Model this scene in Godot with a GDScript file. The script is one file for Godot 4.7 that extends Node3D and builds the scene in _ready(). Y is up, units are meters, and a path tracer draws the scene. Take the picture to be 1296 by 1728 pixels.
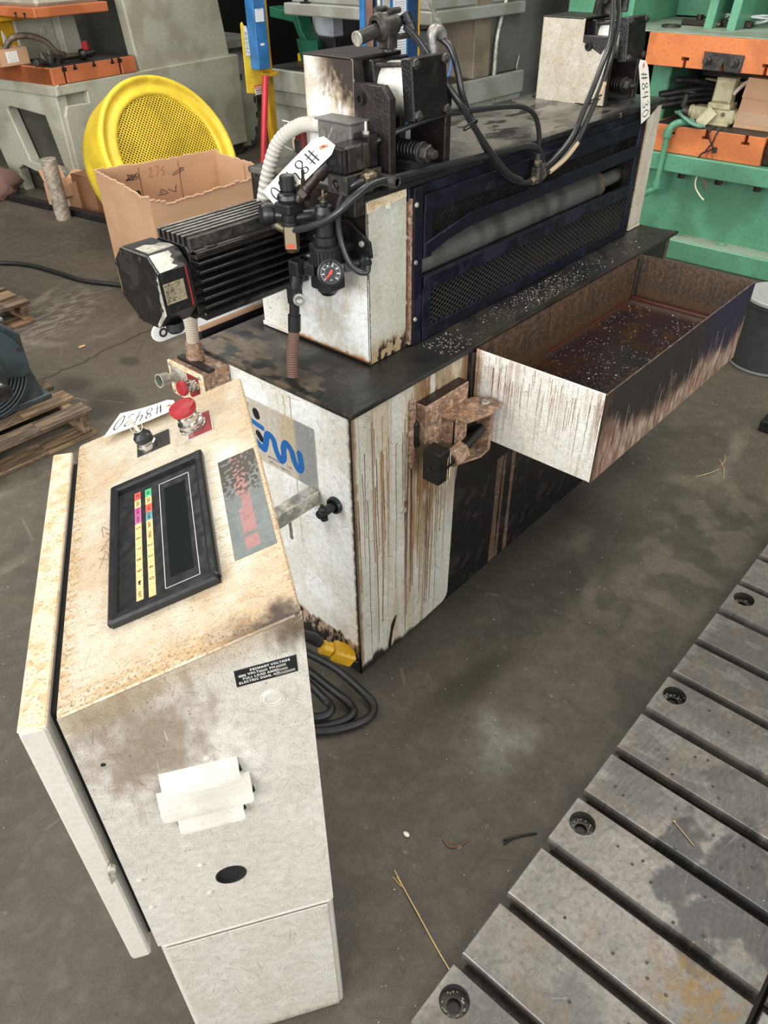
extends Node3D
# A worn roll feeding machine and its control console on the floor of a machine shop.

var M := {}          # materials
var NZ := []         # noise fields, 256 x 256 bytes each
var used_names := {}
var machine: Node3D

func _ready() -> void:
	var cam := Camera3D.new()
	cam.name = "camera"
	cam.keep_aspect = Camera3D.KEEP_HEIGHT
	cam.fov = rad_to_deg(2.0 * atan(864.0 / 1273.695))
	cam.near = 0.05
	cam.far = 80.0
	cam.transform = Transform3D(Basis(Vector3.UP, -0.83668663) * Basis(Vector3.RIGHT, -0.66205923) * Basis(Vector3.BACK, -0.01370749), Vector3(-1.00007, 1.68524, 0.995715))
	add_child(cam)
	cam.current = true
	var we := WorldEnvironment.new()
	we.name = "world_environment"
	var env := Environment.new()
	env.background_mode = Environment.BG_COLOR
	env.background_color = Color(0.55, 0.56, 0.58)
	env.tonemap_mode = Environment.TONE_MAPPER_LINEAR
	env.tonemap_exposure = 0.60
	env.sdfgi_enabled = true
	env.ssao_enabled = true
	env.ssil_enabled = true
	we.environment = env
	add_child(we)
	# unseen high-bay lamps, out of view, placed to light the shop from above: x, z, energy; each is a glowing diffuser with an area light of the same size
	for a in [[-2.6, 1.6, 0.8], [-2.6, -2.2, 1.0], [1.2, 2.6, 0.8], [1.0, -1.4, 1.0], [0.6, -3.6, 1.5], [2.4, 0.8, 1.2], [2.2, -2.6, 1.1], [-2.6, -6.4, 0.9], [4.2, -7.6, 0.6], [8.0, -1.0, 0.5]]:
		unseen_high_bay(a[0], a[1], a[2] * 8.0)
	unseen_window_wall(1, Vector3(-2.0, 2.6, 5.98), 0.0, 7.0, 3.0, 50.0)
	unseen_window_wall(2, Vector3(-5.98, 2.6, 0.0), -PI / 2, 7.0, 3.0, 100.0)
	make_noise()
	make_materials()
	build_room()
	build_machine()
	build_pneumatics()
	build_tray()
	build_console()
	build_plate()
	build_tags()
	build_midground()
	build_left_press()
	build_back()
	build_green_press()
	build_debris()


func unseen_high_bay(x: float, z: float, energy: float) -> void:
	var y := 4.6
	var t := thing("unseen_high_bay_lamp", "unseen long ceiling lamp, out of view, lighting the shop from above", "lamp", Vector3(x, y, z), 0.0, "unseen lamps under the roof")
	var b := Mb.new()
	b.box(Vector3(0, 0.07, 0), Vector3(1.3, 0.1, 0.66), 0.01)
	b.box(Vector3(0, 0.18, 0), Vector3(0.5, 0.12, 0.2), 0.01)
	for s in [-0.5, 0.5]:
		b.cyl(Vector3(s, 0.1, 0), Vector3(s, 0.4, 0), 0.006, -1.0, 6)
	part("housing", b, M_lamp_housing(), t)
	var d := Mb.new()
	d.box(Vector3(0, 0.01, 0), Vector3(1.24, 0.02, 0.6), 0.003)
	var dm := StandardMaterial3D.new()
	dm.albedo_color = Color(0.9, 0.9, 0.88)
	dm.emission_enabled = true
	dm.emission = Color(1.0, 0.97, 0.9)
	dm.emission_energy_multiplier = 2.0
	part("diffuser", d, dm, t)
	var l := AreaLight3D.new()
	l.name = "unseen_lamp_light"
	l.area_size = Vector2(1.24, 0.6)
	l.light_color = Color(1.0, 0.99, 0.965)
	l.light_energy = energy
	l.area_range = 60.0
	l.area_attenuation = 2.0
	l.shadow_enabled = true
	l.position = Vector3(x, y - 0.02, z)
	l.rotation.x = -PI / 2
	add_child(l)

# unseen glazed wall, out of view, placed to light the upright faces: bright panes in a frame, with an area light of the same size just inside
func unseen_window_wall(n: int, at: Vector3, turn: float, w: float, h: float, energy: float) -> void:
	var o := Node3D.new()
	o.name = "window_%d" % n  # unseen window, stands out of view
	o.position = at
	o.rotation.y = turn
	add_child(o)
	o.set_meta("kind", "structure")
	var b := Mb.new()
	for i in 8:
		b.box(Vector3(w * (i / 7.0 - 0.5), 0, 0), Vector3(0.06, h, 0.08), 0.004)
	for i in 4:
		b.box(Vector3(0, h * (i / 3.0 - 0.5), 0), Vector3(w, 0.06, 0.08), 0.004)
	part("unseen_window_frame", b, M_lamp_housing(), o)
	b = Mb.new()
	b.box(Vector3(0, 0, 0.02), Vector3(w, h, 0.01), 0.0)
	var dm := StandardMaterial3D.new()
	dm.albedo_color = Color(0.9, 0.92, 0.95)
	dm.emission_enabled = true
	dm.emission = Color(0.96, 0.98, 1.0)
	dm.emission_energy_multiplier = 1.0
	part("unseen_window_pane", b, dm, o)
	var l := AreaLight3D.new()
	l.name = "unseen_window_light"
	l.area_size = Vector2(w, h)
	l.light_color = Color(0.98, 0.99, 1.0)
	l.light_energy = energy
	l.area_range = 60.0
	l.area_attenuation = 2.0
	l.shadow_enabled = true
	l.position = at + Basis(Vector3.UP, turn) * Vector3(0, 0, -0.06)
	l.rotation.y = turn
	add_child(l)

func M_lamp_housing() -> Material:
	if not M.has("lamp_housing"):
		M.lamp_housing = flat(Color(0.7, 0.7, 0.7), 0.5)
	return M.lamp_housing

# ---------------------------------------------------------------- objects
func numbered(called: String) -> String:
	if not used_names.has(called):
		used_names[called] = 0
		return called
	used_names[called] += 1
	return "%s_%03d" % [called, used_names[called]]

func tag(o: Node, label: String, category: String, group := "", kind := "") -> void:
	if label != "":
		o.set_meta("label", label)
	if category != "":
		o.set_meta("category", category)
	if group != "":
		o.set_meta("group", group)
	if kind != "":
		o.set_meta("kind", kind)

func thing(called: String, label: String, category: String, at := Vector3.ZERO, turn := 0.0, group := "") -> Node3D:
	var o := Node3D.new()
	o.name = numbered(called)
	add_child(o, true)
	o.position = at
	o.rotation.y = turn
	tag(o, label, category, group)
	return o

func part(called: String, b: Mb, m: Material, parent: Node, label := "") -> MeshInstance3D:
	var o := MeshInstance3D.new()
	o.name = called
	o.mesh = b.done()
	o.material_override = m
	o.cast_shadow = GeometryInstance3D.SHADOW_CASTING_SETTING_ON
	parent.add_child(o, true)
	if parent != self:
		var k := 0
		var n := called
		while parent.has_node(NodePath(n)) and parent.get_node(NodePath(n)) != o:
			k += 1
			n = "%s_%03d" % [called, k]
		o.name = n
	if label != "":
		o.set_meta("label", label)
	return o

func solo(called: String, b: Mb, m: Material, label: String, category: String, group := "", kind := "", at := Vector3.ZERO) -> MeshInstance3D:
	var o := MeshInstance3D.new()
	o.name = numbered(called)
	o.mesh = b.done()
	o.material_override = m
	o.position = at
	add_child(o, true)
	tag(o, label, category, group, kind)
	return o

func struct(called: String, b: Mb, m: Material) -> MeshInstance3D:
	return solo(called, b, m, "", "", "", "structure")

func words(called: String, text: String, size: float, thick: float, m: Material, parent: Node, t: Transform3D, bold := false) -> MeshInstance3D:
	var tm := TextMesh.new()
	var f := SystemFont.new()
	f.font_names = PackedStringArray(["Droid Sans"])
	f.font_weight = 700 if bold else 400
	tm.font = f
	tm.text = text
	tm.font_size = 32
	tm.pixel_size = size / 32.0
	tm.depth = thick
	tm.curve_step = 1.0
	var o := MeshInstance3D.new()
	o.name = called
	o.mesh = tm
	o.material_override = m
	o.transform = t
	parent.add_child(o, true)
	return o

# frames: local x, y are drawn in, local z is outwards
func on_nx(x: float) -> Transform3D:      # a face that looks towards -x; draw (z, y)
	return Transform3D(Basis(Vector3.BACK, Vector3.UP, Vector3.LEFT), Vector3(x, 0, 0))
func on_pz(z: float) -> Transform3D:      # a face that looks towards +z; draw (x, y)
	return Transform3D(Basis.IDENTITY, Vector3(0, 0, z))
func on_py(y: float) -> Transform3D:      # a face that looks up; draw (x, -z)
	return Transform3D(Basis(Vector3.RIGHT, Vector3.FORWARD, Vector3.UP), Vector3(0, y, 0))
func rect2(x0: float, y0: float, x1: float, y1: float) -> PackedVector2Array:
	return PackedVector2Array([Vector2(x0, y0), Vector2(x1, y0), Vector2(x1, y1), Vector2(x0, y1)])
func poly(a: Array) -> PackedVector2Array:
	var p := PackedVector2Array()
	for i in range(0, a.size(), 2):
		p.append(Vector2(a[i], a[i + 1]))
	return p
func vs(a: Array) -> Array:
	var p := []
	for i in range(0, a.size(), 3):
		p.append(Vector3(a[i], a[i + 1], a[i + 2]))
	return p
func disc(c: Vector2, r: float, n := 20) -> PackedVector2Array:
	var p := PackedVector2Array()
	for i in n:
		p.append(c + Vector2.from_angle(TAU * i / n) * r)
	return p
func rounded(x0: float, y0: float, x1: float, y1: float, r: float, n := 4) -> PackedVector2Array:
	var p := PackedVector2Array()
	var cs := [Vector2(x1 - r, y1 - r), Vector2(x0 + r, y1 - r), Vector2(x0 + r, y0 + r), Vector2(x1 - r, y0 + r)]
	for k in 4:
		for i in n + 1:
			p.append(cs[k] + Vector2.from_angle(PI / 2 * (k + float(i) / n)) * r)
	return p


# ---------------------------------------------------------------- mesh builder
class Mb:
	var st := SurfaceTool.new()
	var count := 0
	var xf := Transform3D.IDENTITY      # put before every shape

	func _init() -> void:
		st.begin(Mesh.PRIMITIVE_TRIANGLES)

	func done() -> ArrayMesh:
		st.generate_tangents()
		return st.commit()

	func v(p: Vector3, n: Vector3, uv: Vector2) -> void:
		st.set_normal((xf.basis * n).normalized())
		st.set_uv(uv)
		st.add_vertex(xf * p)

	func tri(a: Vector3, b: Vector3, c: Vector3, na: Vector3, nb: Vector3, nc: Vector3, ua := Vector2.ZERO, ub := Vector2.ZERO, uc := Vector2.ZERO) -> void:
		var g := (b - a).cross(c - a)
		if g.length_squared() < 1e-20:
			return
		count += 1
		if g.dot(na + nb + nc) > 0.0:
			v(a, na, ua); v(c, nc, uc); v(b, nb, ub)
		else:
			v(a, na, ua); v(b, nb, ub); v(c, nc, uc)

	func quad(a: Vector3, b: Vector3, c: Vector3, d: Vector3, n: Vector3, ua := Vector2(0, 1), ub := Vector2(1, 1), uc := Vector2(1, 0), ud := Vector2(0, 0)) -> void:
		tri(a, b, c, n, n, n, ua, ub, uc)
		tri(a, c, d, n, n, n, ua, uc, ud)

	func box(c: Vector3, s: Vector3, bev := 0.002, t := Transform3D.IDENTITY) -> void:
		var h := s * 0.5
		var k := minf(bev, minf(h.x, minf(h.y, h.z)) * 0.9)
		var keep := xf
		xf = xf * t * Transform3D(Basis.IDENTITY, c)
		for ax in 3:
			for sg in [-1.0, 1.0]:
				var n := Vector3.ZERO
				n[ax] = sg
				var i := (ax + 1) % 3
				var j := (ax + 2) % 3
				var p := []
				for q in [[-1, -1], [1, -1], [1, 1], [-1, 1]]:
					var w := Vector3.ZERO
					w[ax] = sg * h[ax]
					w[i] = q[0] * (h[i] - k)
					w[j] = q[1] * (h[j] - k)
					p.append(w)
				quad(p[0], p[1], p[2], p[3], n)
		if k > 0.0:
			for ax in 3:
				var i := (ax + 1) % 3
				var j := (ax + 2) % 3
				for si in [-1.0, 1.0]:
					for sj in [-1.0, 1.0]:
						var p := []
						for q in [[-1, 0], [1, 0], [1, 1], [-1, 1]]:
							var w := Vector3.ZERO
							w[ax] = q[0] * (h[ax] - k)
							w[i] = si * (h[i] - (k if q[1] == 1 else 0.0))
							w[j] = sj * (h[j] - (0.0 if q[1] == 1 else k))
							p.append(w)
						var n := Vector3.ZERO
						n[i] = si
						n[j] = sj
						quad(p[0], p[1], p[2], p[3], n.normalized())
			for sx in [-1.0, 1.0]:
				for sy in [-1.0, 1.0]:
					for sz in [-1.0, 1.0]:
						var n := Vector3(sx, sy, sz).normalized()
						tri(Vector3(sx * h.x, sy * (h.y - k), sz * (h.z - k)), Vector3(sx * (h.x - k), sy * h.y, sz * (h.z - k)), Vector3(sx * (h.x - k), sy * (h.y - k), sz * h.z), n, n, n)
		xf = keep

	func span(x0: float, x1: float, y0: float, y1: float, z0: float, z1: float, bev := 0.002) -> void:
		box(Vector3(x0 + x1, y0 + y1, z0 + z1) * 0.5, Vector3(absf(x1 - x0), absf(y1 - y0), absf(z1 - z0)), bev)

	static func frame(at: Vector3, z: Vector3) -> Transform3D:
		var zz := z.normalized()
		var up := Vector3.UP if absf(zz.y) < 0.95 else Vector3.RIGHT
		var x := up.cross(zz).normalized()
		return Transform3D(Basis(x, zz.cross(x), zz), at)

	# profile: array of [radius, height along the axis]; each segment flat, edges sharp (or smooth)
	func lathe(a: Vector3, dir: Vector3, prof: Array, seg := 20, smooth := false) -> void:
		var keep := xf
		xf = xf * Mb.frame(a, dir)
		var nn := []
		for i in prof.size() - 1:
			var d := Vector2(prof[i + 1][0] - prof[i][0], prof[i + 1][1] - prof[i][1])
			nn.append(Vector2(d.y, -d.x).normalized())
		for i in prof.size() - 1:
			var n0: Vector2 = nn[i]
			var n1: Vector2 = nn[i]
			if smooth:
				if i > 0:
					n0 = (nn[i] + nn[i - 1]).normalized()
				if i < nn.size() - 1:
					n1 = (nn[i] + nn[i + 1]).normalized()
			for k in seg:
				var c0 := Vector2.from_angle(TAU * k / seg)
				var c1 := Vector2.from_angle(TAU * (k + 1) / seg)
				var p00 := Vector3(c0.x * prof[i][0], c0.y * prof[i][0], prof[i][1])
				var p10 := Vector3(c1.x * prof[i][0], c1.y * prof[i][0], prof[i][1])
				var p01 := Vector3(c0.x * prof[i + 1][0], c0.y * prof[i + 1][0], prof[i + 1][1])
				var p11 := Vector3(c1.x * prof[i + 1][0], c1.y * prof[i + 1][0], prof[i + 1][1])
				var a0 := Vector3(c0.x * n0.x, c0.y * n0.x, n0.y)
				var a1 := Vector3(c1.x * n0.x, c1.y * n0.x, n0.y)
				var b0 := Vector3(c0.x * n1.x, c0.y * n1.x, n1.y)
				var b1 := Vector3(c1.x * n1.x, c1.y * n1.x, n1.y)
				var u0 := Vector2(float(k) / seg, float(i) / prof.size())
				var u1 := Vector2(float(k + 1) / seg, float(i + 1) / prof.size())
				tri(p00, p10, p11, a0, a1, b1, u0, Vector2(u1.x, u0.y), u1)
				tri(p00, p11, p01, a0, b1, b0, u0, u1, Vector2(u0.x, u1.y))
		xf = keep

	func cyl(a: Vector3, b: Vector3, r: float, r2 := -1.0, seg := 18, bev := 0.0) -> void:
		var q := r if r2 < 0.0 else r2
		var l := a.distance_to(b)
		if l < 1e-6:
			return
		if bev > 0.0:
			lathe(a, b - a, [[0.0, 0.0], [r - bev, 0.0], [r, bev], [q, l - bev], [q - bev, l], [0.0, l]], seg)
		else:
			lathe(a, b - a, [[0.0, 0.0], [r, 0.0], [q, l], [0.0, l]], seg)

	func hexnut(a: Vector3, b: Vector3, r: float) -> void:
		var l := a.distance_to(b)
		var keep := xf
		xf = xf * Mb.frame(a, b - a)
		var p := PackedVector2Array()
		for i in 6:
			p.append(Vector2.from_angle(TAU * i / 6 + 0.3) * r)
		prism(p, l, Transform3D.IDENTITY, r * 0.12)
		xf = keep

	func ball(c: Vector3, r: Vector3, seg := 14) -> void:
		var rows := seg / 2
		for i in rows:
			for k in seg:
				var q := []
				for w in [[i, k], [i, k + 1], [i + 1, k + 1], [i + 1, k]]:
					var th: float = PI * w[0] / rows
					var ph: float = TAU * w[1] / seg
					q.append(Vector3(sin(th) * cos(ph), cos(th), sin(th) * sin(ph)))
				var n := []
				for w in q:
					n.append((w / r).normalized())
				tri(c + q[0] * r, c + q[1] * r, c + q[2] * r, n[0], n[1], n[2])
				tri(c + q[0] * r, c + q[2] * r, c + q[3] * r, n[0], n[2], n[3])

	# polygon in local x, y carried from z = 0 to z = depth; uv runs over the rectangle r
	func prism(p: PackedVector2Array, depth: float, t: Transform3D, bev := 0.0, r := Rect2(0, 0, 1, 1)) -> void:
		var keep := xf
		xf = xf * t
		var pts := p
		if Geometry2D.is_polygon_clockwise(pts):
			pts = pts.duplicate()
			pts.reverse()
		var n := pts.size()
		var inner := pts
		if bev > 0.0:
			inner = PackedVector2Array()
			for i in n:
				var d0 := (pts[i] - pts[(i + n - 1) % n]).normalized()
				var d1 := (pts[(i + 1) % n] - pts[i]).normalized()
				var n0 := Vector2(-d0.y, d0.x)
				var n1 := Vector2(-d1.y, d1.x)
				var m := n0 + n1
				inner.append(pts[i] + m * (bev / maxf(0.3, m.dot(n0))))
		var ids := Geometry2D.triangulate_polygon(inner)
		for i in range(0, ids.size(), 3):
			var q := []
			var u := []
			for k in 3:
				var w: Vector2 = inner[ids[i + k]]
				q.append(w)
				u.append(Vector2((w.x - r.position.x) / r.size.x, 1.0 - (w.y - r.position.y) / r.size.y))
			var zf := Vector3(0, 0, 1)
			tri(Vector3(q[0].x, q[0].y, depth), Vector3(q[1].x, q[1].y, depth), Vector3(q[2].x, q[2].y, depth), zf, zf, zf, u[0], u[1], u[2])
			tri(Vector3(q[0].x, q[0].y, 0), Vector3(q[1].x, q[1].y, 0), Vector3(q[2].x, q[2].y, 0), -zf, -zf, -zf, u[0], u[1], u[2])
		for i in n:
			var a := pts[i]
			var b := pts[(i + 1) % n]
			var d := (b - a).normalized()
			var o := Vector3(d.y, -d.x, 0)
			var ua := Vector2((a.x - r.position.x) / r.size.x, 1.0 - (a.y - r.position.y) / r.size.y)
			var ub := Vector2((b.x - r.position.x) / r.size.x, 1.0 - (b.y - r.position.y) / r.size.y)
			quad(Vector3(a.x, a.y, bev), Vector3(b.x, b.y, bev), Vector3(b.x, b.y, depth - bev), Vector3(a.x, a.y, depth - bev), o, ua, ub, ub, ua)
			if bev > 0.0:
				var ia := inner[i]
				var ib := inner[(i + 1) % n]
				quad(Vector3(a.x, a.y, depth - bev), Vector3(b.x, b.y, depth - bev), Vector3(ib.x, ib.y, depth), Vector3(ia.x, ia.y, depth), (o + Vector3(0, 0, 1)).normalized(), ua, ub, ub, ua)
				quad(Vector3(a.x, a.y, bev), Vector3(b.x, b.y, bev), Vector3(ib.x, ib.y, 0), Vector3(ia.x, ia.y, 0), (o - Vector3(0, 0, 1)).normalized(), ua, ub, ub, ua)
		xf = keep

	static func smooth_path(pts: Array, sub := 6) -> Array:
		if pts.size() < 3 or sub < 2:
			return pts
		var out := []
		for i in pts.size() - 1:
			var p0: Vector3 = pts[maxi(i - 1, 0)]
			var p1: Vector3 = pts[i]
			var p2: Vector3 = pts[i + 1]
			var p3: Vector3 = pts[mini(i + 2, pts.size() - 1)]
			for k in sub:
				out.append(p1.cubic_interpolate(p2, p0, p3, float(k) / sub))
		out.append(pts[-1])
		return out

	func tube(path: Array, r: float, seg := 8, sub := 6, ridge := 0.0) -> void:
		var pts := Mb.smooth_path(path, sub)
		var n := pts.size()
		var tg: Vector3 = (pts[1] - pts[0]).normalized()
		var x := (Vector3.UP if absf(tg.y) < 0.9 else Vector3.RIGHT).cross(tg).normalized()
		var rings := []
		var norms := []
		for i in n:
			var t: Vector3 = (pts[mini(i + 1, n - 1)] - pts[maxi(i - 1, 0)]).normalized()
			x = (x - t * x.dot(t)).normalized()
			var y := t.cross(x)
			var ring := []
			var nn := []
			var rr := r * (1.0 + (ridge if i % 2 == 1 else 0.0))
			for k in seg:
				var a := TAU * k / seg
				var d := x * cos(a) + y * sin(a)
				ring.append(pts[i] + d * rr)
				nn.append(d)
			rings.append(ring)
			norms.append(nn)
		for i in n - 1:
			for k in seg:
				var k2 := (k + 1) % seg
				if ridge > 0.0:
					var ax: Vector3 = (pts[i + 1] - pts[i]).normalized() * (0.8 if i % 2 == 1 else -0.8)
					tri(rings[i][k], rings[i][k2], rings[i + 1][k2], norms[i][k] + ax, norms[i][k2] + ax, norms[i + 1][k2] + ax)
					tri(rings[i][k], rings[i + 1][k2], rings[i + 1][k], norms[i][k] + ax, norms[i + 1][k2] + ax, norms[i + 1][k] + ax)
					continue
				tri(rings[i][k], rings[i][k2], rings[i + 1][k2], norms[i][k], norms[i][k2], norms[i + 1][k2], Vector2(float(k) / seg, i), Vector2(float(k + 1) / seg, i), Vector2(float(k + 1) / seg, i + 1))
				tri(rings[i][k], rings[i + 1][k2], rings[i + 1][k], norms[i][k], norms[i + 1][k2], norms[i + 1][k], Vector2(float(k) / seg, i), Vector2(float(k + 1) / seg, i + 1), Vector2(float(k) / seg, i + 1))
		for e in [0, n - 1]:
			var c: Vector3 = pts[e]
			var d: Vector3 = (pts[0] - pts[1]).normalized() if e == 0 else (pts[n - 1] - pts[n - 2]).normalized()
			for k in seg:
				tri(c, rings[e][k], rings[e][(k + 1) % seg], d, d, d)

	# flat bar from a to b, w wide along side, h thick
	func bar(a: Vector3, b: Vector3, side: Vector3, w: float, h: float, bev := 0.001) -> void:
		var z := (b - a).normalized()
		var x := (side - z * side.dot(z)).normalized()
		box(Vector3.ZERO, Vector3(w, h, a.distance_to(b)), bev, Transform3D(Basis(x, z.cross(x), z), (a + b) * 0.5))
const Q := 1.0

# ---------------------------------------------------------------- textures
func make_noise() -> void:
	var sets := [[1, 0.010, 5, 0], [2, 0.030, 4, 0], [3, 0.20, 1, 0], [4, 0.06, 3, 0], [5, 0.018, 5, 1], [6, 0.05, 1, 2]]
	for s in sets:
		var f := FastNoiseLite.new()
		f.seed = s[0] * 17
		f.frequency = s[1]
		f.noise_type = FastNoiseLite.TYPE_SIMPLEX_SMOOTH if s[3] < 2 else FastNoiseLite.TYPE_CELLULAR
		f.fractal_type = [FastNoiseLite.FRACTAL_FBM, FastNoiseLite.FRACTAL_RIDGED, FastNoiseLite.FRACTAL_NONE][s[3]]
		f.fractal_octaves = s[2]
		var im := f.get_seamless_image(256, 256)
		im.convert(Image.FORMAT_L8)
		NZ.append(im.get_data())

func ns(k: int, u: float, v: float) -> float:     # nearest
	return NZ[k][(int(floor(v * 256.0)) & 255) * 256 + (int(floor(u * 256.0)) & 255)] / 255.0

func nb(k: int, u: float, v: float) -> float:     # bilinear
	var x := u * 256.0
	var y := v * 256.0
	var fx := floorf(x)
	var fy := floorf(y)
	var x0 := int(fx) & 255
	var y0 := (int(fy) & 255) * 256
	var x1 := (x0 + 1) & 255
	var y1 := (y0 + 256) & 65535
	fx = x - fx
	fy = y - fy
	var d: PackedByteArray = NZ[k]
	return lerpf(lerpf(d[y0 + x0], d[y0 + x1], fx), lerpf(d[y1 + x0], d[y1 + x1], fx), fy) / 255.0

func ss(a: float, b: float, x: float) -> float:
	return smoothstep(a, b, x)

func paint(w: int, h: int, f: Callable) -> Image:
	w = int(w * Q)
	h = int(h * Q)
	var im := Image.create_empty(w, h, false, Image.FORMAT_RGB8)
	for j in h:
		for i in w:
			im.set_pixel(i, j, f.call((i + 0.5) / w, (j + 0.5) / h))
	return im

func tex(im: Image) -> ImageTexture:
	return ImageTexture.create_from_image(im)

func line(im: Image, a: Vector2, b: Vector2, r: float, c: Color) -> void:    # in pixels
	var n := int(a.distance_to(b) / maxf(0.5, r * 0.5)) + 1
	for i in n + 1:
		var p := a.lerp(b, float(i) / n)
		var x0 := int(p.x - r)
		var y0 := int(p.y - r)
		for y in range(maxi(y0, 0), mini(int(p.y + r) + 1, im.get_height() - 1) + 1):
			for x in range(maxi(x0, 0), mini(int(p.x + r) + 1, im.get_width() - 1) + 1):
				var d := Vector2(x, y).distance_to(p)
				var k := clampf(r - d + 0.5, 0.0, 1.0) * c.a
				if k > 0.0:
					im.set_pixel(x, y, im.get_pixel(x, y).lerp(Color(c.r, c.g, c.b), k))

func stroke(im: Image, pts: Array, r: float, c: Color, sub := 6) -> void:     # pts in 0..1 pairs
	var s := Vector2(im.get_width(), im.get_height())
	var path := []
	for i in range(0, pts.size(), 2):
		path.append(Vector3(pts[i] * s.x, pts[i + 1] * s.y, 0))
	path = Mb.smooth_path(path, sub)
	for i in path.size() - 1:
		line(im, Vector2(path[i].x, path[i].y), Vector2(path[i + 1].x, path[i + 1].y), r, c)

func scratches(im: Image, n: int, seed_: int, cols: Array, lmin: float, lmax: float, r := 0.5, ang := 99.0) -> Image:
	var g := RandomNumberGenerator.new()
	g.seed = seed_
	for i in n:
		var p := Vector2(g.randf() * im.get_width(), g.randf() * im.get_height())
		var a := g.randf() * TAU if ang > 9.0 else ang + g.randfn(0.0, 0.25)
		var q := p + Vector2.from_angle(a) * g.randf_range(lmin, lmax)
		var c: Color = cols[g.randi() % cols.size()]
		c.a *= g.randf_range(0.25, 1.0)
		line(im, p, q, r * g.randf_range(0.6, 1.3), c)
	return im

func specks(im: Image, n: int, seed_: int, cols: Array, rmin: float, rmax: float) -> Image:
	var g := RandomNumberGenerator.new()
	g.seed = seed_
	for i in n:
		var p := Vector2(g.randf() * im.get_width(), g.randf() * im.get_height())
		var c: Color = cols[g.randi() % cols.size()]
		c.a *= g.randf_range(0.3, 1.0)
		line(im, p, p + Vector2(g.randf_range(-1, 1), g.randf_range(-1, 1)) * rmax, g.randf_range(rmin, rmax), c)
	return im

func c8(r: float, g: float, b: float, a := 1.0) -> Color:
	return Color(r / 255.0, g / 255.0, b / 255.0, a)

func drip(u: float, v: float, f: float, o: float) -> float:    # thin runs of dirt down a face
	var c := nb(1, u * f * 3.0 + o, o * 0.37 + v * 0.05)
	var stop := 0.1 + 1.3 * nb(1, u * f * 2.0 + o, o)
	return ss(0.62, 0.85, c) * (1.0 - ss(stop - 0.2, stop + 0.2, v)) * 0.35

# thin runs of dirt, each a wavering line of its own: start and length in 0..1 of the height
func runs(im: Image, n: int, seed_: int, cols: Array, y0: float, y1: float, lmin: float, lmax: float, r := 0.8, x0 := 0.0, x1 := 1.0) -> Image:
	var g := RandomNumberGenerator.new()
	g.seed = seed_
	var w := float(im.get_width())
	var h := float(im.get_height())
	for i in n:
		var x := g.randf_range(x0, x1) * w
		var y := g.randf_range(y0, y1) * h
		var l := g.randf_range(lmin, lmax) * h * (0.4 + 0.6 * g.randf())
		var c: Color = cols[g.randi() % cols.size()]
		c.a *= g.randf_range(0.35, 1.0)
		var rr := r * g.randf_range(0.5, 1.5)
		var steps := int(l / 14.0) + 2
		var p := Vector2(x, y)
		for k in steps:
			var q := p + Vector2(g.randf_range(-0.9, 0.9), l / steps)
			var t := float(k) / steps
			line(im, p, q, rr * (1.0 - 0.45 * t), Color(c.r, c.g, c.b, c.a * (0.6 + 0.4 * g.randf())))
			p = q
		if g.randf() < 0.5:
			line(im, p, p + Vector2(0, 1), rr * 1.1, c)
	return im

func flat(c: Color, rough: float, metal := 0.0) -> StandardMaterial3D:
	var m := StandardMaterial3D.new()
	m.albedo_color = c
	m.roughness = rough
	m.metallic = metal
	return m

func tri_mat(t: Texture2D, size: float, rough: float, metal := 0.0, c := Color.WHITE) -> StandardMaterial3D:
	var m := flat(c, rough, metal)
	m.albedo_texture = t
	m.uv1_triplanar = true
	m.uv1_world_triplanar = true
	m.uv1_scale = Vector3.ONE / size
	return m

func uv_mat(im: Image, rough: float, metal := 0.0, detail := 0.35, bump := 0.0) -> StandardMaterial3D:
	var m := flat(Color.WHITE, rough, metal)
	m.albedo_texture = tex(im)
	if detail > 0.0:
		m.detail_enabled = true
		m.detail_albedo = M.t_grain
		m.detail_blend_mode = BaseMaterial3D.BLEND_MODE_MUL
		m.detail_uv_layer = BaseMaterial3D.DETAIL_UV_2
		m.uv2_triplanar = true
		m.uv2_scale = Vector3.ONE / detail
	if bump > 0.0:
		m.normal_enabled = true
		m.normal_texture = M.t_bump
		m.normal_scale = bump
	return m

func bumpy(m: StandardMaterial3D, k: float) -> StandardMaterial3D:
	m.normal_enabled = true
	m.normal_texture = M.t_bump
	m.normal_scale = k
	return m

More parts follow.
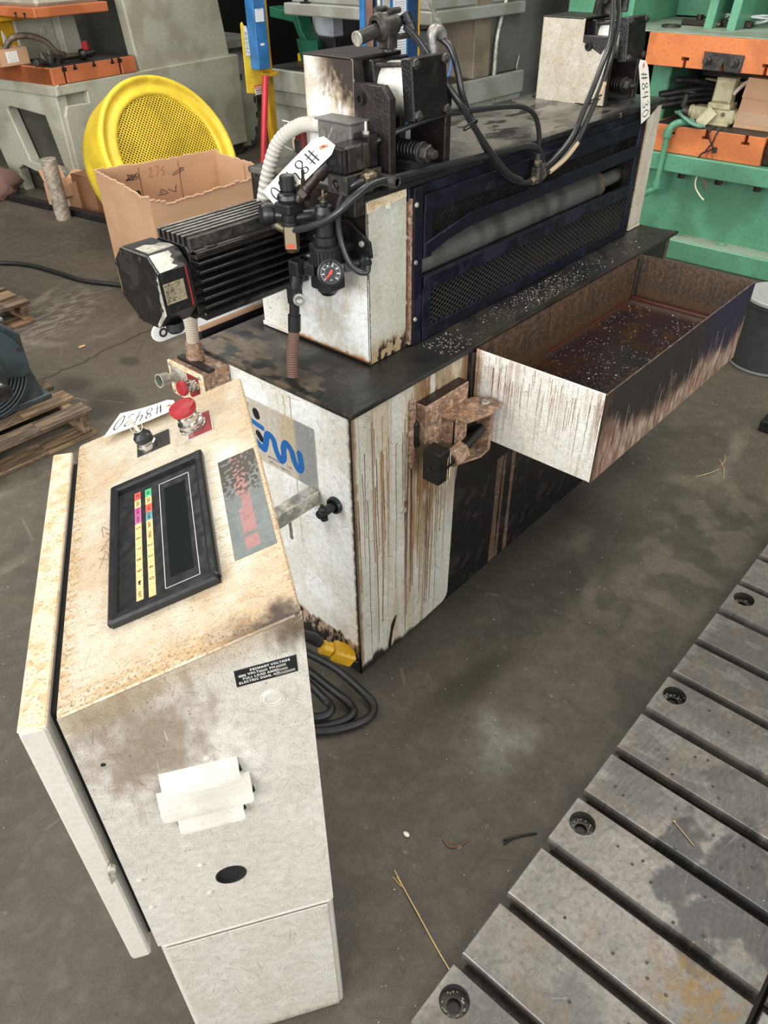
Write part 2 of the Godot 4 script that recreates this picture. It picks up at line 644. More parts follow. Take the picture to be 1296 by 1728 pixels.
func make_materials() -> void:
	# shared tiles
	M.t_grain = tex(scratches(specks(paint(512, 512, func(u: float, v: float): 
		var k := 0.90 + 0.11 * nb(3, u, v) - 0.13 * ss(0.60, 0.8, ns(2, u * 2.0, v * 2.0))
		return Color(k, k * 0.995, k * 0.985)), 260, 5, [Color(0.55, 0.5, 0.42), Color(1, 1, 1)], 0.5, 1.3), 160, 9, [Color(0.6, 0.56, 0.5, 0.6), Color(1, 1, 1, 0.7)], 8, 60, 0.45))
	var bm := paint(256, 256, func(u: float, v: float):
		var k := 0.6 * nb(1, u, v) + 0.4 * ns(2, u, v)
		return Color(k, k, k))
	bm.bump_map_to_normal_map(3.0)
	M.t_bump = tex(bm)
	var white := paint(512, 512, func(u: float, v: float):
		var k := ss(0.45, 0.9, nb(0, u, v))
		var s := ss(0.74, 0.80, nb(3, u * 3.0, v * 3.0)) * ss(0.40, 0.6, nb(1, v, u))
		var c := c8(226, 223, 213).lerp(c8(206, 198, 180), k)
		return c.lerp(c8(120, 98, 72), s * 0.6))
	M.t_white = tex(scratches(specks(white, 300, 31, [c8(70, 58, 45), c8(120, 95, 65)], 0.4, 1.2), 60, 7, [c8(110, 95, 80, 0.5)], 6, 40, 0.4))
	M.white = bumpy(tri_mat(M.t_white, 0.45, 0.42), 0.25)
	var black := paint(512, 512, func(u: float, v: float):
		var k := nb(1, u, v)
		var s := ss(0.66, 0.8, nb(0, v, u))
		var c := c8(30, 29, 29).lerp(c8(52, 47, 44), k)
		return c.lerp(c8(84, 76, 68), s * 0.55))
	M.t_black = tex(scratches(specks(black, 200, 41, [c8(120, 112, 104), c8(14, 13, 13)], 0.4, 1.0), 120, 17, [c8(120, 116, 110, 0.55), c8(12, 12, 12, 0.7)], 5, 40, 0.4))
	M.black = bumpy(tri_mat(M.t_black, 0.30, 0.38, 0.25, Color(0.72, 0.71, 0.70)), 0.3)
	M.black_plate = bumpy(tri_mat(M.t_black, 0.35, 0.40, 0.15, Color(0.95, 0.85, 0.82)), 0.25)
	M.black_gloss = bumpy(tri_mat(M.t_black, 0.25, 0.22, 0.1, Color(0.75, 0.75, 0.78)), 0.15)
	M.navy = bumpy(tri_mat(M.t_black, 0.4, 0.34, 0.1, Color(0.60, 0.66, 0.92)), 0.2)
	M.rubber = bumpy(tri_mat(M.t_black, 0.22, 0.5, 0.0, Color(0.72, 0.72, 0.72)), 0.2)
	M.hose = flat(c8(42, 41, 41), 0.28)
	M.hose_dusty = tri_mat(M.t_black, 0.2, 0.5, 0.0, Color(1.9, 1.75, 1.55))
	var rust := paint(512, 512, func(u: float, v: float):
		var a := nb(1, u, v)
		var c := c8(78, 62, 50).lerp(c8(112, 90, 72), ss(0.3, 0.8, a))
		c = c.lerp(c8(140, 122, 106), ss(0.5, 0.8, nb(3, v, u)) * 0.6)
		c = c.lerp(c8(96, 66, 42), ss(0.5, 0.8, nb(0, u, v)) * 0.5)
		return c.lerp(c8(34, 28, 24), ss(0.62, 0.8, nb(3, u * 3.0, v * 3.0)) * 0.6))
	M.t_rust = tex(specks(rust, 300, 51, [c8(26, 20, 16), c8(180, 150, 124)], 0.5, 1.6))
	M.rust = bumpy(tri_mat(M.t_rust, 0.25, 0.6, 0.1), 0.6)
	M.rust_pale = bumpy(tri_mat(M.t_rust, 0.30, 0.6, 0.0, Color(1.45, 1.42, 1.40)), 0.5)
	M.rust_dark = bumpy(tri_mat(M.t_rust, 0.2, 0.4, 0.2, Color(0.45, 0.42, 0.4)), 0.5)
	var steel := paint(512, 512, func(u: float, v: float):
		var c := c8(128, 125, 120).lerp(c8(92, 90, 87), ss(0.3, 0.7, nb(0, u, v)))
		c = c.lerp(c8(146, 140, 130), ss(0.5, 0.75, nb(1, v, u)) * 0.6)
		return c.lerp(c8(58, 54, 50), ss(0.60, 0.74, nb(3, u, v)) * 0.35))
	M.t_steel = tex(scratches(specks(steel, 500, 61, [c8(60, 55, 50), c8(176, 172, 166)], 0.4, 0.9), 260, 67, [c8(165, 162, 156, 0.5), c8(64, 60, 56, 0.5)], 4, 40, 0.4))
	M.steel = bumpy(tri_mat(M.t_steel, 0.32, 0.42, 0.55, Color(1.25, 1.25, 1.25)), 0.12)
	M.steel_dark = bumpy(tri_mat(M.t_steel, 0.3, 0.45, 0.5, Color(0.62, 0.6, 0.58)), 0.2)
	M.chrome = flat(Color(0.78, 0.77, 0.75), 0.22, 1.0)
	M.galv = bumpy(tri_mat(M.t_steel, 0.25, 0.4, 0.4, Color(1.55, 1.55, 1.5)), 0.1)
	M.brass = flat(Color(0.50, 0.45, 0.36), 0.42, 0.8)
	M.red_plastic = bumpy(flat(c8(150, 32, 36), 0.5), 0.05)
	M.red_plate = flat(c8(128, 38, 36), 0.45)
	M.void_black = flat(Color(0.015, 0.015, 0.015), 0.8)
	M.plastic_black = bumpy(flat(c8(24, 24, 26), 0.38), 0.15)
	M.ink = flat(c8(28, 27, 32), 0.7)
	M.letter_white = flat(c8(196, 194, 188), 0.5)
	var card := paint(512, 512, func(u: float, v: float):
		var k := nb(0, u, v)
		var c := c8(202, 160, 124).lerp(c8(184, 143, 109), k)
		var r := 0.5 + 0.5 * sin(u * TAU * 64.0)
		return c.lerp(c8(190, 152, 120), 0.25 * r))
	M.t_card = tex(scratches(specks(card, 120, 71, [c8(120, 88, 62), c8(205, 170, 138)], 0.5, 1.5), 50, 73, [c8(130, 96, 70, 0.6), c8(206, 172, 142, 0.7)], 6, 50, 0.5))
	M.card = tri_mat(M.t_card, 0.8, 0.8)
	M.card_dark = tri_mat(M.t_card, 0.7, 0.8, 0.0, Color(0.72, 0.64, 0.58))
	var wood := paint(512, 256, func(u: float, v: float):
		var w := nb(1, u * 0.25, v * 2.0)
		var c := c8(150, 122, 92).lerp(c8(108, 86, 64), ss(0.35, 0.7, w))
		return c.lerp(c8(76, 64, 52), ss(0.55, 0.8, nb(0, u * 0.5, v * 3.0)) * 0.7))
	M.t_wood = tex(scratches(wood, 90, 81, [c8(66, 50, 36, 0.7), c8(182, 152, 118, 0.5)], 20, 160, 0.6, 0.0))
	M.wood = tri_mat(M.t_wood, 0.5, 0.75)
	M.wood_grey = tri_mat(M.t_wood, 0.5, 0.8, 0.0, Color(0.78, 0.8, 0.84))
	var dust := paint(256, 256, func(u: float, v: float):
		var k := nb(0, u, v)
		return Color(1, 1, 1).lerp(Color(0.88, 0.865, 0.84), ss(0.4, 0.8, k)).lerp(Color(0.76, 0.74, 0.70), ss(0.66, 0.85, nb(3, u * 3.0, v * 3.0)) * 0.5))
	M.t_dust = tex(dust)
	M.press_grey = tri_mat(M.t_dust, 1.1, 0.5, 0.0, c8(180, 178, 160))
	M.machine_grey = tri_mat(M.t_dust, 0.9, 0.5, 0.0, c8(150, 150, 142))
	M.press_dark = tri_mat(M.t_dust, 1.0, 0.6, 0.0, c8(74, 72, 64))
	M.orange = tri_mat(M.t_dust, 0.9, 0.42, 0.0, c8(212, 124, 70))
	M.orange_dull = tri_mat(M.t_dust, 0.9, 0.5, 0.0, c8(192, 112, 70))
	M.green = tri_mat(M.t_dust, 1.3, 0.36, 0.0, c8(90, 149, 118))
	M.green_dust = tri_mat(M.t_dust, 0.6, 0.6, 0.0, c8(150, 164, 148))
	M.yellow = tri_mat(M.t_dust, 0.8, 0.42, 0.0, c8(238, 206, 62))
	M.yellow_deep = tri_mat(M.t_dust, 0.5, 0.45, 0.0, c8(206, 160, 34))
	M.blue = tri_mat(M.t_dust, 0.6, 0.4, 0.0, c8(54, 118, 180))
	M.red_paint = tri_mat(M.t_dust, 0.5, 0.4, 0.0, c8(196, 48, 58))
	M.motor_grey = bumpy(tri_mat(M.t_dust, 0.4, 0.42, 0.0, c8(70, 80, 84)), 0.15)
	M.dark_metal = tri_mat(M.t_dust, 0.5, 0.5, 0.2, c8(52, 50, 48))
	M.mesh_grey = flat(c8(60, 57, 54), 0.5, 0.3)
	M.box_grey = tri_mat(M.t_dust, 0.2, 0.45, 0.2, c8(112, 109, 105))
	M.louvre = tri_mat(M.t_dust, 0.3, 0.45, 0.0, c8(202, 197, 187))
	M.cream = tri_mat(M.t_dust, 0.25, 0.5, 0.0, c8(196, 188, 150))
	M.paper = flat(c8(232, 230, 220), 0.8)
	M.deep_green = tri_mat(M.t_dust, 0.4, 0.5, 0.0, c8(20, 92, 66))
	M.ring_orange = flat(c8(214, 120, 84), 0.8)
	unique_textures()

func unique_textures() -> void:
	# floor: a large unique picture of stains and scuffs, grain on top
	var fl := paint(1536, 1536, func(u: float, v: float):
		var x: float = -2.0 + u * 8.0
		var z: float = -7.0 + v * 9.0
		var a := nb(0, x * 0.11, z * 0.11)
		var b := nb(1, x * 0.23 + 0.3, z * 0.23)
		var c := c8(94, 87, 75).lerp(c8(80, 73, 63), ss(0.3, 0.7, a))
		c = c.lerp(c8(66, 60, 52), ss(0.55, 0.78, b) * 0.45)
		c = c.lerp(c8(112, 105, 94), ss(0.45, 0.75, nb(3, x * 0.8, z * 0.8)) * 0.25)
		var s := nb(4, x * 0.19 + z * 0.05, z * 0.3)
		c = c.lerp(c8(140, 133, 120), ss(0.70, 0.9, s) * ss(0.45, 0.7, nb(0, z * 0.15, x * 0.15)) * 0.55)
		# pale patch of spilled powder, a darker band along the machine foot and a wet run out from it
		var p := Vector2(x - 0.08, z - 0.42)
		c = c.lerp(c8(150, 148, 142), ss(0.14, 0.02, p.length() + 0.10 * (nb(1, x, z) - 0.4)) * 0.6)
		var q := Vector2(x - 1.15, z - 0.48)
		c = c.lerp(c8(138, 130, 116), ss(0.6, 0.1, Vector2(q.x * 0.7, q.y * 2.2).length()) * ss(0.4, 0.65, nb(1, x * 0.7, z * 0.7)) * 0.5)
		for e in [[0.39, -2.18, 0.10], [0.41, -1.93, 0.14], [0.30, -1.9, 0.08], [0.69, -2.2, 0.06]]:
			c = c.lerp(c8(58, 53, 46), ss(1.0, 0.4, Vector2(x - e[0], (z - e[1]) * 0.8).length() / e[2] + 0.9 * (b - 0.5)) * 0.75)
		c = c.lerp(c8(150, 144, 134), ss(0.5, 0.1, Vector2((x - 0.75) * 0.8, (z + 2.98) * 1.6 + (x - 0.75) * 0.8).length()) * ss(0.45, 0.65, nb(3, x * 0.5, z * 1.5)) * 0.5)
		var w := Vector2(x - 0.17, z - 0.22 - 0.15 * x)
		c = c.lerp(c8(58, 52, 36), ss(0.13, 0.03, Vector2(w.x * 0.45, w.y * 1.8).length() + 0.06 * (b - 0.5)) * 0.6)
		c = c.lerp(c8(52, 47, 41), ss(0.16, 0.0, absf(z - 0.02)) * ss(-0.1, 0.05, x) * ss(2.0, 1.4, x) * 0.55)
		return c)
	specks(fl, 1500, 101, [c8(150, 145, 134, 0.8), c8(176, 170, 158, 0.8), c8(56, 50, 44)], 0.25, 0.55)
	scratches(fl, 420, 103, [c8(160, 154, 144, 0.55), c8(66, 60, 52, 0.5)], 4, 34, 0.45)
	var g := RandomNumberGenerator.new()
	g.seed = 8
	var at := Vector2(0.24, -2.35)
	for i in 40:      # the crack in the slab behind the console
		var to := at + Vector2(0.028, -0.003) + Vector2(g.randf_range(-0.008, 0.008), g.randf_range(-0.012, 0.012))
		line(fl, Vector2((at.x + 2.0) / 8.0, (at.y + 7.0) / 9.0) * 1536.0, Vector2((to.x + 2.0) / 8.0, (to.y + 7.0) / 9.0) * 1536.0, 1.0, c8(58, 51, 44, 0.8))
		at = to
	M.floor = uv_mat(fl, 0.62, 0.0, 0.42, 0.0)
	# the streaked end of the base: x 0..0.42, y 0.84..0
	var fp := paint(512, 1024, func(u: float, v: float):
		var c := c8(212, 210, 200).lerp(c8(192, 189, 174), nb(0, u, v * 2.0))
		c = c.lerp(c8(178, 154, 118), ss(0.60, 0.8, nb(0, u * 1.5 + 0.2, v * 0.25)) * 0.5)
		var hot := ss(0.46, 0.6, u) * (1.0 - ss(0.30, 0.62, v)) + 0.75 * ss(0.16, 0.05, absf(u - 0.56 - 0.04 * nb(1, v, 0.3))) * ss(0.95, 0.5, v)
		c = c.lerp(c8(146, 120, 90), hot * ss(0.3, 0.6, nb(1, u * 1.2, v * 0.5)) * 0.75)
		var d := maxf(drip(u, v, 0.7, 0.13), maxf(drip(u, v, 1.3, 0.47) * 0.8, drip(u, v, 2.1, 0.78) * 0.7))
		c = c.lerp(c8(104, 74, 48), d * 0.9)
		c = c.lerp(c8(128, 96, 62), ss(0.03, 0.0, u - 0.02 * nb(1, v * 2.0, 0.1)) * 0.8)
		c = c.lerp(c8(104, 76, 50), ss(0.94, 0.985, u + 0.02 * nb(1, v * 3.0, 0.4)) * 0.75)
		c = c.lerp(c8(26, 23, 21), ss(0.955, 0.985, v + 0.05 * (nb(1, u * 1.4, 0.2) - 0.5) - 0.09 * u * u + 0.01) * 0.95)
		return c)
	specks(fp, 700, 111, [c8(70, 52, 36), c8(110, 84, 56)], 0.5, 1.4)
	runs(fp, 46, 114, [c8(104, 72, 44, 0.9), c8(84, 60, 40, 0.9), c8(140, 106, 72, 0.8)], 0.0, 0.35, 0.25, 0.95, 1.5)
	runs(fp, 26, 115, [c8(104, 72, 44, 0.9), c8(84, 60, 40, 0.9), c8(140, 106, 72, 0.8)], 0.0, 0.5, 0.3, 0.9, 2.0, 0.42, 0.75)
	runs(fp, 10, 116, [c8(150, 118, 84, 0.7)], 0.0, 0.2, 0.4, 0.9, 4.0)
	M.front_panel = uv_mat(scratches(fp, 60, 113, [c8(70, 58, 46, 0.6)], 8, 50, 0.5), 0.42, 0.0, 0.3)
	# the logo end of the base: z -0.56..0
	var lp := paint(512, 1024, func(u: float, v: float):
		var c := c8(240, 239, 236).lerp(c8(226, 222, 212), ss(0.4, 0.75, nb(0, u, v * 1.5)))
		c = c.lerp(c8(176, 150, 110), maxf(drip(u, v, 0.5, 0.21), 0.0) * 0.3)
		c = c.lerp(c8(150, 118, 80), ss(0.965, 0.995, u) * ss(0.3, 0.6, nb(3, u * 3.0, v * 2.0)) * 0.8)
		var low := v + 0.05 * (nb(1, u * 1.6, v) - 0.5)
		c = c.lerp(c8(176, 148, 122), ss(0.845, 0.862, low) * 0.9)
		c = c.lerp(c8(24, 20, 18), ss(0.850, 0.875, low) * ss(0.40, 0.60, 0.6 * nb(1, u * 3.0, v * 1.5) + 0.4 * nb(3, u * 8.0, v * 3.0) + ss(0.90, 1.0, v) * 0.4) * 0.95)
		c = c.lerp(c8(30, 26, 23), ss(0.985, 0.995, u + 0.012 * nb(3, v * 4.0, 0.6)) * 0.7)
		return c)
	runs(lp, 12, 125, [c8(170, 146, 112, 0.6), c8(120, 96, 70, 0.6)], 0.0, 0.3, 0.15, 0.6, 0.9)
	M.side_panel = uv_mat(scratches(specks(lp, 260, 121, [c8(96, 84, 70)], 0.4, 1.0), 220, 123, [c8(132, 124, 112, 0.6), c8(84, 74, 62, 0.5)], 6, 40, 0.5), 0.4, 0.0, 0.3)
	# white sheet of the columns
	var cf := paint(256, 768, func(u: float, v: float):
		var c := c8(206, 206, 196).lerp(c8(188, 184, 168), nb(0, u * 0.6, v))
		c = c.lerp(c8(168, 138, 98), ss(0.80, 0.97, v + 0.10 * (nb(1, u, v) - 0.5)) * 0.8)
		c = c.lerp(c8(36, 28, 22), ss(0.52, 0.58, nb(0, u * 1.5 + 0.1, v * 2.5) + 0.25 * (u - 0.5)) * ss(0.87, 0.93, v + 0.06 * (nb(3, u * 2.0, 0.3) - 0.5)) * 0.95)
		c = c.lerp(c8(40, 34, 30), ss(0.03, 0.0, u - 0.03 * nb(3, v * 3.0, 0.0)) * 0.9)
		c = c.lerp(c8(150, 136, 112), ss(0.97, 1.0, u) * 0.6)
		return c)
	specks(cf, 260, 131, [c8(104, 80, 56), c8(80, 64, 50)], 0.4, 1.1)
	M.column_front = uv_mat(scratches(cf, 60, 133, [c8(110, 100, 86, 0.5)], 6, 50, 0.4), 0.5, 0.0, 0.22)
	var cs := paint(512, 512, func(u: float, v: float):
		var c := c8(236, 235, 232).lerp(c8(218, 212, 200), ss(0.4, 0.8, nb(0, u, v)))
		c = c.lerp(c8(178, 152, 112), drip(u, v + 0.1, 0.3, 0.61) * 0.6)
		c = c.lerp(c8(176, 120, 72), ss(0.93, 0.985, v + 0.05 * (nb(1, u, 0.4) - 0.5)) * 0.9)
		c = c.lerp(c8(40, 30, 24), ss(0.975, 0.995, v + 0.02 * nb(3, u * 2.0, 0.1)) * 0.8)
		c = c.lerp(c8(20, 18, 17), ss(0.03, 0.012, v + 0.055 * (nb(1, u * 2.0, 0.8) - 0.5)))
		return c)
	runs(cs, 9, 137, [c8(164, 128, 88, 0.8)], 0.0, 0.3, 0.1, 0.5, 1.0)
	M.column_side = uv_mat(cs, 0.38, 0.0, 0.3)
	var cv := paint(384, 512, func(u: float, v: float):
		var c := c8(238, 237, 233)
		c = c.lerp(c8(204, 190, 166), ss(0.35, 0.7, nb(0, u * 0.8, v)) * ss(0.75, 0.3, v) * 0.8)
		var t := v + 0.28 * (nb(1, u, v) - 0.5) - 0.22 * ss(0.5, 1.0, u)
		c = c.lerp(c8(112, 92, 70), ss(0.42, 0.10, t) * ss(0.12, 0.5, u) * 0.85)
		c = c.lerp(c8(40, 34, 30), ss(0.16, 0.03, t) * ss(0.3, 0.7, u) * 0.8)
		c = c.lerp(c8(176, 160, 136), ss(0.08, 0.0, u) * 0.6)
		return c)
	M.cover_near = uv_mat(specks(cv, 80, 141, [c8(90, 74, 58)], 0.5, 1.2), 0.42, 0.0, 0.2)
	var cw := paint(384, 512, func(u: float, v: float):
		var c := c8(216, 211, 198).lerp(c8(196, 184, 160), nb(0, u, v * 1.3))
		c = c.lerp(c8(132, 98, 66), ss(0.66, 0.76, nb(3, u * 4.0, v * 3.0)) * ss(0.2, 0.7, nb(1, u, v)) * 0.6)
		return c.lerp(c8(150, 110, 72), ss(0.03, 0.0, u) * 0.6))
	M.cover_far = uv_mat(specks(cw, 260, 143, [c8(74, 54, 38), c8(110, 82, 56)], 0.5, 1.4), 0.5, 0.0, 0.2)
	# the black greasy table top: u along x 0..1.62, v across z
	var tt := paint(1024, 512, func(u: float, v: float):
		var x: float = u * 1.62
		var z: float = -0.56 + v * 0.57
		var c := c8(30, 28, 27).lerp(c8(46, 42, 39), nb(1, x * 0.9, z * 0.9))
		var e := ss(0.16, 0.02, x + 0.14 * (nb(1, x * 1.1, z * 1.1) - 0.5) - 0.05 * ss(-0.2, -0.5, z))
		c = c.lerp(c8(122, 106, 84), e * ss(0.36, 0.55, nb(1, x * 2.0 + 0.4, z * 1.3)) * ss(-0.06, -0.16, z) * 0.85)
		var f := ss(0.42, 0.5, x) * ss(1.7, 1.2, x)
		c = c.lerp(c8(66, 58, 50), f * ss(0.4, 0.7, nb(0, x, z * 2.0)) * 0.8)
		c = c.lerp(c8(150, 128, 100), ss(0.012, 0.0, x) * ss(0.3, 0.7, nb(1, z * 1.3, 0.2)) * 0.8)
		return c)
	specks(tt, 240, 151, [c8(92, 82, 70), c8(130, 120, 106)], 0.4, 1.2)
	M.table_top = uv_mat(tt, 0.24, 0.0, 0.5)
	bumpy(M.table_top, 0.12)
	M.table_top.roughness_texture = tex(paint(256, 256, func(u: float, v: float):
		var k := 0.45 + 0.5 * ss(0.3, 0.7, nb(0, u * 2.0, v))
		return Color(k, k, k)))
	M.table_top.roughness = 0.55
	# top of the housing, worn and oily
	var dk := paint(768, 256, func(u: float, v: float):
		var c := c8(84, 81, 77).lerp(c8(122, 117, 110), ss(0.35, 0.7, nb(0, u * 1.3, v * 0.5)))
		c = c.lerp(c8(30, 28, 27), ss(0.55, 0.68, nb(1, u * 1.2 + 0.3, v * 0.6)) * ss(0.25, 0.5, u) * 0.8)
		c = c.lerp(c8(28, 27, 27), ss(0.88, 1.0, v) * 0.8)
		return c)
	specks(dk, 220, 157, [c8(24, 22, 20), c8(150, 144, 134)], 0.5, 1.8)
	M.deck = uv_mat(dk, 0.3, 0.15, 0.4)
	bumpy(M.deck, 0.2)
	# drip tray: near end, outer long side, insides, bottom
	var te := paint(640, 512, func(u: float, v: float):
		var c := c8(252, 250, 245).lerp(c8(240, 234, 222), nb(0, u, v))
		var d := maxf(drip(u, v * 0.8, 0.5, 0.35), drip(u, v * 0.7, 0.85, 0.9) * 0.8)
		c = c.lerp(c8(128, 94, 66), d * 0.8)
		c = c.lerp(c8(176, 132, 98), ss(0.07, 0.0, u + 0.05 * (nb(1, v, 0.5) - 0.5)) * 0.8)
		c = c.lerp(c8(150, 116, 86), ss(0.985, 1.0, u) * 0.8)
		return c)
	runs(te, 74, 165, [c8(122, 92, 66, 0.9), c8(150, 116, 86, 0.8), c8(96, 70, 50, 0.9)], 0.0, 0.3, 0.15, 0.75, 1.2)
	specks(te, 480, 161, [c8(60, 44, 34), c8(120, 90, 64)], 0.5, 1.5)
	M.tray_end = uv_mat(scratches(te, 30, 163, [c8(120, 96, 70, 0.7)], 8, 50, 0.5), 0.42, 0.0, 0.3)
	var tl := paint(1024, 320, func(u: float, v: float):
		var c := c8(142, 116, 98).lerp(c8(184, 162, 146), ss(0.35, 0.75, nb(1, u * 4.0, v * 0.3)))
		c = c.lerp(c8(112, 78, 62), ss(0.5, 0.75, nb(3, u * 1.6, v * 0.12)) * 0.7)
		var low := 0.36 + 0.46 * nb(0, u * 1.1 + 0.12, 0.3) + 0.10 * (nb(3, u * 5.0, v * 0.05) - 0.5) + 0.10 * (nb(1, u * 1.6, 0.7) - 0.5)
		low -= 0.25 * ss(0.16, 0.0, u)
		var pour := ss(low + 0.13, low - 0.09, v)
		c = c.lerp(c8(38, 33, 31).lerp(c8(34, 34, 58), ss(0.5, 0.75, u)), pour * 0.93)
		c = c.lerp(c8(92, 66, 50), ss(0.06, 0.0, u) * 0.6)
		return c)
	runs(tl, 120, 175, [c8(74, 54, 44, 0.6), c8(196, 172, 154, 0.5)], 0.3, 0.7, 0.1, 0.5, 1.4)
	runs(tl, 60, 176, [c8(40, 34, 32, 0.9)], 0.1, 0.5, 0.15, 0.45, 3.5)
	specks(tl, 300, 171, [c8(30, 24, 22), c8(190, 168, 150)], 0.4, 1.1)
	M.tray_long = uv_mat(tl, 0.5, 0.0, 0.3)
	var ti := paint(768, 256, func(u: float, v: float):
		var c := c8(70, 55, 43).lerp(c8(94, 76, 60), ss(0.3, 0.7, nb(1, u * 4.0, v)))  # rust brown, darkened for the shade inside the tray
		c = c.lerp(c8(90, 58, 32), drip(u, v, 1.0, 0.3) * 0.7)
		c = c.lerp(c8(104, 74, 42), ss(0.62, 0.7, v) * (1.0 - ss(0.93, 0.97, v)) * 0.6)
		c = c.lerp(c8(58, 26, 16), ss(0.93, 0.98, v) * 0.85)
		return c)
	runs(ti, 110, 185, [c8(96, 60, 32, 0.6), c8(52, 38, 28, 0.7), c8(120, 96, 74, 0.5)], 0.0, 0.3, 0.2, 0.9, 1.6)
	specks(ti, 500, 181, [c8(140, 118, 98), c8(46, 34, 26)], 0.4, 1.3)
	M.shaded_tray_inside = uv_mat(ti, 0.55, 0.0, 0.25)
	bumpy(M.shaded_tray_inside, 0.3)
	var tb := paint(768, 384, func(u: float, v: float):
		var c := c8(38, 27, 28).lerp(c8(54, 42, 42), nb(3, u * 3.0, v * 1.5))
		c = c.lerp(c8(74, 46, 22), ss(0.62, 0.78, nb(0, u * 1.8 + 0.35, v * 0.8)) * 0.7)
		c = c.lerp(c8(112, 96, 86), ss(0.90, 0.96, u) * 0.8)
		c = c.lerp(c8(96, 84, 76), ss(0.10, 0.02, v) * 0.5)
		return c)
	specks(tb, 500, 191, [c8(104, 84, 80), c8(24, 15, 14)], 0.5, 1.5)
	M.tray_bottom = uv_mat(tb, 0.16, 0.0, 0.2)
	bumpy(M.tray_bottom, 0.35)
	# console: sloping face (u up the slope, v from the near edge to the far), near side
	var ct := paint(512, 1024, func(u: float, v: float):
		var c := c8(208, 196, 176).lerp(c8(198, 178, 150), ss(0.4, 0.75, nb(0, u * 0.7, v)))
		c = c.lerp(c8(246, 240, 226), ss(0.2, 0.06, absf(u - 0.75)) * ss(0.2, 0.4, v) * ss(0.85, 0.7, v) * 0.8)
		var edge := maxf(ss(0.10, 0.0, u), maxf(ss(0.93, 1.0, u) * 0.6, maxf(ss(0.10, 0.0, v) * 0.4, ss(0.90, 1.0, v))))
		var n := nb(3, u * 0.4, v * 3.0)
		c = c.lerp(c8(188, 152, 106), edge * ss(0.2, 0.7, n) * 0.7)
		c = c.lerp(c8(120, 90, 60), ss(0.60, 0.8, nb(3, u * 3.0, v * 6.0)) * edge * 0.7)
		c = c.lerp(c8(190, 156, 112), ss(0.60, 0.85, nb(1, u * 0.3 + 0.4, v * 4.0)) * 0.35)
		c = c.lerp(c8(46, 36, 28), ss(0.925, 1.0, v + 0.08 * (nb(1, u, v * 2.0) - 0.5)) * ss(0.55, 0.95, u) * 0.9)
		return c)
	specks(ct, 420, 201, [c8(120, 92, 62), c8(80, 60, 42)], 0.4, 1.0)
	scratches(ct, 140, 203, [c8(190, 150, 104, 0.5), c8(120, 92, 64, 0.5)], 10, 50, 0.5, 0.0)
	g.seed = 77
	for i in 26:      # scribbles worn into the paint at the operator's edge
		var p := Vector2(0.20 + g.randf() * 0.10, 0.46 + g.randf() * 0.20)
		stroke(ct, [p.x, p.y, p.x + g.randf_range(-0.05, 0.05), p.y + g.randf_range(-0.03, 0.03), p.x + g.randf_range(-0.06, 0.06), p.y + g.randf_range(-0.03, 0.03)], 0.8, c8(120, 96, 70, 0.6), 4)
	M.console_top = uv_mat(ct, 0.42, 0.0, 0.35)
	var cn := paint(512, 1024, func(u: float, v: float):
		var c := c8(200, 195, 186).lerp(c8(188, 181, 170), nb(0, u * 0.8, v))
		c = c.lerp(c8(222, 218, 210), ss(0.25, 0.05, absf(u - 0.6) + absf(v - 0.35)) * 0.6)
		var p := Vector2(u - 0.28, (v - 0.24) * 1.6)
		c = c.lerp(c8(110, 92, 72), ss(0.42, 0.05, p.length() + 0.35 * (nb(1, u, v) - 0.5)) * 0.62)
		c = c.lerp(c8(58, 46, 36), ss(0.16, 0.0, Vector2(u - 0.95, (v - 0.02) * 1.8).length() + 0.06 * (nb(3, u, v) - 0.5)) * 0.9)
		c = c.lerp(c8(160, 138, 110), ss(0.06, 0.0, v - 0.16 * (1.0 - u)) * 0.5)
		return c)
	specks(cn, 160, 211, [c8(110, 96, 82), c8(80, 64, 52)], 0.4, 1.0)
	M.console_side = uv_mat(scratches(cn, 110, 213, [c8(150, 140, 128, 0.6), c8(112, 88, 66, 0.5), c8(228, 226, 220, 0.6)], 6, 60, 0.5), 0.4, 0.0, 0.3)
	M.console_paint = bumpy(tri_mat(tex(paint(256, 256, func(u: float, v: float): return c8(192, 187, 178).lerp(c8(180, 173, 160), nb(0, u, v)).lerp(c8(150, 138, 122), ss(0.55, 0.8, nb(3, u * 4.0, v * 2.0)) * 0.3))), 0.4, 0.42), 0.1)
	M.plinth = uv_mat(scratches(paint(512, 512, func(u: float, v: float): return c8(194, 189, 180).lerp(c8(184, 177, 166), nb(0, u, v)).lerp(c8(120, 108, 94), ss(0.93, 1.0, v + 0.05 * (nb(1, u * 2.0, v) - 0.5)) * 0.6)), 70, 233, [c8(120, 108, 94, 0.7), c8(224, 222, 216, 0.6)], 8, 60, 0.6), 0.42, 0.0, 0.4)
	M.console_cream = bumpy(tri_mat(tex(paint(256, 256, func(u: float, v: float): return c8(220, 203, 172).lerp(c8(196, 168, 128), ss(0.4, 0.8, nb(1, u, v))).lerp(c8(120, 94, 66), ss(0.64, 0.8, nb(3, u * 3.0, v * 3.0)) * 0.5))), 0.25, 0.45), 0.1)
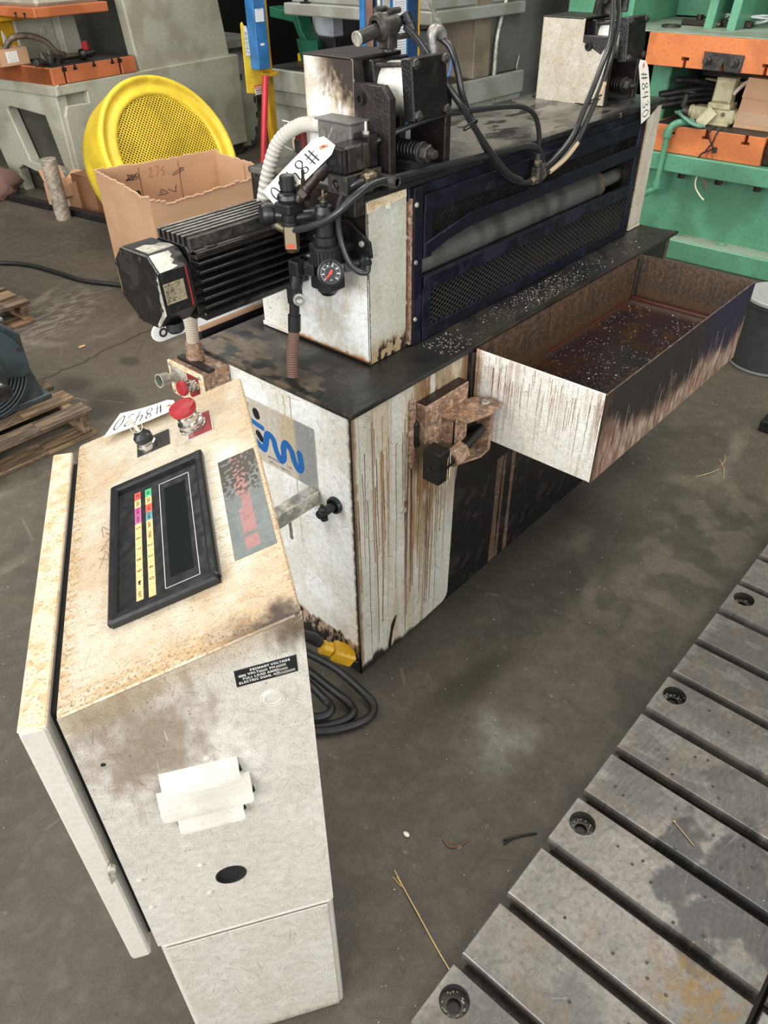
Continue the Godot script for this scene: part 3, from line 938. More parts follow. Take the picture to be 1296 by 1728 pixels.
	# the plate's steel, with oil-dark and rusty patches that are its own
	var pl := paint(1536, 384, func(u: float, v: float):
		var x: float = -0.6 + u * 2.2
		var z: float = 0.677 + v * 0.46
		var c := c8(128, 124, 118).lerp(c8(102, 99, 95), ss(0.3, 0.72, nb(0, x * 0.8, z * 0.8)))
		c = c.lerp(c8(122, 108, 94), ss(0.5, 0.75, nb(1, x * 0.7 + 0.5, z * 0.9)) * 0.45)
		c = c.lerp(c8(150, 146, 140), ss(0.62, 0.8, nb(3, x * 1.2, z * 0.4)) * 0.35)
		c = c.lerp(c8(88, 84, 80), ss(0.55, 0.75, nb(3, x * 3.0, z * 3.0)) * 0.30)
		var d := Vector2(x - 0.02, (z - 1.02) * 1.1).length() + 0.22 * (nb(1, x * 1.3, z * 1.3) - 0.5)
		c = c.lerp(c8(64, 62, 61), ss(0.17, 0.11, d) * 0.8)
		var k := Vector2(x - 0.26, (z - 1.0) * 0.9).length() + 0.22 * (nb(1, x * 1.1 + 0.3, z * 1.3) - 0.5)
		c = c.lerp(c8(76, 74, 72), ss(0.13, 0.06, k) * 0.6)
		var p := Vector2(x + 0.20, (z - 1.06) * 0.9)
		c = c.lerp(c8(122, 96, 58), ss(0.10, 0.0, p.length() + 0.14 * (nb(3, x * 2.0, z * 2.0) - 0.4)) * 0.85)
		c = c.lerp(c8(158, 154, 148), ss(0.030, 0.0, z - 0.677 + 0.03 * (nb(3, x * 2.0, 0.4) - 0.5)) * 0.5)
		return c)
	specks(pl, 1400, 221, [c8(70, 66, 62), c8(168, 164, 156), c8(90, 78, 62)], 0.3, 0.7)
	scratches(pl, 700, 223, [c8(166, 162, 156, 0.45), c8(74, 70, 66, 0.4)], 4, 30, 0.4)
	M.plate_top = pl

# ---------------------------------------------------------------- the feed machine
func build_machine() -> void:
	var t := thing("roll_feed_machine", "long white roll feed machine with black motor, guarded rollers and stained base", "machine")
	var b := Mb.new()
	# base
	b.span(0.004, 1.56, 0.0, 0.838, -0.555, -0.006, 0.003)
	var base := part("base_cabinet", b, M.black_gloss, t)
	b = Mb.new()
	var p := PackedVector2Array([Vector2(0.0, 0.006), Vector2(0.17, 0.006), Vector2(0.355, 0.014)])
	for i in 7:
		p.append(Vector2(0.362, 0.05) + Vector2.from_angle(-PI / 2 + PI / 2 * i / 6.0) * Vector2(0.032, 0.036))
	p.append_array(poly([0.400, 0.45, 0.425, 0.60, 0.428, 0.838, 0.0, 0.838]))
	b.prism(p, 0.006, on_pz(-0.006), 0.0015, Rect2(0, 0, 0.428, 0.838))
	part("front_panel", b, M.front_panel, t, "cream end panel streaked with brown oil runs")
	b = Mb.new()
	b.prism(rect2(-0.555, 0.002, 0.0, 0.838), 0.005, on_nx(0.005), 0.0015, Rect2(-0.555, 0, 0.555, 0.838))
	part("side_panel", b, M.side_panel, t, "white side panel with black dirt along its foot")
	b = Mb.new()
	for q in [[0.62, 0.03], [0.655, 0.014], [0.70, 0.022]]:
		b = Mb.new()
		b.prism(poly([q[0], 0.42, q[0] + q[1], 0.42, q[0] + q[1] * 0.8, 0.18, q[0] + q[1] * 1.1, 0.008, q[0], 0.008, q[0] + 0.004, 0.2]), 0.0015, on_pz(-0.006))
		part("paint_streak", b, M.rust, t)
	b = Mb.new()
	b.prism(disc(Vector2(0.178, 0.487), 0.010, 14), 0.002, on_pz(0.0), 0.0008)
	part("hole_plug", b, M.galv, t)
	b = Mb.new()
	b.prism(poly([0.128, 0.11, 0.140, 0.125, 0.150, 0.128, 0.143, 0.105, 0.132, 0.075, 0.125, 0.03, 0.118, 0.01, 0.113, 0.03, 0.122, 0.075]), 0.003, on_pz(0.0), 0.001)
	part("torn_paint", b, M.rust_dark, t)
	b = Mb.new()
	b.span(0.432, 0.446, 0.60, 0.838, -0.006, 0.010, 0.002)
	part("corner_strip", b, M.steel_dark, t)
	b = Mb.new()
	b.prism(poly([0.0, 0.0, 1.62, 0.0, 1.605, 0.06, 1.60, 0.30, 1.56, 0.56, 0.0, 0.56]), 0.012, Transform3D(Basis(Vector3.RIGHT, Vector3.FORWARD, Vector3.UP), Vector3(-0.004, 0.838, 0.004)), 0.0025, Rect2(0, -0.004, 1.62, 0.57))
	part("table_top", b, M.table_top, t, "black greasy table top scuffed brown along its edge")
	b = Mb.new()
	b.span(1.50, 1.60, 0.70, 0.837, -0.40, -0.012, 0.004)
	part("end_gusset", b, M.rust, t, "rusty gusset under the table's far end")
	# logo plate, knob, channel and control box on the side panel
	b = Mb.new()
	b.prism(rect2(-0.362, 0.592, -0.120, 0.768), 0.0025, on_nx(0.0), 0.0006, Rect2(-0.362, 0.592, 0.242, 0.176))
	var lp := part("logo_plate", b, logo_material(), t, "aluminium maker's plate with blue wave logo")
	b = Mb.new()
	for q in [[-0.129, 0.751], [-0.353, 0.751], [-0.129, 0.603]]:
		b = Mb.new()
		b.lathe(Vector3(-0.0025, q[1], q[0]), Vector3.LEFT, [[0.0, 0.0], [0.0045, 0.0], [0.004, 0.002], [0.0, 0.0028]], 10)
		part("screw", b, M.galv, lp)
	b = Mb.new()
	b.lathe(Vector3(0, 0.580, -0.062), Vector3.LEFT, [[0.0, 0.0], [0.021, 0.0], [0.023, 0.004], [0.021, 0.012], [0.016, 0.012], [0.016, 0.003], [0.012, 0.003]], 22)
	var kb := part("release_knob", b, M.plastic_black, t)
	b = Mb.new()
	b.cyl(Vector3(-0.003, 0.580, -0.062), Vector3(-0.060, 0.580, -0.062), 0.0115, -1.0, 18, 0.002)
	b.lathe(Vector3(-0.046, 0.588, -0.062), Vector3.UP, [[0.010, 0.0], [0.010, 0.004], [0.005, 0.010], [0.005, 0.016], [0.0, 0.018]], 12)
	b.lathe(Vector3(-0.046, 0.572, -0.058), Vector3(0, -1, 0.2), [[0.009, 0.0], [0.009, 0.010], [0.0, 0.012]], 12)
	part("stem", b, M.plastic_black, kb)
	b = Mb.new()
	b.span(-0.17, 0.0, 0.592, 0.596, -0.150, -0.116, 0.001)
	b.span(-0.17, -0.004, 0.556, 0.594, -0.120, -0.117, 0.001)
	b.span(-0.17, -0.02, 0.556, 0.594, -0.150, -0.147, 0.001)
	b.span(-0.10, -0.096, 0.50, 0.556, -0.128, -0.118, 0.001)
	part("wire_channel", b, M.galv, t, "bent galvanised wire channel")
	b = Mb.new()
	b.tube(vs([-0.135, 0.575, -0.128, -0.133, 0.54, -0.128, -0.139, 0.515, -0.126, -0.15, 0.50, -0.122]), 0.003, 6, 4)
	part("loose_wire", b, M.rubber, t)
	control_box(t)
	# bracket on the streaked panel
	b = Mb.new()
	b.span(0.222, 0.392, 0.655, 0.787, 0.0, 0.032, 0.003)
	part("welded_block", b, M.rust_pale, t, "rust brown block welded to the panel")
	b = Mb.new()
	for i in 22:
		b.ball(Vector3(0.206 + 0.004 * sin(i * 2.1), 0.615 + 0.0085 * i, 0.002), Vector3(0.009 + 0.003 * sin(i * 1.3), 0.012, 0.006), 10)
	part("weld_bead", b, M.rust_pale, t)
	b = Mb.new()
	b.prism(poly([0.28, 0.032, 0.40, 0.032, 0.435, 0.075, 0.425, 0.115, 0.36, 0.118, 0.30, 0.100]), 0.007, Transform3D(Basis(Vector3.RIGHT, Vector3.BACK, Vector3.DOWN), Vector3(0, 0.738, 0)), 0.0015)
	b.span(0.285, 0.292, 0.66, 0.735, 0.03, 0.075, 0.0015)
	b.span(0.404, 0.416, 0.60, 0.732, 0.03, 0.095, 0.0015)
	b.prism(poly([0.31, 0.032, 0.415, 0.032, 0.415, 0.095, 0.37, 0.10, 0.31, 0.08]), 0.006, Transform3D(Basis(Vector3.RIGHT, Vector3.BACK, Vector3.DOWN), Vector3(0, 0.604, 0)), 0.0015)
	b.span(0.285, 0.336, 0.66, 0.735, 0.066, 0.073, 0.0015)
	var cl := part("clevis_bracket", b, M.rust_pale, t, "rusty welded clevis bracket")
	b = Mb.new()
	b.hexnut(Vector3(0.398, 0.738, 0.080), Vector3(0.398, 0.744, 0.080), 0.012)
	part("bolt_head", b, M.galv, cl)
	b = Mb.new()
	b.span(0.338, 0.403, 0.612, 0.734, 0.034, 0.055, 0.0)  # black block stands in for the shade inside the clevis
	part("recess_shade", b, M.void_black, cl)
	b = Mb.new()
	b.prism(poly([0.233, 0.604, 0.2375, 0.604, 0.2375, 0.684, 0.2345, 0.680, 0.2355, 0.65, 0.2335, 0.63]), 0.0006, on_pz(0.0982))
	b.prism(poly([0.226, 0.602, 0.2285, 0.606, 0.2275, 0.65, 0.2295, 0.672, 0.2265, 0.66]), 0.0006, on_pz(0.0982))
	part("scraped_edge", b, M.console_cream, t).set_meta("kind", "stuff")
	b = Mb.new()
	b.box(Vector3(0.216, 0.703, 0.008), Vector3(0.018, 0.075, 0.016), 0.007)
	part("old_handle", b, M.black, t)
	b = Mb.new()
	b.span(0.224, 0.388, 0.7865, 0.788, 0.002, 0.030, 0.0)
	part("oily_top", b, M.rust_dark, t)
	b = Mb.new()
	b.cyl(Vector3(0.222, 0.641, 0.086), Vector3(0.262, 0.646, 0.086), 0.014, -1.0, 16)
	b.cyl(Vector3(0.29, 0.650, 0.086), Vector3(0.39, 0.668, 0.078), 0.014, -1.0, 16)
	part("adjusting_screw", b, M.black, t)
	b = Mb.new()
	b.hexnut(Vector3(0.254, 0.645, 0.086), Vector3(0.304, 0.653, 0.085), 0.026)
	part("hex_nut", b, M.rust_pale, t, "large grey hex nut")
	b = Mb.new()
	b.span(0.194, 0.238, 0.600, 0.690, 0.045, 0.098, 0.003)
	b.lathe(Vector3(0.194, 0.643, 0.072), Vector3.LEFT, [[0.010, 0.0], [0.0095, 0.001], [0.008, -0.001], [0.003, -0.001], [0.003, 0.0015], [0.0, 0.0015]], 16)
	part("stop_block", b, M.black, t, "black steel stop block with worn edges")
	machine = t
	housing(t)
	actuator(t, Vector3.ZERO, false)
	actuator(t, Vector3(1.09, -0.013, -0.1), true)
	motor(t)
	b = Mb.new()
	b.span(0.235, 0.252, 1.270, 1.330, -0.372, -0.346, 0.003)
	var rs := part("red_switch", b, M.red_plate, t, "small red switch hanging behind the cover")
	b = Mb.new()
	b.ball(Vector3(0.244, 1.298, -0.376), Vector3(0.006, 0.016, 0.013), 12)
	part("white_knob", b, M.console_cream, rs)
	b = Mb.new()
	b.span(0.231, 0.236, 1.282, 1.312, -0.370, -0.348, 0.002)
	part("dark_face", b, M.dark_metal, rs)
	b = Mb.new()
	b.tube(vs([0.24, 1.332, -0.350, 0.235, 1.342, -0.37, 0.23, 1.345, -0.40]), 0.0014, 5, 4)
	part("white_wire", b, M.letter_white, rs)
	b = Mb.new()
	b.tube(vs([0.24, 1.285, -0.385, 0.235, 1.290, -0.402, 0.232, 1.302, -0.412]), 0.0014, 5, 4)
	part("white_wire", b, M.letter_white, rs)
	build_swarf()

func logo_material() -> Material:
	var im := paint(512, 384, func(u: float, v: float):
		var c := c8(214, 208, 198).lerp(c8(198, 186, 166), nb(1, u * 1.5, v * 0.4))
		c = c.lerp(c8(206, 174, 132), ss(0.16, 0.06, absf(u - 0.62)) * ss(0.95, 0.6, v) * 0.5)
		c = c.lerp(c8(150, 152, 154), ss(0.70, 0.76, u + 0.02 * nb(3, v, 0.2)) * 0.85)
		return c)
	scratches(im, 120, 301, [c8(236, 234, 230, 0.5), c8(140, 120, 92, 0.4)], 6, 60, 0.5, PI / 2)
	# blots, bar and the blue wave
	for q in [[0.145, 0.205, 26.0], [0.147, 0.205, 24.0]]:
		line(im, Vector2(q[0] * 512 - 2, q[1] * 384 - 8), Vector2(q[0] * 512 + 2, q[1] * 384 + 8), q[2], c8(30, 30, 34))
	line(im, Vector2(72, 206), Vector2(92, 232), 22, c8(30, 30, 34))
	line(im, Vector2(20, 138), Vector2(112, 154), 17, c8(38, 108, 176))
	stroke(im, [0.10, 0.70, 0.20, 0.76, 0.245, 0.64, 0.29, 0.47, 0.375, 0.50, 0.40, 0.66, 0.455, 0.80, 0.515, 0.72, 0.525, 0.56, 0.575, 0.46, 0.645, 0.54, 0.67, 0.68, 0.725, 0.80, 0.775, 0.72, 0.765, 0.52], 22, c8(36, 106, 178), 10)
	scratches(im, 90, 303, [c8(190, 200, 208, 0.5)], 3, 12, 0.6, PI / 2)
	var g := RandomNumberGenerator.new()
	g.seed = 4
	lettering(im, "weymouth inc", 0.25, 0.865, 0.032, 0.05, c8(52, 60, 76))
	lettering(im, "oslo - twenty", 0.27, 0.945, 0.024, 0.038, c8(96, 92, 86))
	var m := uv_mat(im, 0.35, 0.2, 0.2)
	return m

# small stroke lettering for worn print: letters as a few strokes on a 2 x 3 grid
const GLYPH := {"a": "0322 2243 4323 2300 0025 2505 0523", "n": "0503 0313 1323 2325", "o": "0313 1323 2325 2505 0503", "w": "0305 0515 1513 1525 2523", "e": "0424 2423 2303 0305 0525", "y": "0315 2306", "m": "0503 0323 1315 2325", "u": "0305 0525 2523", "t": "1115 0323", "h": "0105 0323 2325", "i": "1315 1112", "c": "2303 0305 0525", "s": "2303 0304 0424 2425 2505", "l": "1115", "-": "0424", " ": "",
	"0": "0121 2125 2505 0501", "1": "0111 1115 0525", "2": "0121 2123 2303 0305 0525", "3": "0121 2123 0323 2325 2505", "4": "0103 0323 2125", "5": "2101 0103 0323 2325 2505", "6": "2101 0105 0525 2523 2303", "7": "0121 2115", "8": "0121 2125 2505 0501 0323", "9": "2303 0301 0121 2125 2505", "A": "0511 1125 0424", "D": "0105 0525 2522 2211 1101", "G": "2101 0105 0525 2523 2313", "E": "2101 0105 0525 0313", "R": "0501 0121 2123 2303 0325", "I": "1115", "L": "0105 0525", "T": "0121 1115", "N": "0501 0125 2521", "S": "2101 0103 0323 2325 2505", "O": "0121 2125 2505 0501", "P": "0501 0121 2123 2303", "C": "2101 0105 0525", "V": "0115 1521", "F": "0501 0121 0313", "U": "0105 0525 2521", "M": "0501 0113 1321 2125", "H": "0105 2125 0323", "K": "0105 2103 0325", "B": "0501 0121 2123 2303 2325 2505", ".": "1515", "#": "0521 2505 0323"}

func lettering(im: Image, text: String, x: float, y: float, w: float, h: float, c: Color, r := 1.1, turned := false) -> void:
	# x, y: lower left corner in 0..1; w, h: cell of a letter; turned: a quarter turn clockwise
	for k in text.length():
		var g: String = GLYPH.get(text[k], "")
		for s in g.split(" ", false):
			var q := []
			for i in [0, 2]:
				var gx := (k + float(s[i].to_int()) / 2.0 * 0.72) * w
				var gy := (5.0 - float(s[i + 1].to_int())) / 4.0 * h
				q.append(Vector2((x + gy) * im.get_width(), (y + gx) * im.get_height()) if turned else Vector2((x + gx) * im.get_width(), (y - gy) * im.get_height()))
			line(im, q[0], q[1], r, c)

func control_box(t: Node3D) -> void:
	var b := Mb.new()
	b.span(-0.082, 0.0, 0.752, 0.838, -0.542, -0.410, 0.004)
	var cb := part("push_button_box", b, M.rust_pale, t, "dirty grey push button box")
	b = Mb.new()
	b.prism(rounded(-0.546, 0.748, -0.406, 0.842, 0.006), 0.005, on_nx(-0.082), 0.001)
	part("cover_plate", b, M.console_cream, cb)
	b = Mb.new()
	b.box(Vector3(-0.055, 0.842, -0.470), Vector3(0.02, 0.008, 0.125), 0.001)
	part("hinge_strip", b, M.black, cb)
	b = Mb.new()
	for q in [[-0.536, 0.832], [-0.416, 0.832], [-0.536, 0.758], [-0.416, 0.758]]:
		b = Mb.new()
		b.lathe(Vector3(-0.087, q[1], q[0]), Vector3.LEFT, [[0.005, 0.0], [0.004, 0.003], [0.0, 0.003]], 10)
		part("screw", b, M.galv, cb)
	b = Mb.new()
	b.prism(rect2(-0.468, 0.766, -0.424, 0.830), 0.001, on_nx(-0.087))
	part("red_legend_plate", b, M.red_plate, cb)
	b = Mb.new()
	b.prism(rect2(-0.534, 0.778, -0.474, 0.830), 0.001, on_nx(-0.087))
	part("grey_legend_plate", b, M.galv, cb)
	b = Mb.new()
	var a := Vector3(-0.088, 0.806, -0.514)
	var dir := Vector3(-1, 0.14, 0.02)
	b.lathe(a, dir, [[0.014, 0.0], [0.014, 0.008], [0.0115, 0.008], [0.0115, 0.026], [0.0165, 0.028], [0.0175, 0.052], [0.0145, 0.052], [0.0135, 0.040], [0.0, 0.040]], 22)
	var gb := part("green_button", b, M.galv, cb, "green push button in a chrome shroud")
	b = Mb.new()
	b.lathe(a + dir.normalized() * 0.0405, dir, [[0.0, 0.001], [0.0125, 0.001], [0.0125, -0.003]], 18)
	part("green_cap", b, flat(c8(22, 72, 52), 0.25), gb)
	b = Mb.new()
	a = Vector3(-0.088, 0.808, -0.440)
	b.lathe(a, dir, [[0.017, 0.0], [0.017, 0.005], [0.013, 0.005], [0.013, 0.012], [0.015, 0.012], [0.015, 0.018], [0.012, 0.018], [0.011, 0.032]], 22)
	var rb := part("red_button", b, M.chrome, cb, "red mushroom push button")
	b = Mb.new()
	b.lathe(a + dir.normalized() * 0.030, dir, [[0.010, 0.0], [0.018, 0.001], [0.0195, 0.006], [0.018, 0.012], [0.012, 0.013], [0.011, 0.0118], [0.006, 0.012], [0.0, 0.0115]], 24)
	part("red_cap", b, M.red_plastic, rb)
	b = Mb.new()
	b.lathe(Vector3(-0.040, 0.842, -0.490), Vector3.UP, [[0.022, 0.0], [0.022, 0.016], [0.018, 0.016], [0.018, 0.030], [0.021, 0.030], [0.019, 0.044], [0.014, 0.046]], 16)
	part("conduit_fitting", b, M.rust_pale, t)
	b = Mb.new()
	b.tube(vs([-0.040, 0.880, -0.490, -0.040, 0.92, -0.485, -0.045, 0.965, -0.470, -0.06, 1.005, -0.44, -0.075, 1.035, -0.40]), 0.0145, 12, 14, 0.07)
	part("flexible_conduit", b, flat(c8(176, 162, 142), 0.7), t, "dusty tan flexible conduit")

func housing(t: Node3D) -> void:
	var b := Mb.new()
	b.span(0.203, 0.330, 0.851, 1.240, -0.50, -0.130, 0.003)
	b.span(0.330, 0.350, 0.851, 1.238, -0.50, -0.136, 0.002)
	part("end_column", b, M.black_plate, t)
	b = Mb.new()
	var p := poly([0.199, 0.852, 0.330, 0.852])
	p.append_array(poly([0.331, 1.0, 0.330, 1.232, 0.327, 1.239, 0.318, 1.241, 0.308, 1.236, 0.29, 1.238, 0.272, 1.233, 0.258, 1.236, 0.24, 1.229, 0.222, 1.231, 0.21, 1.226, 0.199, 1.228]))
	b.prism(p, 0.005, on_pz(-0.129), 0.0012, Rect2(0.199, 0.85, 0.132, 0.392))
	var cf := part("column_front", b, M.column_front, t, "pale painted front sheet of the near column")
	b = Mb.new()
	b.bar(Vector3(0.2, 1.2135, -0.1238), Vector3(0.328, 1.222, -0.1238), Vector3.UP, 0.022, 0.003, 0.001)
	part("folded_lip", b, M.console_cream, cf)
	b = Mb.new()
	b.lathe(Vector3(0.268, 1.205, -0.124), Vector3.BACK, [[0.0075, 0.0], [0.006, 0.003], [0.0, 0.0035]], 12)
	part("bolt_head", b, M.white, cf)
	b = Mb.new()
	b.prism(poly([-0.385, 0.852, -0.124, 0.852, -0.124, 1.060, -0.14, 1.078, -0.165, 1.070, -0.19, 1.088, -0.25, 1.082, -0.31, 1.090, -0.385, 1.085]), 0.004, on_nx(0.203), 0.001, Rect2(-0.385, 0.852, 0.261, 0.238))
	var sd := part("column_side", b, M.column_side, t, "white lower sheet of the near column")
	b = Mb.new()
	b.lathe(Vector3(0.199, 0.955, -0.205), Vector3.LEFT, [[0.008, 0.0], [0.007, 0.003], [0.0, 0.004]], 12)
	part("bolt_head", b, M.white, sd)
	b = Mb.new()
	b.span(0.196, 0.203, 0.852, 1.0, -0.50, -0.398, 0.002)
	b.span(0.190, 0.203, 0.852, 0.864, -0.50, -0.39, 0.002)
	part("rear_sheet", b, M.white, t)
	# far column
	b = Mb.new()
	b.prism(poly([1.478, 0.852, 1.58, 0.852, 1.58, 1.242, 1.478, 1.222]), 0.36, on_pz(-0.49), 0.003)
	part("end_column", b, M.black_plate, t)
	b = Mb.new()
	b.prism(poly([1.497, 0.862, 1.578, 0.862, 1.580, 1.236, 1.495, 1.190]), 0.006, on_pz(-0.130), 0.0015, Rect2(1.495, 0.85, 0.085, 0.39))
	b.span(1.497, 1.578, 0.852, 0.861, -0.13, -0.122, 0.001)
	part("column_front", b, M.cover_far, t, "rough pale front sheet of the far column")
	b = Mb.new()
	b.span(1.452, 1.49, 0.852, 1.20, -0.16, -0.126, 0.003)
	part("inner_strip", b, M.rust_dark, t)
	# deck and black block for the shade inside
	b = Mb.new()
	b.prism(poly([0.199, 0.120, 1.60, 0.116, 1.60, 0.50, 0.199, 0.50]), 0.014, on_py(1.228), 0.002, Rect2(0.199, 0.116, 1.40, 0.384))
	part("deck_plate", b, M.deck, t, "oily grey deck plate on top of the rollers")
	b = Mb.new()
	b.span(0.335, 1.50, 1.196, 1.228, -0.45, -0.122, 0.003)
	part("deck_edge", b, M.navy, t)
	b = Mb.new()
	b.span(0.345, 1.48, 0.851, 1.20, -0.49, -0.30, 0.0)  # black filler stands in for the shade behind the mesh
	part("inner_shade", b, M.void_black, t)
	# rollers
	b = Mb.new()
	var prof := [[0.0, 0.0], [0.040, 0.0]]
	for i in 12:
		prof.append([0.042, 0.01 + 0.078 * i])
	prof.append_array([[0.042, 0.944], [0.034, 0.952], [0.034, 0.965], [0.022, 0.968], [0.022, 1.12], [0.0, 1.12]])
	b.lathe(Vector3(0.352, 1.030, -0.182), Vector3.RIGHT, prof, 40)
	var rl := part("feed_roller", b, roller_mat(), t, "ringed steel feed roller")
	b = Mb.new()
	b.lathe(Vector3(1.292, 1.030, -0.182), Vector3.RIGHT, [[0.030, 0.0], [0.0425, 0.0], [0.0425, 0.018], [0.03, 0.024]], 32)
	part("rusty_end", b, M.rust, rl)
	b = Mb.new()
	b.lathe(Vector3(0.352, 1.128, -0.200), Vector3.RIGHT, [[0.0, 0.0], [0.050, 0.0], [0.050, 1.0], [0.03, 1.004], [0.03, 1.12]], 36)
	part("upper_roller", b, bumpy(tri_mat(M.t_steel, 0.4, 0.35, 0.4, Color(0.55, 0.56, 0.6)), 0.05), t)
	# guard
	b = Mb.new()
	var z0 := -0.126
	var z1 := -0.114
	b.span(0.345, 0.378, 0.852, 1.226, z0, z1, 0.002)
	b.span(0.382, 0.414, 0.853, 1.016, z0, z1, 0.002)
	b.span(0.382, 0.414, 1.06, 1.190, z0, z1, 0.002)
	b.span(0.382, 1.455, 1.163, 1.205, z0 + 0.001, z1 + 0.0012, 0.002)
	b.span(0.382, 1.452, 0.982, 1.017, z0, z1 + 0.004, 0.002)
	b.span(0.382, 1.455, 0.852, 0.884, z0 + 0.001, z1 + 0.0012, 0.002)
	b.span(1.425, 1.4545, 0.853, 1.204, z0 - 0.001, z1 + 0.0022, 0.002)
	var gd := part("guard_frame", b, M.navy, t, "dark blue guard frame")
	b = Mb.new()
	b.prism(poly([0.384, 1.060, 0.47, 1.082, 0.56, 1.094, 1.452, 1.098, 1.452, 1.132, 0.56, 1.128, 0.47, 1.112, 0.384, 1.096]), 0.014, on_pz(z0), 0.002)
	part("middle_rail", b, M.navy, gd)
	b = Mb.new()
	b.span(0.336, 0.3435, 0.856, 1.205, -0.135, -0.117, 0.001)
	part("worn_edge_strip", b, M.rust_pale, gd)
	b = Mb.new()
	for q in [[0.352, 1.19], [0.352, 0.92], [0.352, 1.06]]:
		b = Mb.new()
		b.lathe(Vector3(q[0], q[1], z1), Vector3.BACK, [[0.006, 0.0], [0.005, 0.003], [0.0, 0.004]], 10)
		part("bolt_head", b, M.galv, gd)
	for q in [[0.338, 1.12], [0.338, 0.965]]:
		b = Mb.new()
		b.lathe(Vector3(q[0] - 0.006, q[1], -0.130), Vector3.BACK, [[0.006, 0.0], [0.005, 0.004], [0.0, 0.005]], 10)
		part("bolt_head", b, M.galv, gd)
	part("expanded_mesh", diamonds(0.412, 1.428, 0.882, 0.984, 0.0215, 0.0132, -0.121), M.mesh_grey, gd, "lower diamond mesh of the guard")
	part("expanded_mesh", diamonds(0.412, 1.428, 1.092, 1.165, 0.0215, 0.0132, -0.121), M.black, gd, "upper diamond mesh of the guard")
	# infeed rail behind the motor
	b = Mb.new()
	var rp := PackedVector2Array()
	for i in 9:
		rp.append(Vector2(-0.055, 0.886) + Vector2.from_angle(PI * 1.5 - PI * i / 8.0) * Vector2(0.028, 0.024))
	rp.append_array(poly([0.44, 0.912, 0.44, 0.864]))
	b.prism(rp, 0.006, on_pz(-0.602), 0.001)
	var ir := part("infeed_rail", b, flat(c8(240, 240, 238), 0.35), t, "white infeed rail with rounded end")
	b = Mb.new()
	b.lathe(Vector3(-0.052, 0.885, -0.5955), Vector3.BACK, [[0.012, 0.0], [0.012, 0.002], [0.007, 0.002], [0.007, 0.0]], 18)
	part("eyelet", b, M.steel_dark, ir)
	b = Mb.new()
	b.span(0.05, 0.45, 0.850, 0.864, -0.66, -0.590, 0.003)
	part("infeed_board", b, M.card, ir)
	b = Mb.new()
	b.span(0.06, 0.45, 0.78, 0.849, -0.65, -0.600, 0.003)  # black filler put where the gap under the board is in shade
	part("infeed_gap_shade", b, M.void_black, ir)

func roller_mat() -> Material:
	var im := paint(512, 64, func(u: float, v: float):
		# v runs along the roller
		var k := nb(1, 0.2, v * 1.4)
		var c := c8(156, 154, 148).lerp(c8(186, 183, 176), k)
		c = c.lerp(c8(122, 114, 98), ss(0.12, 0.0, v) * 0.8)
		c = c.lerp(c8(70, 66, 60), ss(0.62, 0.74, nb(3, 0.3 + u * 0.02, v * 5.0)) * 0.35)
		return c)
	var m := uv_mat(im, 0.27, 0.75, 0.15)
	return m

func diamonds(x0: float, x1: float, y0: float, y1: float, dx: float, dy: float, z: float) -> Mb:
	var b := Mb.new()
	var k := dy / dx
	var h := y1 - y0
	for s in [1.0, -1.0]:
		var n := int((x1 - x0 + h / k) / dx) + 1
		for i in n:
			var xa := x0 - h / k + i * dx
			var p := Vector2(xa, y0 if s > 0 else y1)
			var q := Vector2(xa + h / k, y1 if s > 0 else y0)
			if p.x < x0:
				p = p.lerp(q, (x0 - p.x) / (q.x - p.x))
			if q.x > x1:
				q = p.lerp(q, (x1 - p.x) / (q.x - p.x))
			if q.x - p.x > 0.004:
				b.bar(Vector3(p.x, p.y, z + s * 0.0006), Vector3(q.x, q.y, z + s * 0.0006), Vector3(-k * s, 1, 0), 0.0026, 0.0018, 0.0)
	return b

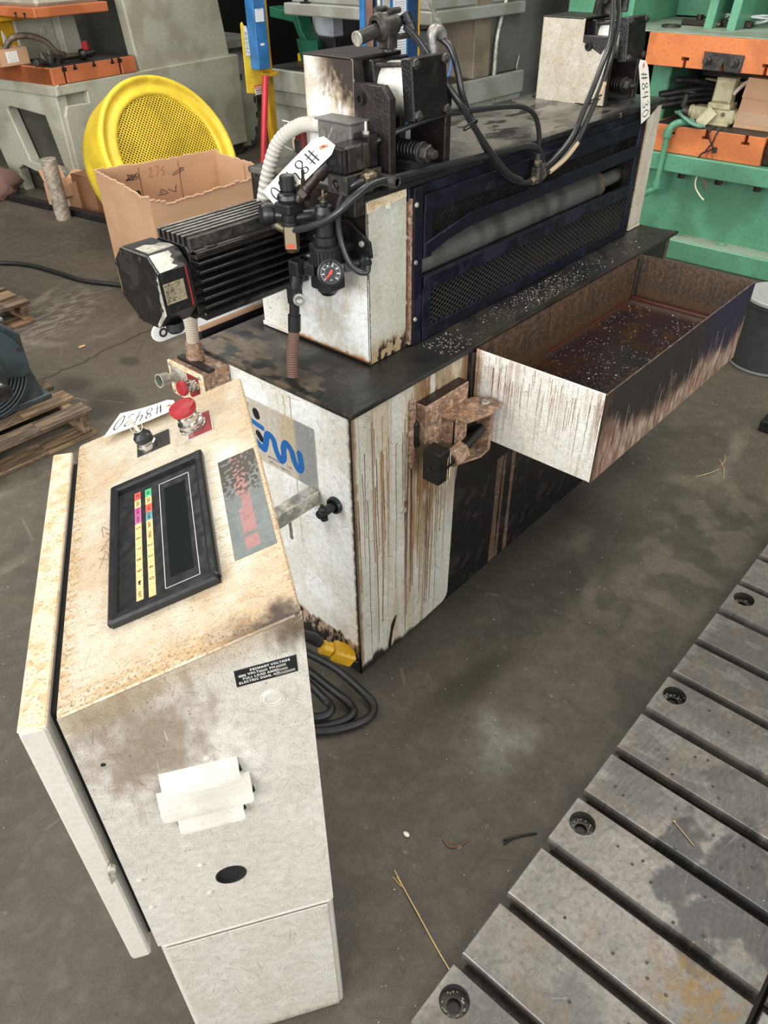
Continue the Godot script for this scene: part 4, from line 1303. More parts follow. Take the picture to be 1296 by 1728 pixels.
func actuator(t: Node3D, o: Vector3, far: bool) -> void:
	var b := Mb.new()
	b.xf = Transform3D(Basis.IDENTITY, o)
	# sheet cover
	var x0 := 0.25
	b.prism(rect2(-0.342, 1.250 if far else 1.242, -0.200, 1.474), 0.003, on_nx(x0 + 0.003), 0.0008, Rect2(-0.342, 1.25, 0.142, 0.224))
	part("cover_side", b, M.cover_far if far else M.cover_near, t, "white painted cover sheet of the far cylinder" if far else "white cover sheet of the near cylinder smeared with soot")
	b = Mb.new()
	b.xf = Transform3D(Basis.IDENTITY, o)
	b.span(x0, 0.405, 1.471, 1.476, -0.344, -0.205, 0.001)
	b.span(0.402, 0.405, 1.256, 1.472, -0.342, -0.205, 0.001)
	part("cover_top", b, M.black_plate, t)
	if far:
		b = Mb.new()
		b.xf = Transform3D(Basis.IDENTITY, o)
		b.lathe(Vector3(x0, 1.30, -0.213), Vector3.LEFT, [[0.007, 0.0], [0.006, 0.003], [0.0, 0.004]], 12)
		part("bolt_head", b, M.cover_far, t)
	# side plates of the clevis
	for k in 2:
		b = Mb.new()
		b.xf = Transform3D(Basis.IDENTITY, o)
		var xx: float = 0.272 if k == 0 else 0.455
		b.prism(poly([-0.204, 1.256, -0.104, 1.256, -0.104, 1.412, -0.124, 1.434, -0.204, 1.434]), 0.021, on_nx(xx), 0.002)
		if not far and k == 0:
			b.prism(poly([-0.160, 1.243, -0.104, 1.243, -0.104, 1.258, -0.160, 1.258]), 0.021, on_nx(xx), 0.001)
		part("clevis_plate", b, M.black_plate, t)
	if far:
		b = Mb.new()
		b.xf = Transform3D(Basis.IDENTITY, o)
		b.prism(poly([-0.203, 1.257, -0.106, 1.257, -0.106, 1.412, -0.116, 1.418, -0.136, 1.388, -0.203, 1.418]), 0.002, on_nx(0.2512), 0.0005, Rect2(-0.342, 1.25, 0.24, 0.224))
		part("painted_lower_plate", b, M.cover_far, t)
	b = Mb.new()
	b.xf = Transform3D(Basis.IDENTITY, o)
	b.lathe(Vector3(0.251, 1.407, -0.178), Vector3.LEFT, [[0.013, 0.0], [0.013, 0.003], [0.010, 0.003], [0.010, 0.007], [0.006, 0.007], [0.006, 0.002], [0.0, 0.002]], 18)
	part("pivot_pin", b, M.black, t)
	# cylinder, tilted a little
	var d := Vector3(0, 0.10, 0.995).normalized()
	var cx := 0.352
	var c := Vector3(cx, 1.424, -0.082)
	var up := Vector3(0, d.z, -d.y)
	var ax := Transform3D(Basis(Vector3.RIGHT, up, d), c)
	b = Mb.new()
	b.xf = Transform3D(Basis.IDENTITY, o) * ax
	b.box(Vector3(0, 0, -0.014), Vector3(0.112, 0.112, 0.028), 0.0025)
	var cyl := part("cylinder_end_plate", b, M.black, t)
	b = Mb.new()
	b.xf = Transform3D(Basis.IDENTITY, o) * ax
	b.box(Vector3(0, 0, -0.116), Vector3(0.112, 0.112, 0.03), 0.0025)
	part("rear_end_plate", b, M.black, t)
	b = Mb.new()
	b.xf = Transform3D(Basis.IDENTITY, o) * ax
	b.cyl(Vector3(0, 0, -0.102), Vector3(0, 0, -0.027), 0.050, -1.0, 32)
	part("cylinder_tube", b, M.white, t, "worn white air cylinder barrel")
	for sx in [-1, 1]:
		for sy in [-1, 1]:
			b = Mb.new()
			b.xf = Transform3D(Basis.IDENTITY, o) * ax
			b.cyl(Vector3(sx * 0.046, sy * 0.045, -0.11), Vector3(sx * 0.046, sy * 0.045, 0.012), 0.005, -1.0, 10)
			b.hexnut(Vector3(sx * 0.046, sy * 0.045, 0.0), Vector3(sx * 0.046, sy * 0.045, 0.008), 0.0098)
			part("tie_rod", b, M.steel_dark, t)
	# spring on its rod
	var r0 := Vector3(0.335, 1.305, -0.20)
	b = Mb.new()
	b.xf = Transform3D(Basis.IDENTITY, o)
	var pts := []
	for i in 8 * 12 + 1:
		var a := TAU * i / 12.0
		pts.append(r0 + Vector3(cos(a) * 0.0165, sin(a) * 0.0165, 0.035 + 0.075 * i / 96.0))
	b.tube(pts, 0.0045, 6, 1)
	part("coil_spring", b, M.black, t, "black coil spring")
	b = Mb.new()
	b.xf = Transform3D(Basis.IDENTITY, o)
	b.cyl(r0, r0 + Vector3(0, 0, 0.150), 0.009, -1.0, 14, 0.001)
	b.cyl(r0 + Vector3(0, 0, 0.110), r0 + Vector3(0, 0, 0.116), 0.021, -1.0, 18, 0.001)
	b.hexnut(r0 + Vector3(0, 0, 0.116), r0 + Vector3(0, 0, 0.134), 0.018)
	part("spring_rod", b, M.steel_dark, t)
	b = Mb.new()
	b.xf = Transform3D(Basis.IDENTITY, o)
	b.span(0.255, 0.47, 1.245, 1.262, -0.36, -0.11, 0.002)
	b.span(0.29, 0.44, 1.262, 1.36, -0.33, -0.22, 0.002)
	part("cylinder_mount", b, M.void_black, t)

func motor(t: Node3D) -> void:
	var oc := poly([-0.442, 1.170, -0.352, 1.170, -0.322, 1.140, -0.315, 1.056, -0.354, 1.017, -0.415, 1.016, -0.470, 1.058, -0.472, 1.139])
	var b := Mb.new()
	b.prism(oc, 0.074, on_nx(-0.122), 0.003)
	var mt := part("servo_motor", b, M.black, t, "black finned servo motor, paint chipped to bare metal")
	b = Mb.new()
	b.prism(oc, 0.006, on_nx(-0.1965), 0.0015)
	part("end_cap", b, M.black_gloss, mt)
	b = Mb.new()
	for q in [[-0.440, 1.160], [-0.372, 1.160], [-0.328, 1.122], [-0.327, 1.066], [-0.462, 1.066], [-0.466, 1.130], [-0.36, 1.026], [-0.42, 1.026]]:
		b = Mb.new()
		b.lathe(Vector3(-0.202, q[1], q[0]), Vector3.LEFT, [[0.0048, 0.0], [0.0048, 0.0035], [0.0025, 0.0035], [0.0022, 0.001], [0.0, 0.001]], 12)
		part("cap_screw", b, M.steel_dark, mt)
	# bare metal chips on the end cap housing
	b = Mb.new()
	var sl := Transform3D(Basis(Vector3.RIGHT, Vector3(0, 0.7071, -0.7071), Vector3(0, 0.7071, 0.7071)), Vector3(0, 1.1705, -0.3515))
	b.prism(poly([-0.196, -0.002, -0.15, -0.003, -0.148, -0.012, -0.155, -0.016, -0.150, -0.024, -0.160, -0.030, -0.150, -0.038, -0.165, -0.041, -0.196, -0.042]), 0.0012, sl)
	b.prism(poly([-0.19, 0.36, -0.125, 0.362, -0.125, 0.385, -0.135, 0.40, -0.15, 0.395, -0.165, 0.41, -0.19, 0.405]), 0.0008, on_py(1.1701))
	b.prism(poly([-0.3225, 1.137, -0.316, 1.056, -0.352, 1.0195, -0.358, 1.024, -0.335, 1.05, -0.326, 1.065, -0.330, 1.085, -0.326, 1.10, -0.3285, 1.125]), 0.0006, on_nx(-0.2024))
	part("bare_metal_chip", b, M.galv, mt, "patches of bare metal")
	b = Mb.new()
	var tilt := Transform3D(Basis(Vector3.RIGHT, Vector3(0, 1, -0.083).normalized(), Vector3(0, 0.083, 1).normalized()), Vector3(0, 1.098, -0.3183))
	b.prism(rect2(-0.196, -0.022, -0.146, 0.020), 0.0012, tilt, 0.0003, Rect2(-0.196, -0.022, 0.05, 0.042))
	var im := paint(256, 200, func(u: float, v: float): return c8(168, 158, 132).lerp(c8(120, 108, 84), ss(0.5, 0.75, nb(1, u * 0.6, v * 0.6))))
	for k in 8:
		var y := 0.10 + 0.105 * k
		lettering(im, ["MOTOR NO", "TYPE SE", "VOLT 140", "RPM 3000", "AMP 27.5", "INS F", "SER 2114", "DATE 86"][k], 0.05, y + 0.05, 0.055, 0.055, c8(46, 40, 32), 1.3)
		line(im, Vector2(130, y * 200 + 8), Vector2(200 - 10 * (k % 3), y * 200 + 8), 1.2, c8(60, 54, 44, 0.7))
	part("rating_plate", b, uv_mat(im, 0.4, 0.2, 0.1), mt, "yellowed rating plate")
	b = Mb.new()
	b.prism(rect2(-0.137, -0.040, -0.133, 0.042), 0.0008, tilt)
	part("red_stripe", b, M.red_plate, mt)
	b = Mb.new()
	b.lathe(Vector3(-0.170, 1.020, -0.402), Vector3.DOWN, [[0.020, 0.0], [0.020, 0.014], [0.015, 0.018], [0.0, 0.018]], 18)
	b.lathe(Vector3(-0.166, 1.020, -0.352), Vector3(0, -1, 0.1), [[0.019, 0.0], [0.019, 0.016], [0.014, 0.022], [0.0, 0.022]], 18)
	part("cable_connector", b, M.rubber, mt)
	# finned body
	b = Mb.new()
	b.prism(poly([-0.425, 1.172, -0.335, 1.172, -0.327, 1.160, -0.327, 1.028, -0.345, 1.012, -0.44, 1.012, -0.46, 1.03, -0.46, 1.155]), 0.315, on_nx(0.197), 0.002)
	part("motor_body", b, M.black, mt)
	for i in 7:
		b = Mb.new()
		var y := 1.046 + 0.0185 * i
		b.span(-0.116, 0.196, y, y + (0.0065 if i < 6 else 0.009), -0.33, -0.298, 0.0015)
		part("side_fin", b, M.black, mt)
	for i in 6:
		b = Mb.new()
		var z := -0.428 + 0.0165 * i
		b.span(-0.118, 0.196, 1.165, 1.190, z, z + 0.0065, 0.0012)
		part("top_fin", b, M.steel_dark, mt)
		b = Mb.new()
		b.span(-0.1182, 0.196, 1.1895, 1.1912, z + 0.0004, z + 0.0061, 0.0004)
		part("worn_fin_edge", b, M.steel, mt.get_child(-1))
	b = Mb.new()
	b.span(-0.118, 0.196, 1.160, 1.191, -0.329, -0.318, 0.002)
	part("corner_rail", b, M.steel_dark, mt)
	b = Mb.new()
	b.span(-0.112, 0.196, 1.014, 1.032, -0.42, -0.312, 0.004)
	part("foot_rail", b, M.black_gloss, mt)
	b = Mb.new()
	b.span(-0.116, 0.196, 1.148, 1.168, -0.332, -0.306, 0.002)
	b.lathe(Vector3(-0.072, 1.168, -0.318), Vector3.UP, [[0.018, 0.0], [0.016, 0.003], [0.012, 0.0005], [0.0, 0.0005]], 18)
	part("upper_ledge", b, M.black_plate, mt)

func build_swarf() -> void:
	var g := RandomNumberGenerator.new()
	g.seed = 501
	var b := Mb.new()
	for i in 620:
		var x := 0.88 + g.randfn(0.0, 0.13)
		var z := -0.055 + g.randf_range(-0.045, 0.04)
		if g.randf() < 0.25:
			x = g.randf_range(0.45, 1.5)
		var a := g.randf() * TAU
		var s := g.randf_range(0.0006, 0.0018)
		b.box(Vector3.ZERO, Vector3(s * 2.0, 0.0008, s), 0.0, Transform3D(Basis(Vector3.UP, a) * Basis(Vector3.RIGHT, g.randf_range(-0.7, 0.7)), Vector3(x, 0.8515 + g.randf() * 0.001, z)))
	solo("metal_flakes", b, flat(Color(0.75, 0.73, 0.71), 0.3, 0.7), "bright metal flakes strewn over the black table below the mesh guard", "swarf", "", "stuff")
	b = Mb.new()
	for i in 90:
		var p := Vector2(g.randf_range(0.36, 0.47), g.randf_range(-0.10, -0.01))
		var a := g.randf() * TAU
		var s := g.randf_range(0.0008, 0.0022)
		b.box(Vector3.ZERO, Vector3(s * 2.5, 0.0008, s), 0.0, Transform3D(Basis(Vector3.UP, a), Vector3(p.x, 0.8515, p.y)))
	solo("pale_chips", b, flat(Color(0.72, 0.68, 0.64), 0.4, 0.3), "few pale chips beside the near foot of the guard on the black table", "swarf", "", "stuff")

# ---------------------------------------------------------------- valves, regulators and hoses on the machine
func build_pneumatics() -> void:
	var t := machine
	# regulator with pressure gauge
	var c := Vector3(0.125, 0.0, -0.176)
	var b := Mb.new()
	b.lathe(c + Vector3(0, 1.085, 0), Vector3.UP, [[0.0, 0.0], [0.022, 0.0], [0.024, 0.008], [0.024, 0.024], [0.033, 0.026]], 24)
	for i in 24:
		var a := TAU * i / 24
		b.bar(c + Vector3(cos(a) * 0.033, 1.108, sin(a) * 0.033), c + Vector3(cos(a) * 0.033, 1.140, sin(a) * 0.033), Vector3(-sin(a), 0, cos(a)), 0.006, 0.005, 0.0008)
	b.lathe(c + Vector3(0, 1.109, 0), Vector3.UP, [[0.033, 0.0], [0.033, 0.032], [0.036, 0.034], [0.036, 0.040], [0.026, 0.043], [0.026, 0.058], [0.021, 0.060], [0.021, 0.092], [0.0215, 0.092], [0.0215, 0.105], [0.017, 0.118], [0.008, 0.120], [0.008, 0.126], [0.0, 0.126]], 28)
	var rg := part("air_regulator", b, M.plastic_black, t, "ribbed black air regulator")
	b = Mb.new()
	b.box(c + Vector3(0, 1.075, 0), Vector3(0.050, 0.046, 0.062), 0.004)
	b.lathe(c + Vector3(0, 1.055, 0), Vector3.DOWN, [[0.024, 0.0], [0.024, 0.006], [0.016, 0.016], [0.0, 0.018]], 20)
	part("port_block", b, M.plastic_black, rg)
	b = Mb.new()
	b.lathe(c + Vector3(0, 1.228, 0), Vector3.UP, [[0.0055, 0.0], [0.0055, 0.010], [0.003, 0.012], [0.003, 0.030], [0.0, 0.031]], 10)
	b.cyl(c + Vector3(-0.012, 1.243, 0), c + Vector3(0.012, 1.247, 0), 0.003, -1.0, 8)
	part("bleed_valve", b, M.brass, rg)
	b = Mb.new()
	b.prism(poly([-0.30, 1.115, -0.20, 1.122, -0.135, 1.108, -0.10, 1.118, -0.105, 1.150, -0.17, 1.185, -0.24, 1.165, -0.30, 1.15]), 0.006, on_nx(0.192), 0.001)
	b.span(0.13, 0.19, 1.126, 1.140, -0.19, -0.15, 0.002)
	part("mounting_bracket", b, M.black, rg)
	b = Mb.new()
	b.lathe(Vector3(0.186, 1.143, -0.128), Vector3.LEFT, [[0.007, 0.0], [0.006, 0.004], [0.0, 0.005]], 12)
	part("screw", b, M.galv, rg)
	var gc := Vector3(0.105, 1.099, -0.146)
	var gn := Vector3(-0.62, 0.22, 0.75).normalized()
	b = Mb.new()
	b.lathe(gc - gn * 0.022, gn, [[0.0, 0.0], [0.022, 0.0], [0.0265, 0.004], [0.0265, 0.020], [0.0285, 0.021], [0.0285, 0.027], [0.0255, 0.028], [0.0245, 0.024], [0.0, 0.024]], 36)
	var gg := part("pressure_gauge", b, M.plastic_black, t, "round pressure gauge with red needle")
	var fr := Mb.frame(gc + gn * 0.0028, gn)
	b = Mb.new()
	b.prism(disc(Vector2.ZERO, 0.0245, 32), 0.0004, fr, 0.0, Rect2(-0.0245, -0.0245, 0.049, 0.049))
	var im := Image.create_empty(256, 256, false, Image.FORMAT_RGB8)
	im.fill(c8(26, 26, 28))
	for k in 29:
		var a := deg_to_rad(225.0 - 270.0 * k / 28.0)
		var d := Vector2(cos(a), -sin(a))
		var lng := k % 4 == 0
		line(im, Vector2(128, 128) + d * (92 if lng else 100), Vector2(128, 128) + d * 112, 3.0 if lng else 1.6, c8(206, 206, 202))
		line(im, Vector2(128, 128) + d * 66, Vector2(128, 128) + d * (74 if lng else 70), 1.4, c8(206, 206, 202))
		if lng:
			lettering(im, str(k / 4 * 20), (128 + d.x * 82 - 9) / 256.0, (128 + d.y * 82 + 7) / 256.0, 0.034, 0.05, c8(206, 206, 202), 1.5)
	lettering(im, "psi", 0.42, 0.82, 0.055, 0.06, c8(190, 190, 188), 1.6)
	part("dial_face", b, uv_mat(im, 0.5, 0.0, 0.0), gg)
	b = Mb.new()
	b.prism(poly([-0.0118, -0.0142, -0.0125, -0.0132, -0.002, 0.001, 0.002, 0.0075, 0.0035, 0.0055, 0.0055, 0.0048, 0.001, -0.0018]), 0.0006, fr.translated_local(Vector3(0, 0, 0.0008)))
	b.prism(disc(Vector2.ZERO, 0.0035, 14), 0.0012, fr.translated_local(Vector3(0, 0, 0.0006)))
	part("needle", b, flat(c8(228, 62, 48), 0.5), gg)
	# filter regulator in front of the motor
	c = Vector3(0.085, 0.0, -0.238)
	b = Mb.new()
	b.box(c + Vector3(0, 1.222, 0), Vector3(0.046, 0.022, 0.046), 0.004)
	b.lathe(c + Vector3(0, 1.234, 0), Vector3.UP, [[0.022, 0.0], [0.024, 0.006], [0.022, 0.014], [0.0165, 0.017], [0.0165, 0.020]], 22)
	b.lathe(c + Vector3(0, 1.212, 0), Vector3.DOWN, [[0.018, 0.0], [0.017, 0.016], [0.020, 0.018], [0.020, 0.026]], 20)
	b.lathe(c + Vector3(-0.02, 1.205, -0.040), Vector3(-0.8, 0.1, -0.35), [[0.0, -0.01], [0.021, -0.008], [0.023, 0.0], [0.023, 0.012], [0.018, 0.020], [0.0, 0.021]], 22)
	b.cyl(c + Vector3(0.0, 1.200, 0.0), c + Vector3(0.05, 1.200, 0.03), 0.013, -1.0, 14)
	b.lathe(c + Vector3(0.045, 1.197, 0.035), Vector3(-0.5, 0, 0.8), [[0.014, -0.03], [0.016, 0.0], [0.013, 0.010], [0.007, 0.010], [0.006, 0.006], [0.0, 0.006]], 16)
	var fl := part("filter_regulator", b, M.plastic_black, t, "small filter regulator with ribbed knob")
	b = Mb.new()
	b.lathe(c + Vector3(0, 1.253, 0), Vector3.UP, [[0.0135, 0.0], [0.0150, 0.004], [0.0145, 0.030], [0.013, 0.032], [0.0, 0.032]], 20)
	for i in 18:
		var a := TAU * i / 18
		b.bar(c + Vector3(cos(a) * 0.0148, 1.258, sin(a) * 0.0148), c + Vector3(cos(a) * 0.0145, 1.281, sin(a) * 0.0145), Vector3(-sin(a), 0, cos(a)), 0.0028, 0.002, 0.0004)
	part("knob", b, M.plastic_black, fl)
	b = Mb.new()
	b.lathe(c + Vector3(0, 1.188, 0), Vector3.DOWN, [[0.017, 0.0], [0.017, 0.046], [0.013, 0.058], [0.0, 0.060]], 20)
	part("bowl", b, flat(c8(62, 48, 36), 0.25), fl, "oil-brown filter bowl")
	b = Mb.new()
	b.prism(poly([-0.012, 0.0, 0.012, 0.0, 0.011, 0.046, -0.011, 0.046]), 0.0015, Mb.frame(c + Vector3(0, 1.140, 0) + Vector3(-0.75, 0, 0.62) * 0.0168, Vector3(-0.75, 0, 0.62)))
	part("sticker", b, flat(c8(128, 116, 90), 0.6), fl)
	b = Mb.new()
	b.prism(poly([-0.011, 0.002, 0.008, 0.002, 0.009, 0.010, -0.006, 0.012]), 0.002, Mb.frame(c + Vector3(0, 1.140, 0) + Vector3(-0.75, 0, 0.62) * 0.0168, Vector3(-0.75, 0, 0.62)))
	part("orange_mark", b, flat(c8(180, 78, 46), 0.6), fl)
	b = Mb.new()
	b.tube(vs([0.078, 1.205, -0.25, 0.068, 1.204, -0.268, 0.066, 1.196, -0.276, 0.070, 1.178, -0.270]), 0.012, 12, 5)
	part("elbow", b, M.plastic_black, fl)
	b = Mb.new()
	b.cyl(Vector3(0.070, 1.184, -0.268), Vector3(0.082, 1.174, -0.252), 0.0095, -1.0, 14)
	b.hexnut(Vector3(0.080, 1.176, -0.255), Vector3(0.088, 1.172, -0.246), 0.010)
	part("hose_fitting", b, M.brass, fl)
	# rusty nipple between the filter and the valve
	b = Mb.new()
	b.cyl(Vector3(0.095, 1.235, -0.222), Vector3(0.112, 1.262, -0.205), 0.013, -1.0, 14)
	b.hexnut(Vector3(0.100, 1.245, -0.216), Vector3(0.108, 1.256, -0.208), 0.017)
	b.cyl(Vector3(0.112, 1.262, -0.205), Vector3(0.136, 1.300, -0.178), 0.0115, -1.0, 14)
	b.cyl(Vector3(0.125, 1.284, -0.190), Vector3(0.140, 1.308, -0.172), 0.017, -1.0, 16)
	b.lathe(Vector3(0.106, 1.266, -0.212), Vector3(-0.1, 1, 0.1), [[0.005, 0.0], [0.005, 0.012], [0.003, 0.014], [0.003, 0.03], [0.0, 0.03]], 10)
	part("pipe_nipple", b, M.rust_dark, t)
	# valve on its manifold
	b = Mb.new()
	b.span(0.134, 0.240, 1.252, 1.290, -0.170, -0.116, 0.002)
	b.lathe(Vector3(0.134, 1.271, -0.146), Vector3.LEFT, [[0.011, 0.0], [0.010, 0.002], [0.008, 0.0], [0.006, -0.0], [0.0, 0.0005]], 16)
	b.span(0.17, 0.23, 1.20, 1.254, -0.165, -0.130, 0.002)
	var mf := part("valve_manifold", b, M.steel_dark, t)
	b = Mb.new()
	b.span(0.134, 0.208, 1.291, 1.342, -0.168, -0.120, 0.004)
	b.span(0.208, 0.236, 1.291, 1.352, -0.166, -0.122, 0.003)
	b.span(0.128, 0.136, 1.294, 1.340, -0.166, -0.124, 0.003)
	part("valve_body", b, M.black_gloss, mf, "black solenoid valve, paint worn at the edges")
	b = Mb.new()
	b.span(0.146, 0.205, 1.295, 1.340, -0.1215, -0.1185, 0.001)
	part("worn_cover", b, M.steel_dark, mf)
	b = Mb.new()
	b.span(0.182, 0.186, 1.308, 1.343, -0.119, -0.1175, 0.0004)
	for q in [[-0.153, 1.331], [-0.139, 1.331], [-0.153, 1.301], [-0.139, 1.301]]:
		b.lathe(Vector3(0.1285, q[1], q[0]), Vector3.LEFT, [[0.0035, 0.0], [0.003, 0.002], [0.0012, 0.002], [0.001, 0.0005], [0.0, 0.0005]], 10)
	part("indicator_screws", b, M.plastic_black, mf).set_meta("kind", "stuff")
	b = Mb.new()
	b.prism(rect2(-0.156, 1.309, -0.136, 1.321), 0.0012, on_nx(0.128), 0.0003)
	part("valve_detail", b, M.plastic_black, mf)
	b = Mb.new()
	b.cyl(Vector3(0.222, 1.350, -0.142), Vector3(0.222, 1.374, -0.142), 0.003, -1.0, 8)
	b.cyl(Vector3(0.222, 1.352, -0.142), Vector3(0.222, 1.356, -0.142), 0.007, -1.0, 12)
	part("manual_pin", b, M.galv, mf)
	b = Mb.new()
	b.cyl(Vector3(0.222, 1.272, -0.12), Vector3(0.222, 1.272, -0.060), 0.0115, -1.0, 16)
	b.lathe(Vector3(0.222, 1.272, -0.060), Vector3.BACK, [[0.0115, 0.0], [0.012, 0.002], [0.008, 0.003], [0.007, 0.0], [0.0, 0.0]], 16)
	part("silencer", b, M.steel_dark, mf)
	b = Mb.new()
	b.cyl(Vector3(0.196, 1.283, -0.12), Vector3(0.190, 1.283, -0.098), 0.012, -1.0, 14)
	b.cyl(Vector3(0.190, 1.284, -0.100), Vector3(0.168, 1.282, -0.100), 0.010, -1.0, 14)
	b.hexnut(Vector3(0.176, 1.282, -0.100), Vector3(0.168, 1.281, -0.101), 0.012)
	part("hose_elbow", b, M.brass, mf)
	# junction box with knockouts
	b = Mb.new()
	b.span(0.199, 0.256, 1.322, 1.368, -0.260, -0.164, 0.004)
	b.span(0.196, 0.260, 1.368, 1.372, -0.264, -0.160, 0.001)
	var jb := part("junction_box", b, M.box_grey, t, "grey junction box with three knockouts")
	for k in 3:
		b = Mb.new()
		b.lathe(Vector3(0.199, 1.345, -0.242 + 0.030 * k), Vector3.LEFT, [[0.0115, 0.0], [0.0115, 0.0016], [0.0095, 0.0016], [0.0095, 0.0004], [0.0, 0.0004]], 20)
		part("knockout", b, M.box_grey, jb)
	b = Mb.new()
	b.cyl(Vector3(0.225, 1.352, -0.268), Vector3(0.225, 1.350, -0.29), 0.015, -1.0, 14)
	b.tube(vs([0.225, 1.350, -0.285, 0.215, 1.345, -0.33, 0.19, 1.31, -0.375, 0.17, 1.24, -0.40, 0.16, 1.16, -0.42]), 0.0145, 12, 14, 0.07)
	part("flexible_conduit", b, flat(c8(196, 190, 178), 0.6), t, "pale ridged conduit behind the paper tag")
	# elbow, nozzle and braided hose standing on the table
	b = Mb.new()
	b.box(Vector3(0.096, 1.098, -0.196), Vector3(0.02, 0.026, 0.03), 0.003)
	b.hexnut(Vector3(0.100, 1.098, -0.200), Vector3(0.092, 1.098, -0.212), 0.015)
	b.box(Vector3(0.082, 1.098, -0.224), Vector3(0.030, 0.034, 0.030), 0.003)
	b.cyl(Vector3(0.080, 1.082, -0.225), Vector3(0.075, 1.055, -0.228), 0.015, -1.0, 14)
	b.box(Vector3(0.073, 1.040, -0.230), Vector3(0.028, 0.046, 0.028), 0.004)
	b.cyl(Vector3(0.071, 1.02, -0.231), Vector3(0.069, 0.99, -0.233), 0.012, -1.0, 12)
	b.cyl(Vector3(0.069, 0.992, -0.233), Vector3(0.066, 0.955, -0.234), 0.0145, -1.0, 14)
	var eb := part("elbow_fitting", b, M.plastic_black, t)
	b = Mb.new()
	b.lathe(Vector3(0.070, 1.035, -0.215), Vector3(-0.55, 0.1, 0.75), [[0.010, -0.01], [0.012, 0.0], [0.0135, 0.004], [0.0135, 0.014], [0.009, 0.015], [0.007, 0.012], [0.0, 0.010]], 18)
	part("test_port", b, M.steel, eb)
	b = Mb.new()
	b.tube(vs([0.067, 0.965, -0.234, 0.060, 0.93, -0.235, 0.050, 0.89, -0.233, 0.044, 0.848, -0.230]), 0.0125, 14, 16, 0.05)
	part("braided_hose", b, flat(c8(112, 84, 72), 0.75), t, "braided brown hose standing on the table")
	# elbow at the lower right of the regulator
	b = Mb.new()
	b.hexnut(Vector3(0.150, 1.100, -0.150), Vector3(0.163, 1.102, -0.138), 0.014)
	b.cyl(Vector3(0.163, 1.102, -0.138), Vector3(0.182, 1.106, -0.118), 0.011, -1.0, 14)
	b.lathe(Vector3(0.178, 1.110, -0.112), Vector3(-0.6, -0.1, 0.7), [[0.0, -0.012], [0.013, -0.012], [0.014, 0.006], [0.010, 0.012], [0.0, 0.012]], 16)
	part("push_in_elbow", b, M.plastic_black, rg)
	# hoses
	hose(t, [0.084, 1.174, -0.252, 0.082, 1.178, -0.225, 0.085, 1.190, -0.190, 0.092, 1.208, -0.145, 0.104, 1.232, -0.110, 0.130, 1.257, -0.094, 0.180, 1.274, -0.086, 0.270, 1.273, -0.080, 0.36, 1.270, -0.080, 0.50, 1.262, -0.082, 0.66, 1.254, -0.086, 0.76, 1.246, -0.088, 0.805, 1.230, -0.09, 0.828, 1.205, -0.09, 0.832, 1.180, -0.09], 0.0078)
	hose(t, [0.238, 1.332, -0.140, 0.29, 1.348, -0.118, 0.36, 1.362, -0.098, 0.42, 1.366, -0.088, 0.52, 1.360, -0.085, 0.64, 1.350, -0.087, 0.72, 1.337, -0.09, 0.772, 1.312, -0.09, 0.800, 1.268, -0.09, 0.806, 1.225, -0.09], 0.0062)
	hose(t, [0.169, 1.281, -0.101, 0.152, 1.270, -0.118, 0.142, 1.245, -0.140, 0.138, 1.205, -0.148, 0.138, 1.160, -0.143, 0.142, 1.120, -0.128, 0.152, 1.098, -0.110, 0.166, 1.094, -0.098, 0.174, 1.104, -0.100], 0.0068)
	hose(t, [0.46, 1.500, -0.155, 0.468, 1.480, -0.125, 0.470, 1.44, -0.105, 0.475, 1.392, -0.092, 0.52, 1.326, -0.088, 0.585, 1.256, -0.086, 0.66, 1.198, -0.085, 0.72, 1.170, -0.085, 0.775, 1.158, -0.088], 0.0072)
	hose(t, [0.37, 1.522, -0.165, 0.40, 1.490, -0.148, 0.43, 1.43, -0.115, 0.455, 1.38, -0.082, 0.50, 1.332, -0.077, 0.57, 1.268, -0.075, 0.65, 1.206, -0.075, 0.72, 1.176, -0.08], 0.0072)
	hose(t, [1.420, 1.530, -0.27, 1.36, 1.522, -0.235, 1.27, 1.485, -0.18, 1.16, 1.43, -0.12, 1.08, 1.372, -0.096, 1.02, 1.30, -0.09, 0.968, 1.236, -0.088, 0.89, 1.196, -0.088, 0.822, 1.176, -0.088], 0.0072)
	hose(t, [1.470, 1.520, -0.28, 1.40, 1.500, -0.235, 1.28, 1.462, -0.165, 1.15, 1.405, -0.105, 1.085, 1.345, -0.085, 1.03, 1.275, -0.082, 0.985, 1.218, -0.084, 0.91, 1.182, -0.086, 0.835, 1.164, -0.088], 0.0072)
	b = Mb.new()
	b.tube(vs([1.085, 1.347, -0.0785, 1.06, 1.312, -0.077]), 0.006, 8, 1)
	b.tube(vs([0.985, 1.217, -0.080, 0.93, 1.188, -0.080, 0.86, 1.168, -0.082]), 0.0062, 8, 4)
	part("hose_scuff", b, flat(c8(176, 152, 120), 0.8), t)
	b = Mb.new()
	for q in [[1.06, 1.31, -0.087], [0.495, 1.333, -0.083]]:
		b = Mb.new()
		b.tube(vs([q[0] - 0.02, q[1], q[2], q[0], q[1] + 0.012, q[2] + 0.016, q[0] + 0.02, q[1], q[2], q[0], q[1] - 0.012, q[2] - 0.014, q[0] - 0.02, q[1], q[2]]), 0.002, 6, 4)
		part("cable_tie", b, M.plastic_black, t)
	# branch fitting hanging before the guard
	b = Mb.new()
	b.box(Vector3(0.812, 1.168, -0.090), Vector3(0.030, 0.042, 0.024), 0.004)
	b.cyl(Vector3(0.832, 1.170, -0.09), Vector3(0.832, 1.196, -0.09), 0.0095, -1.0, 14)
	b.cyl(Vector3(0.807, 1.19, -0.09), Vector3(0.807, 1.222, -0.09), 0.009, -1.0, 14)
	var bf := part("branch_fitting", b, M.steel_dark, t)
	b = Mb.new()
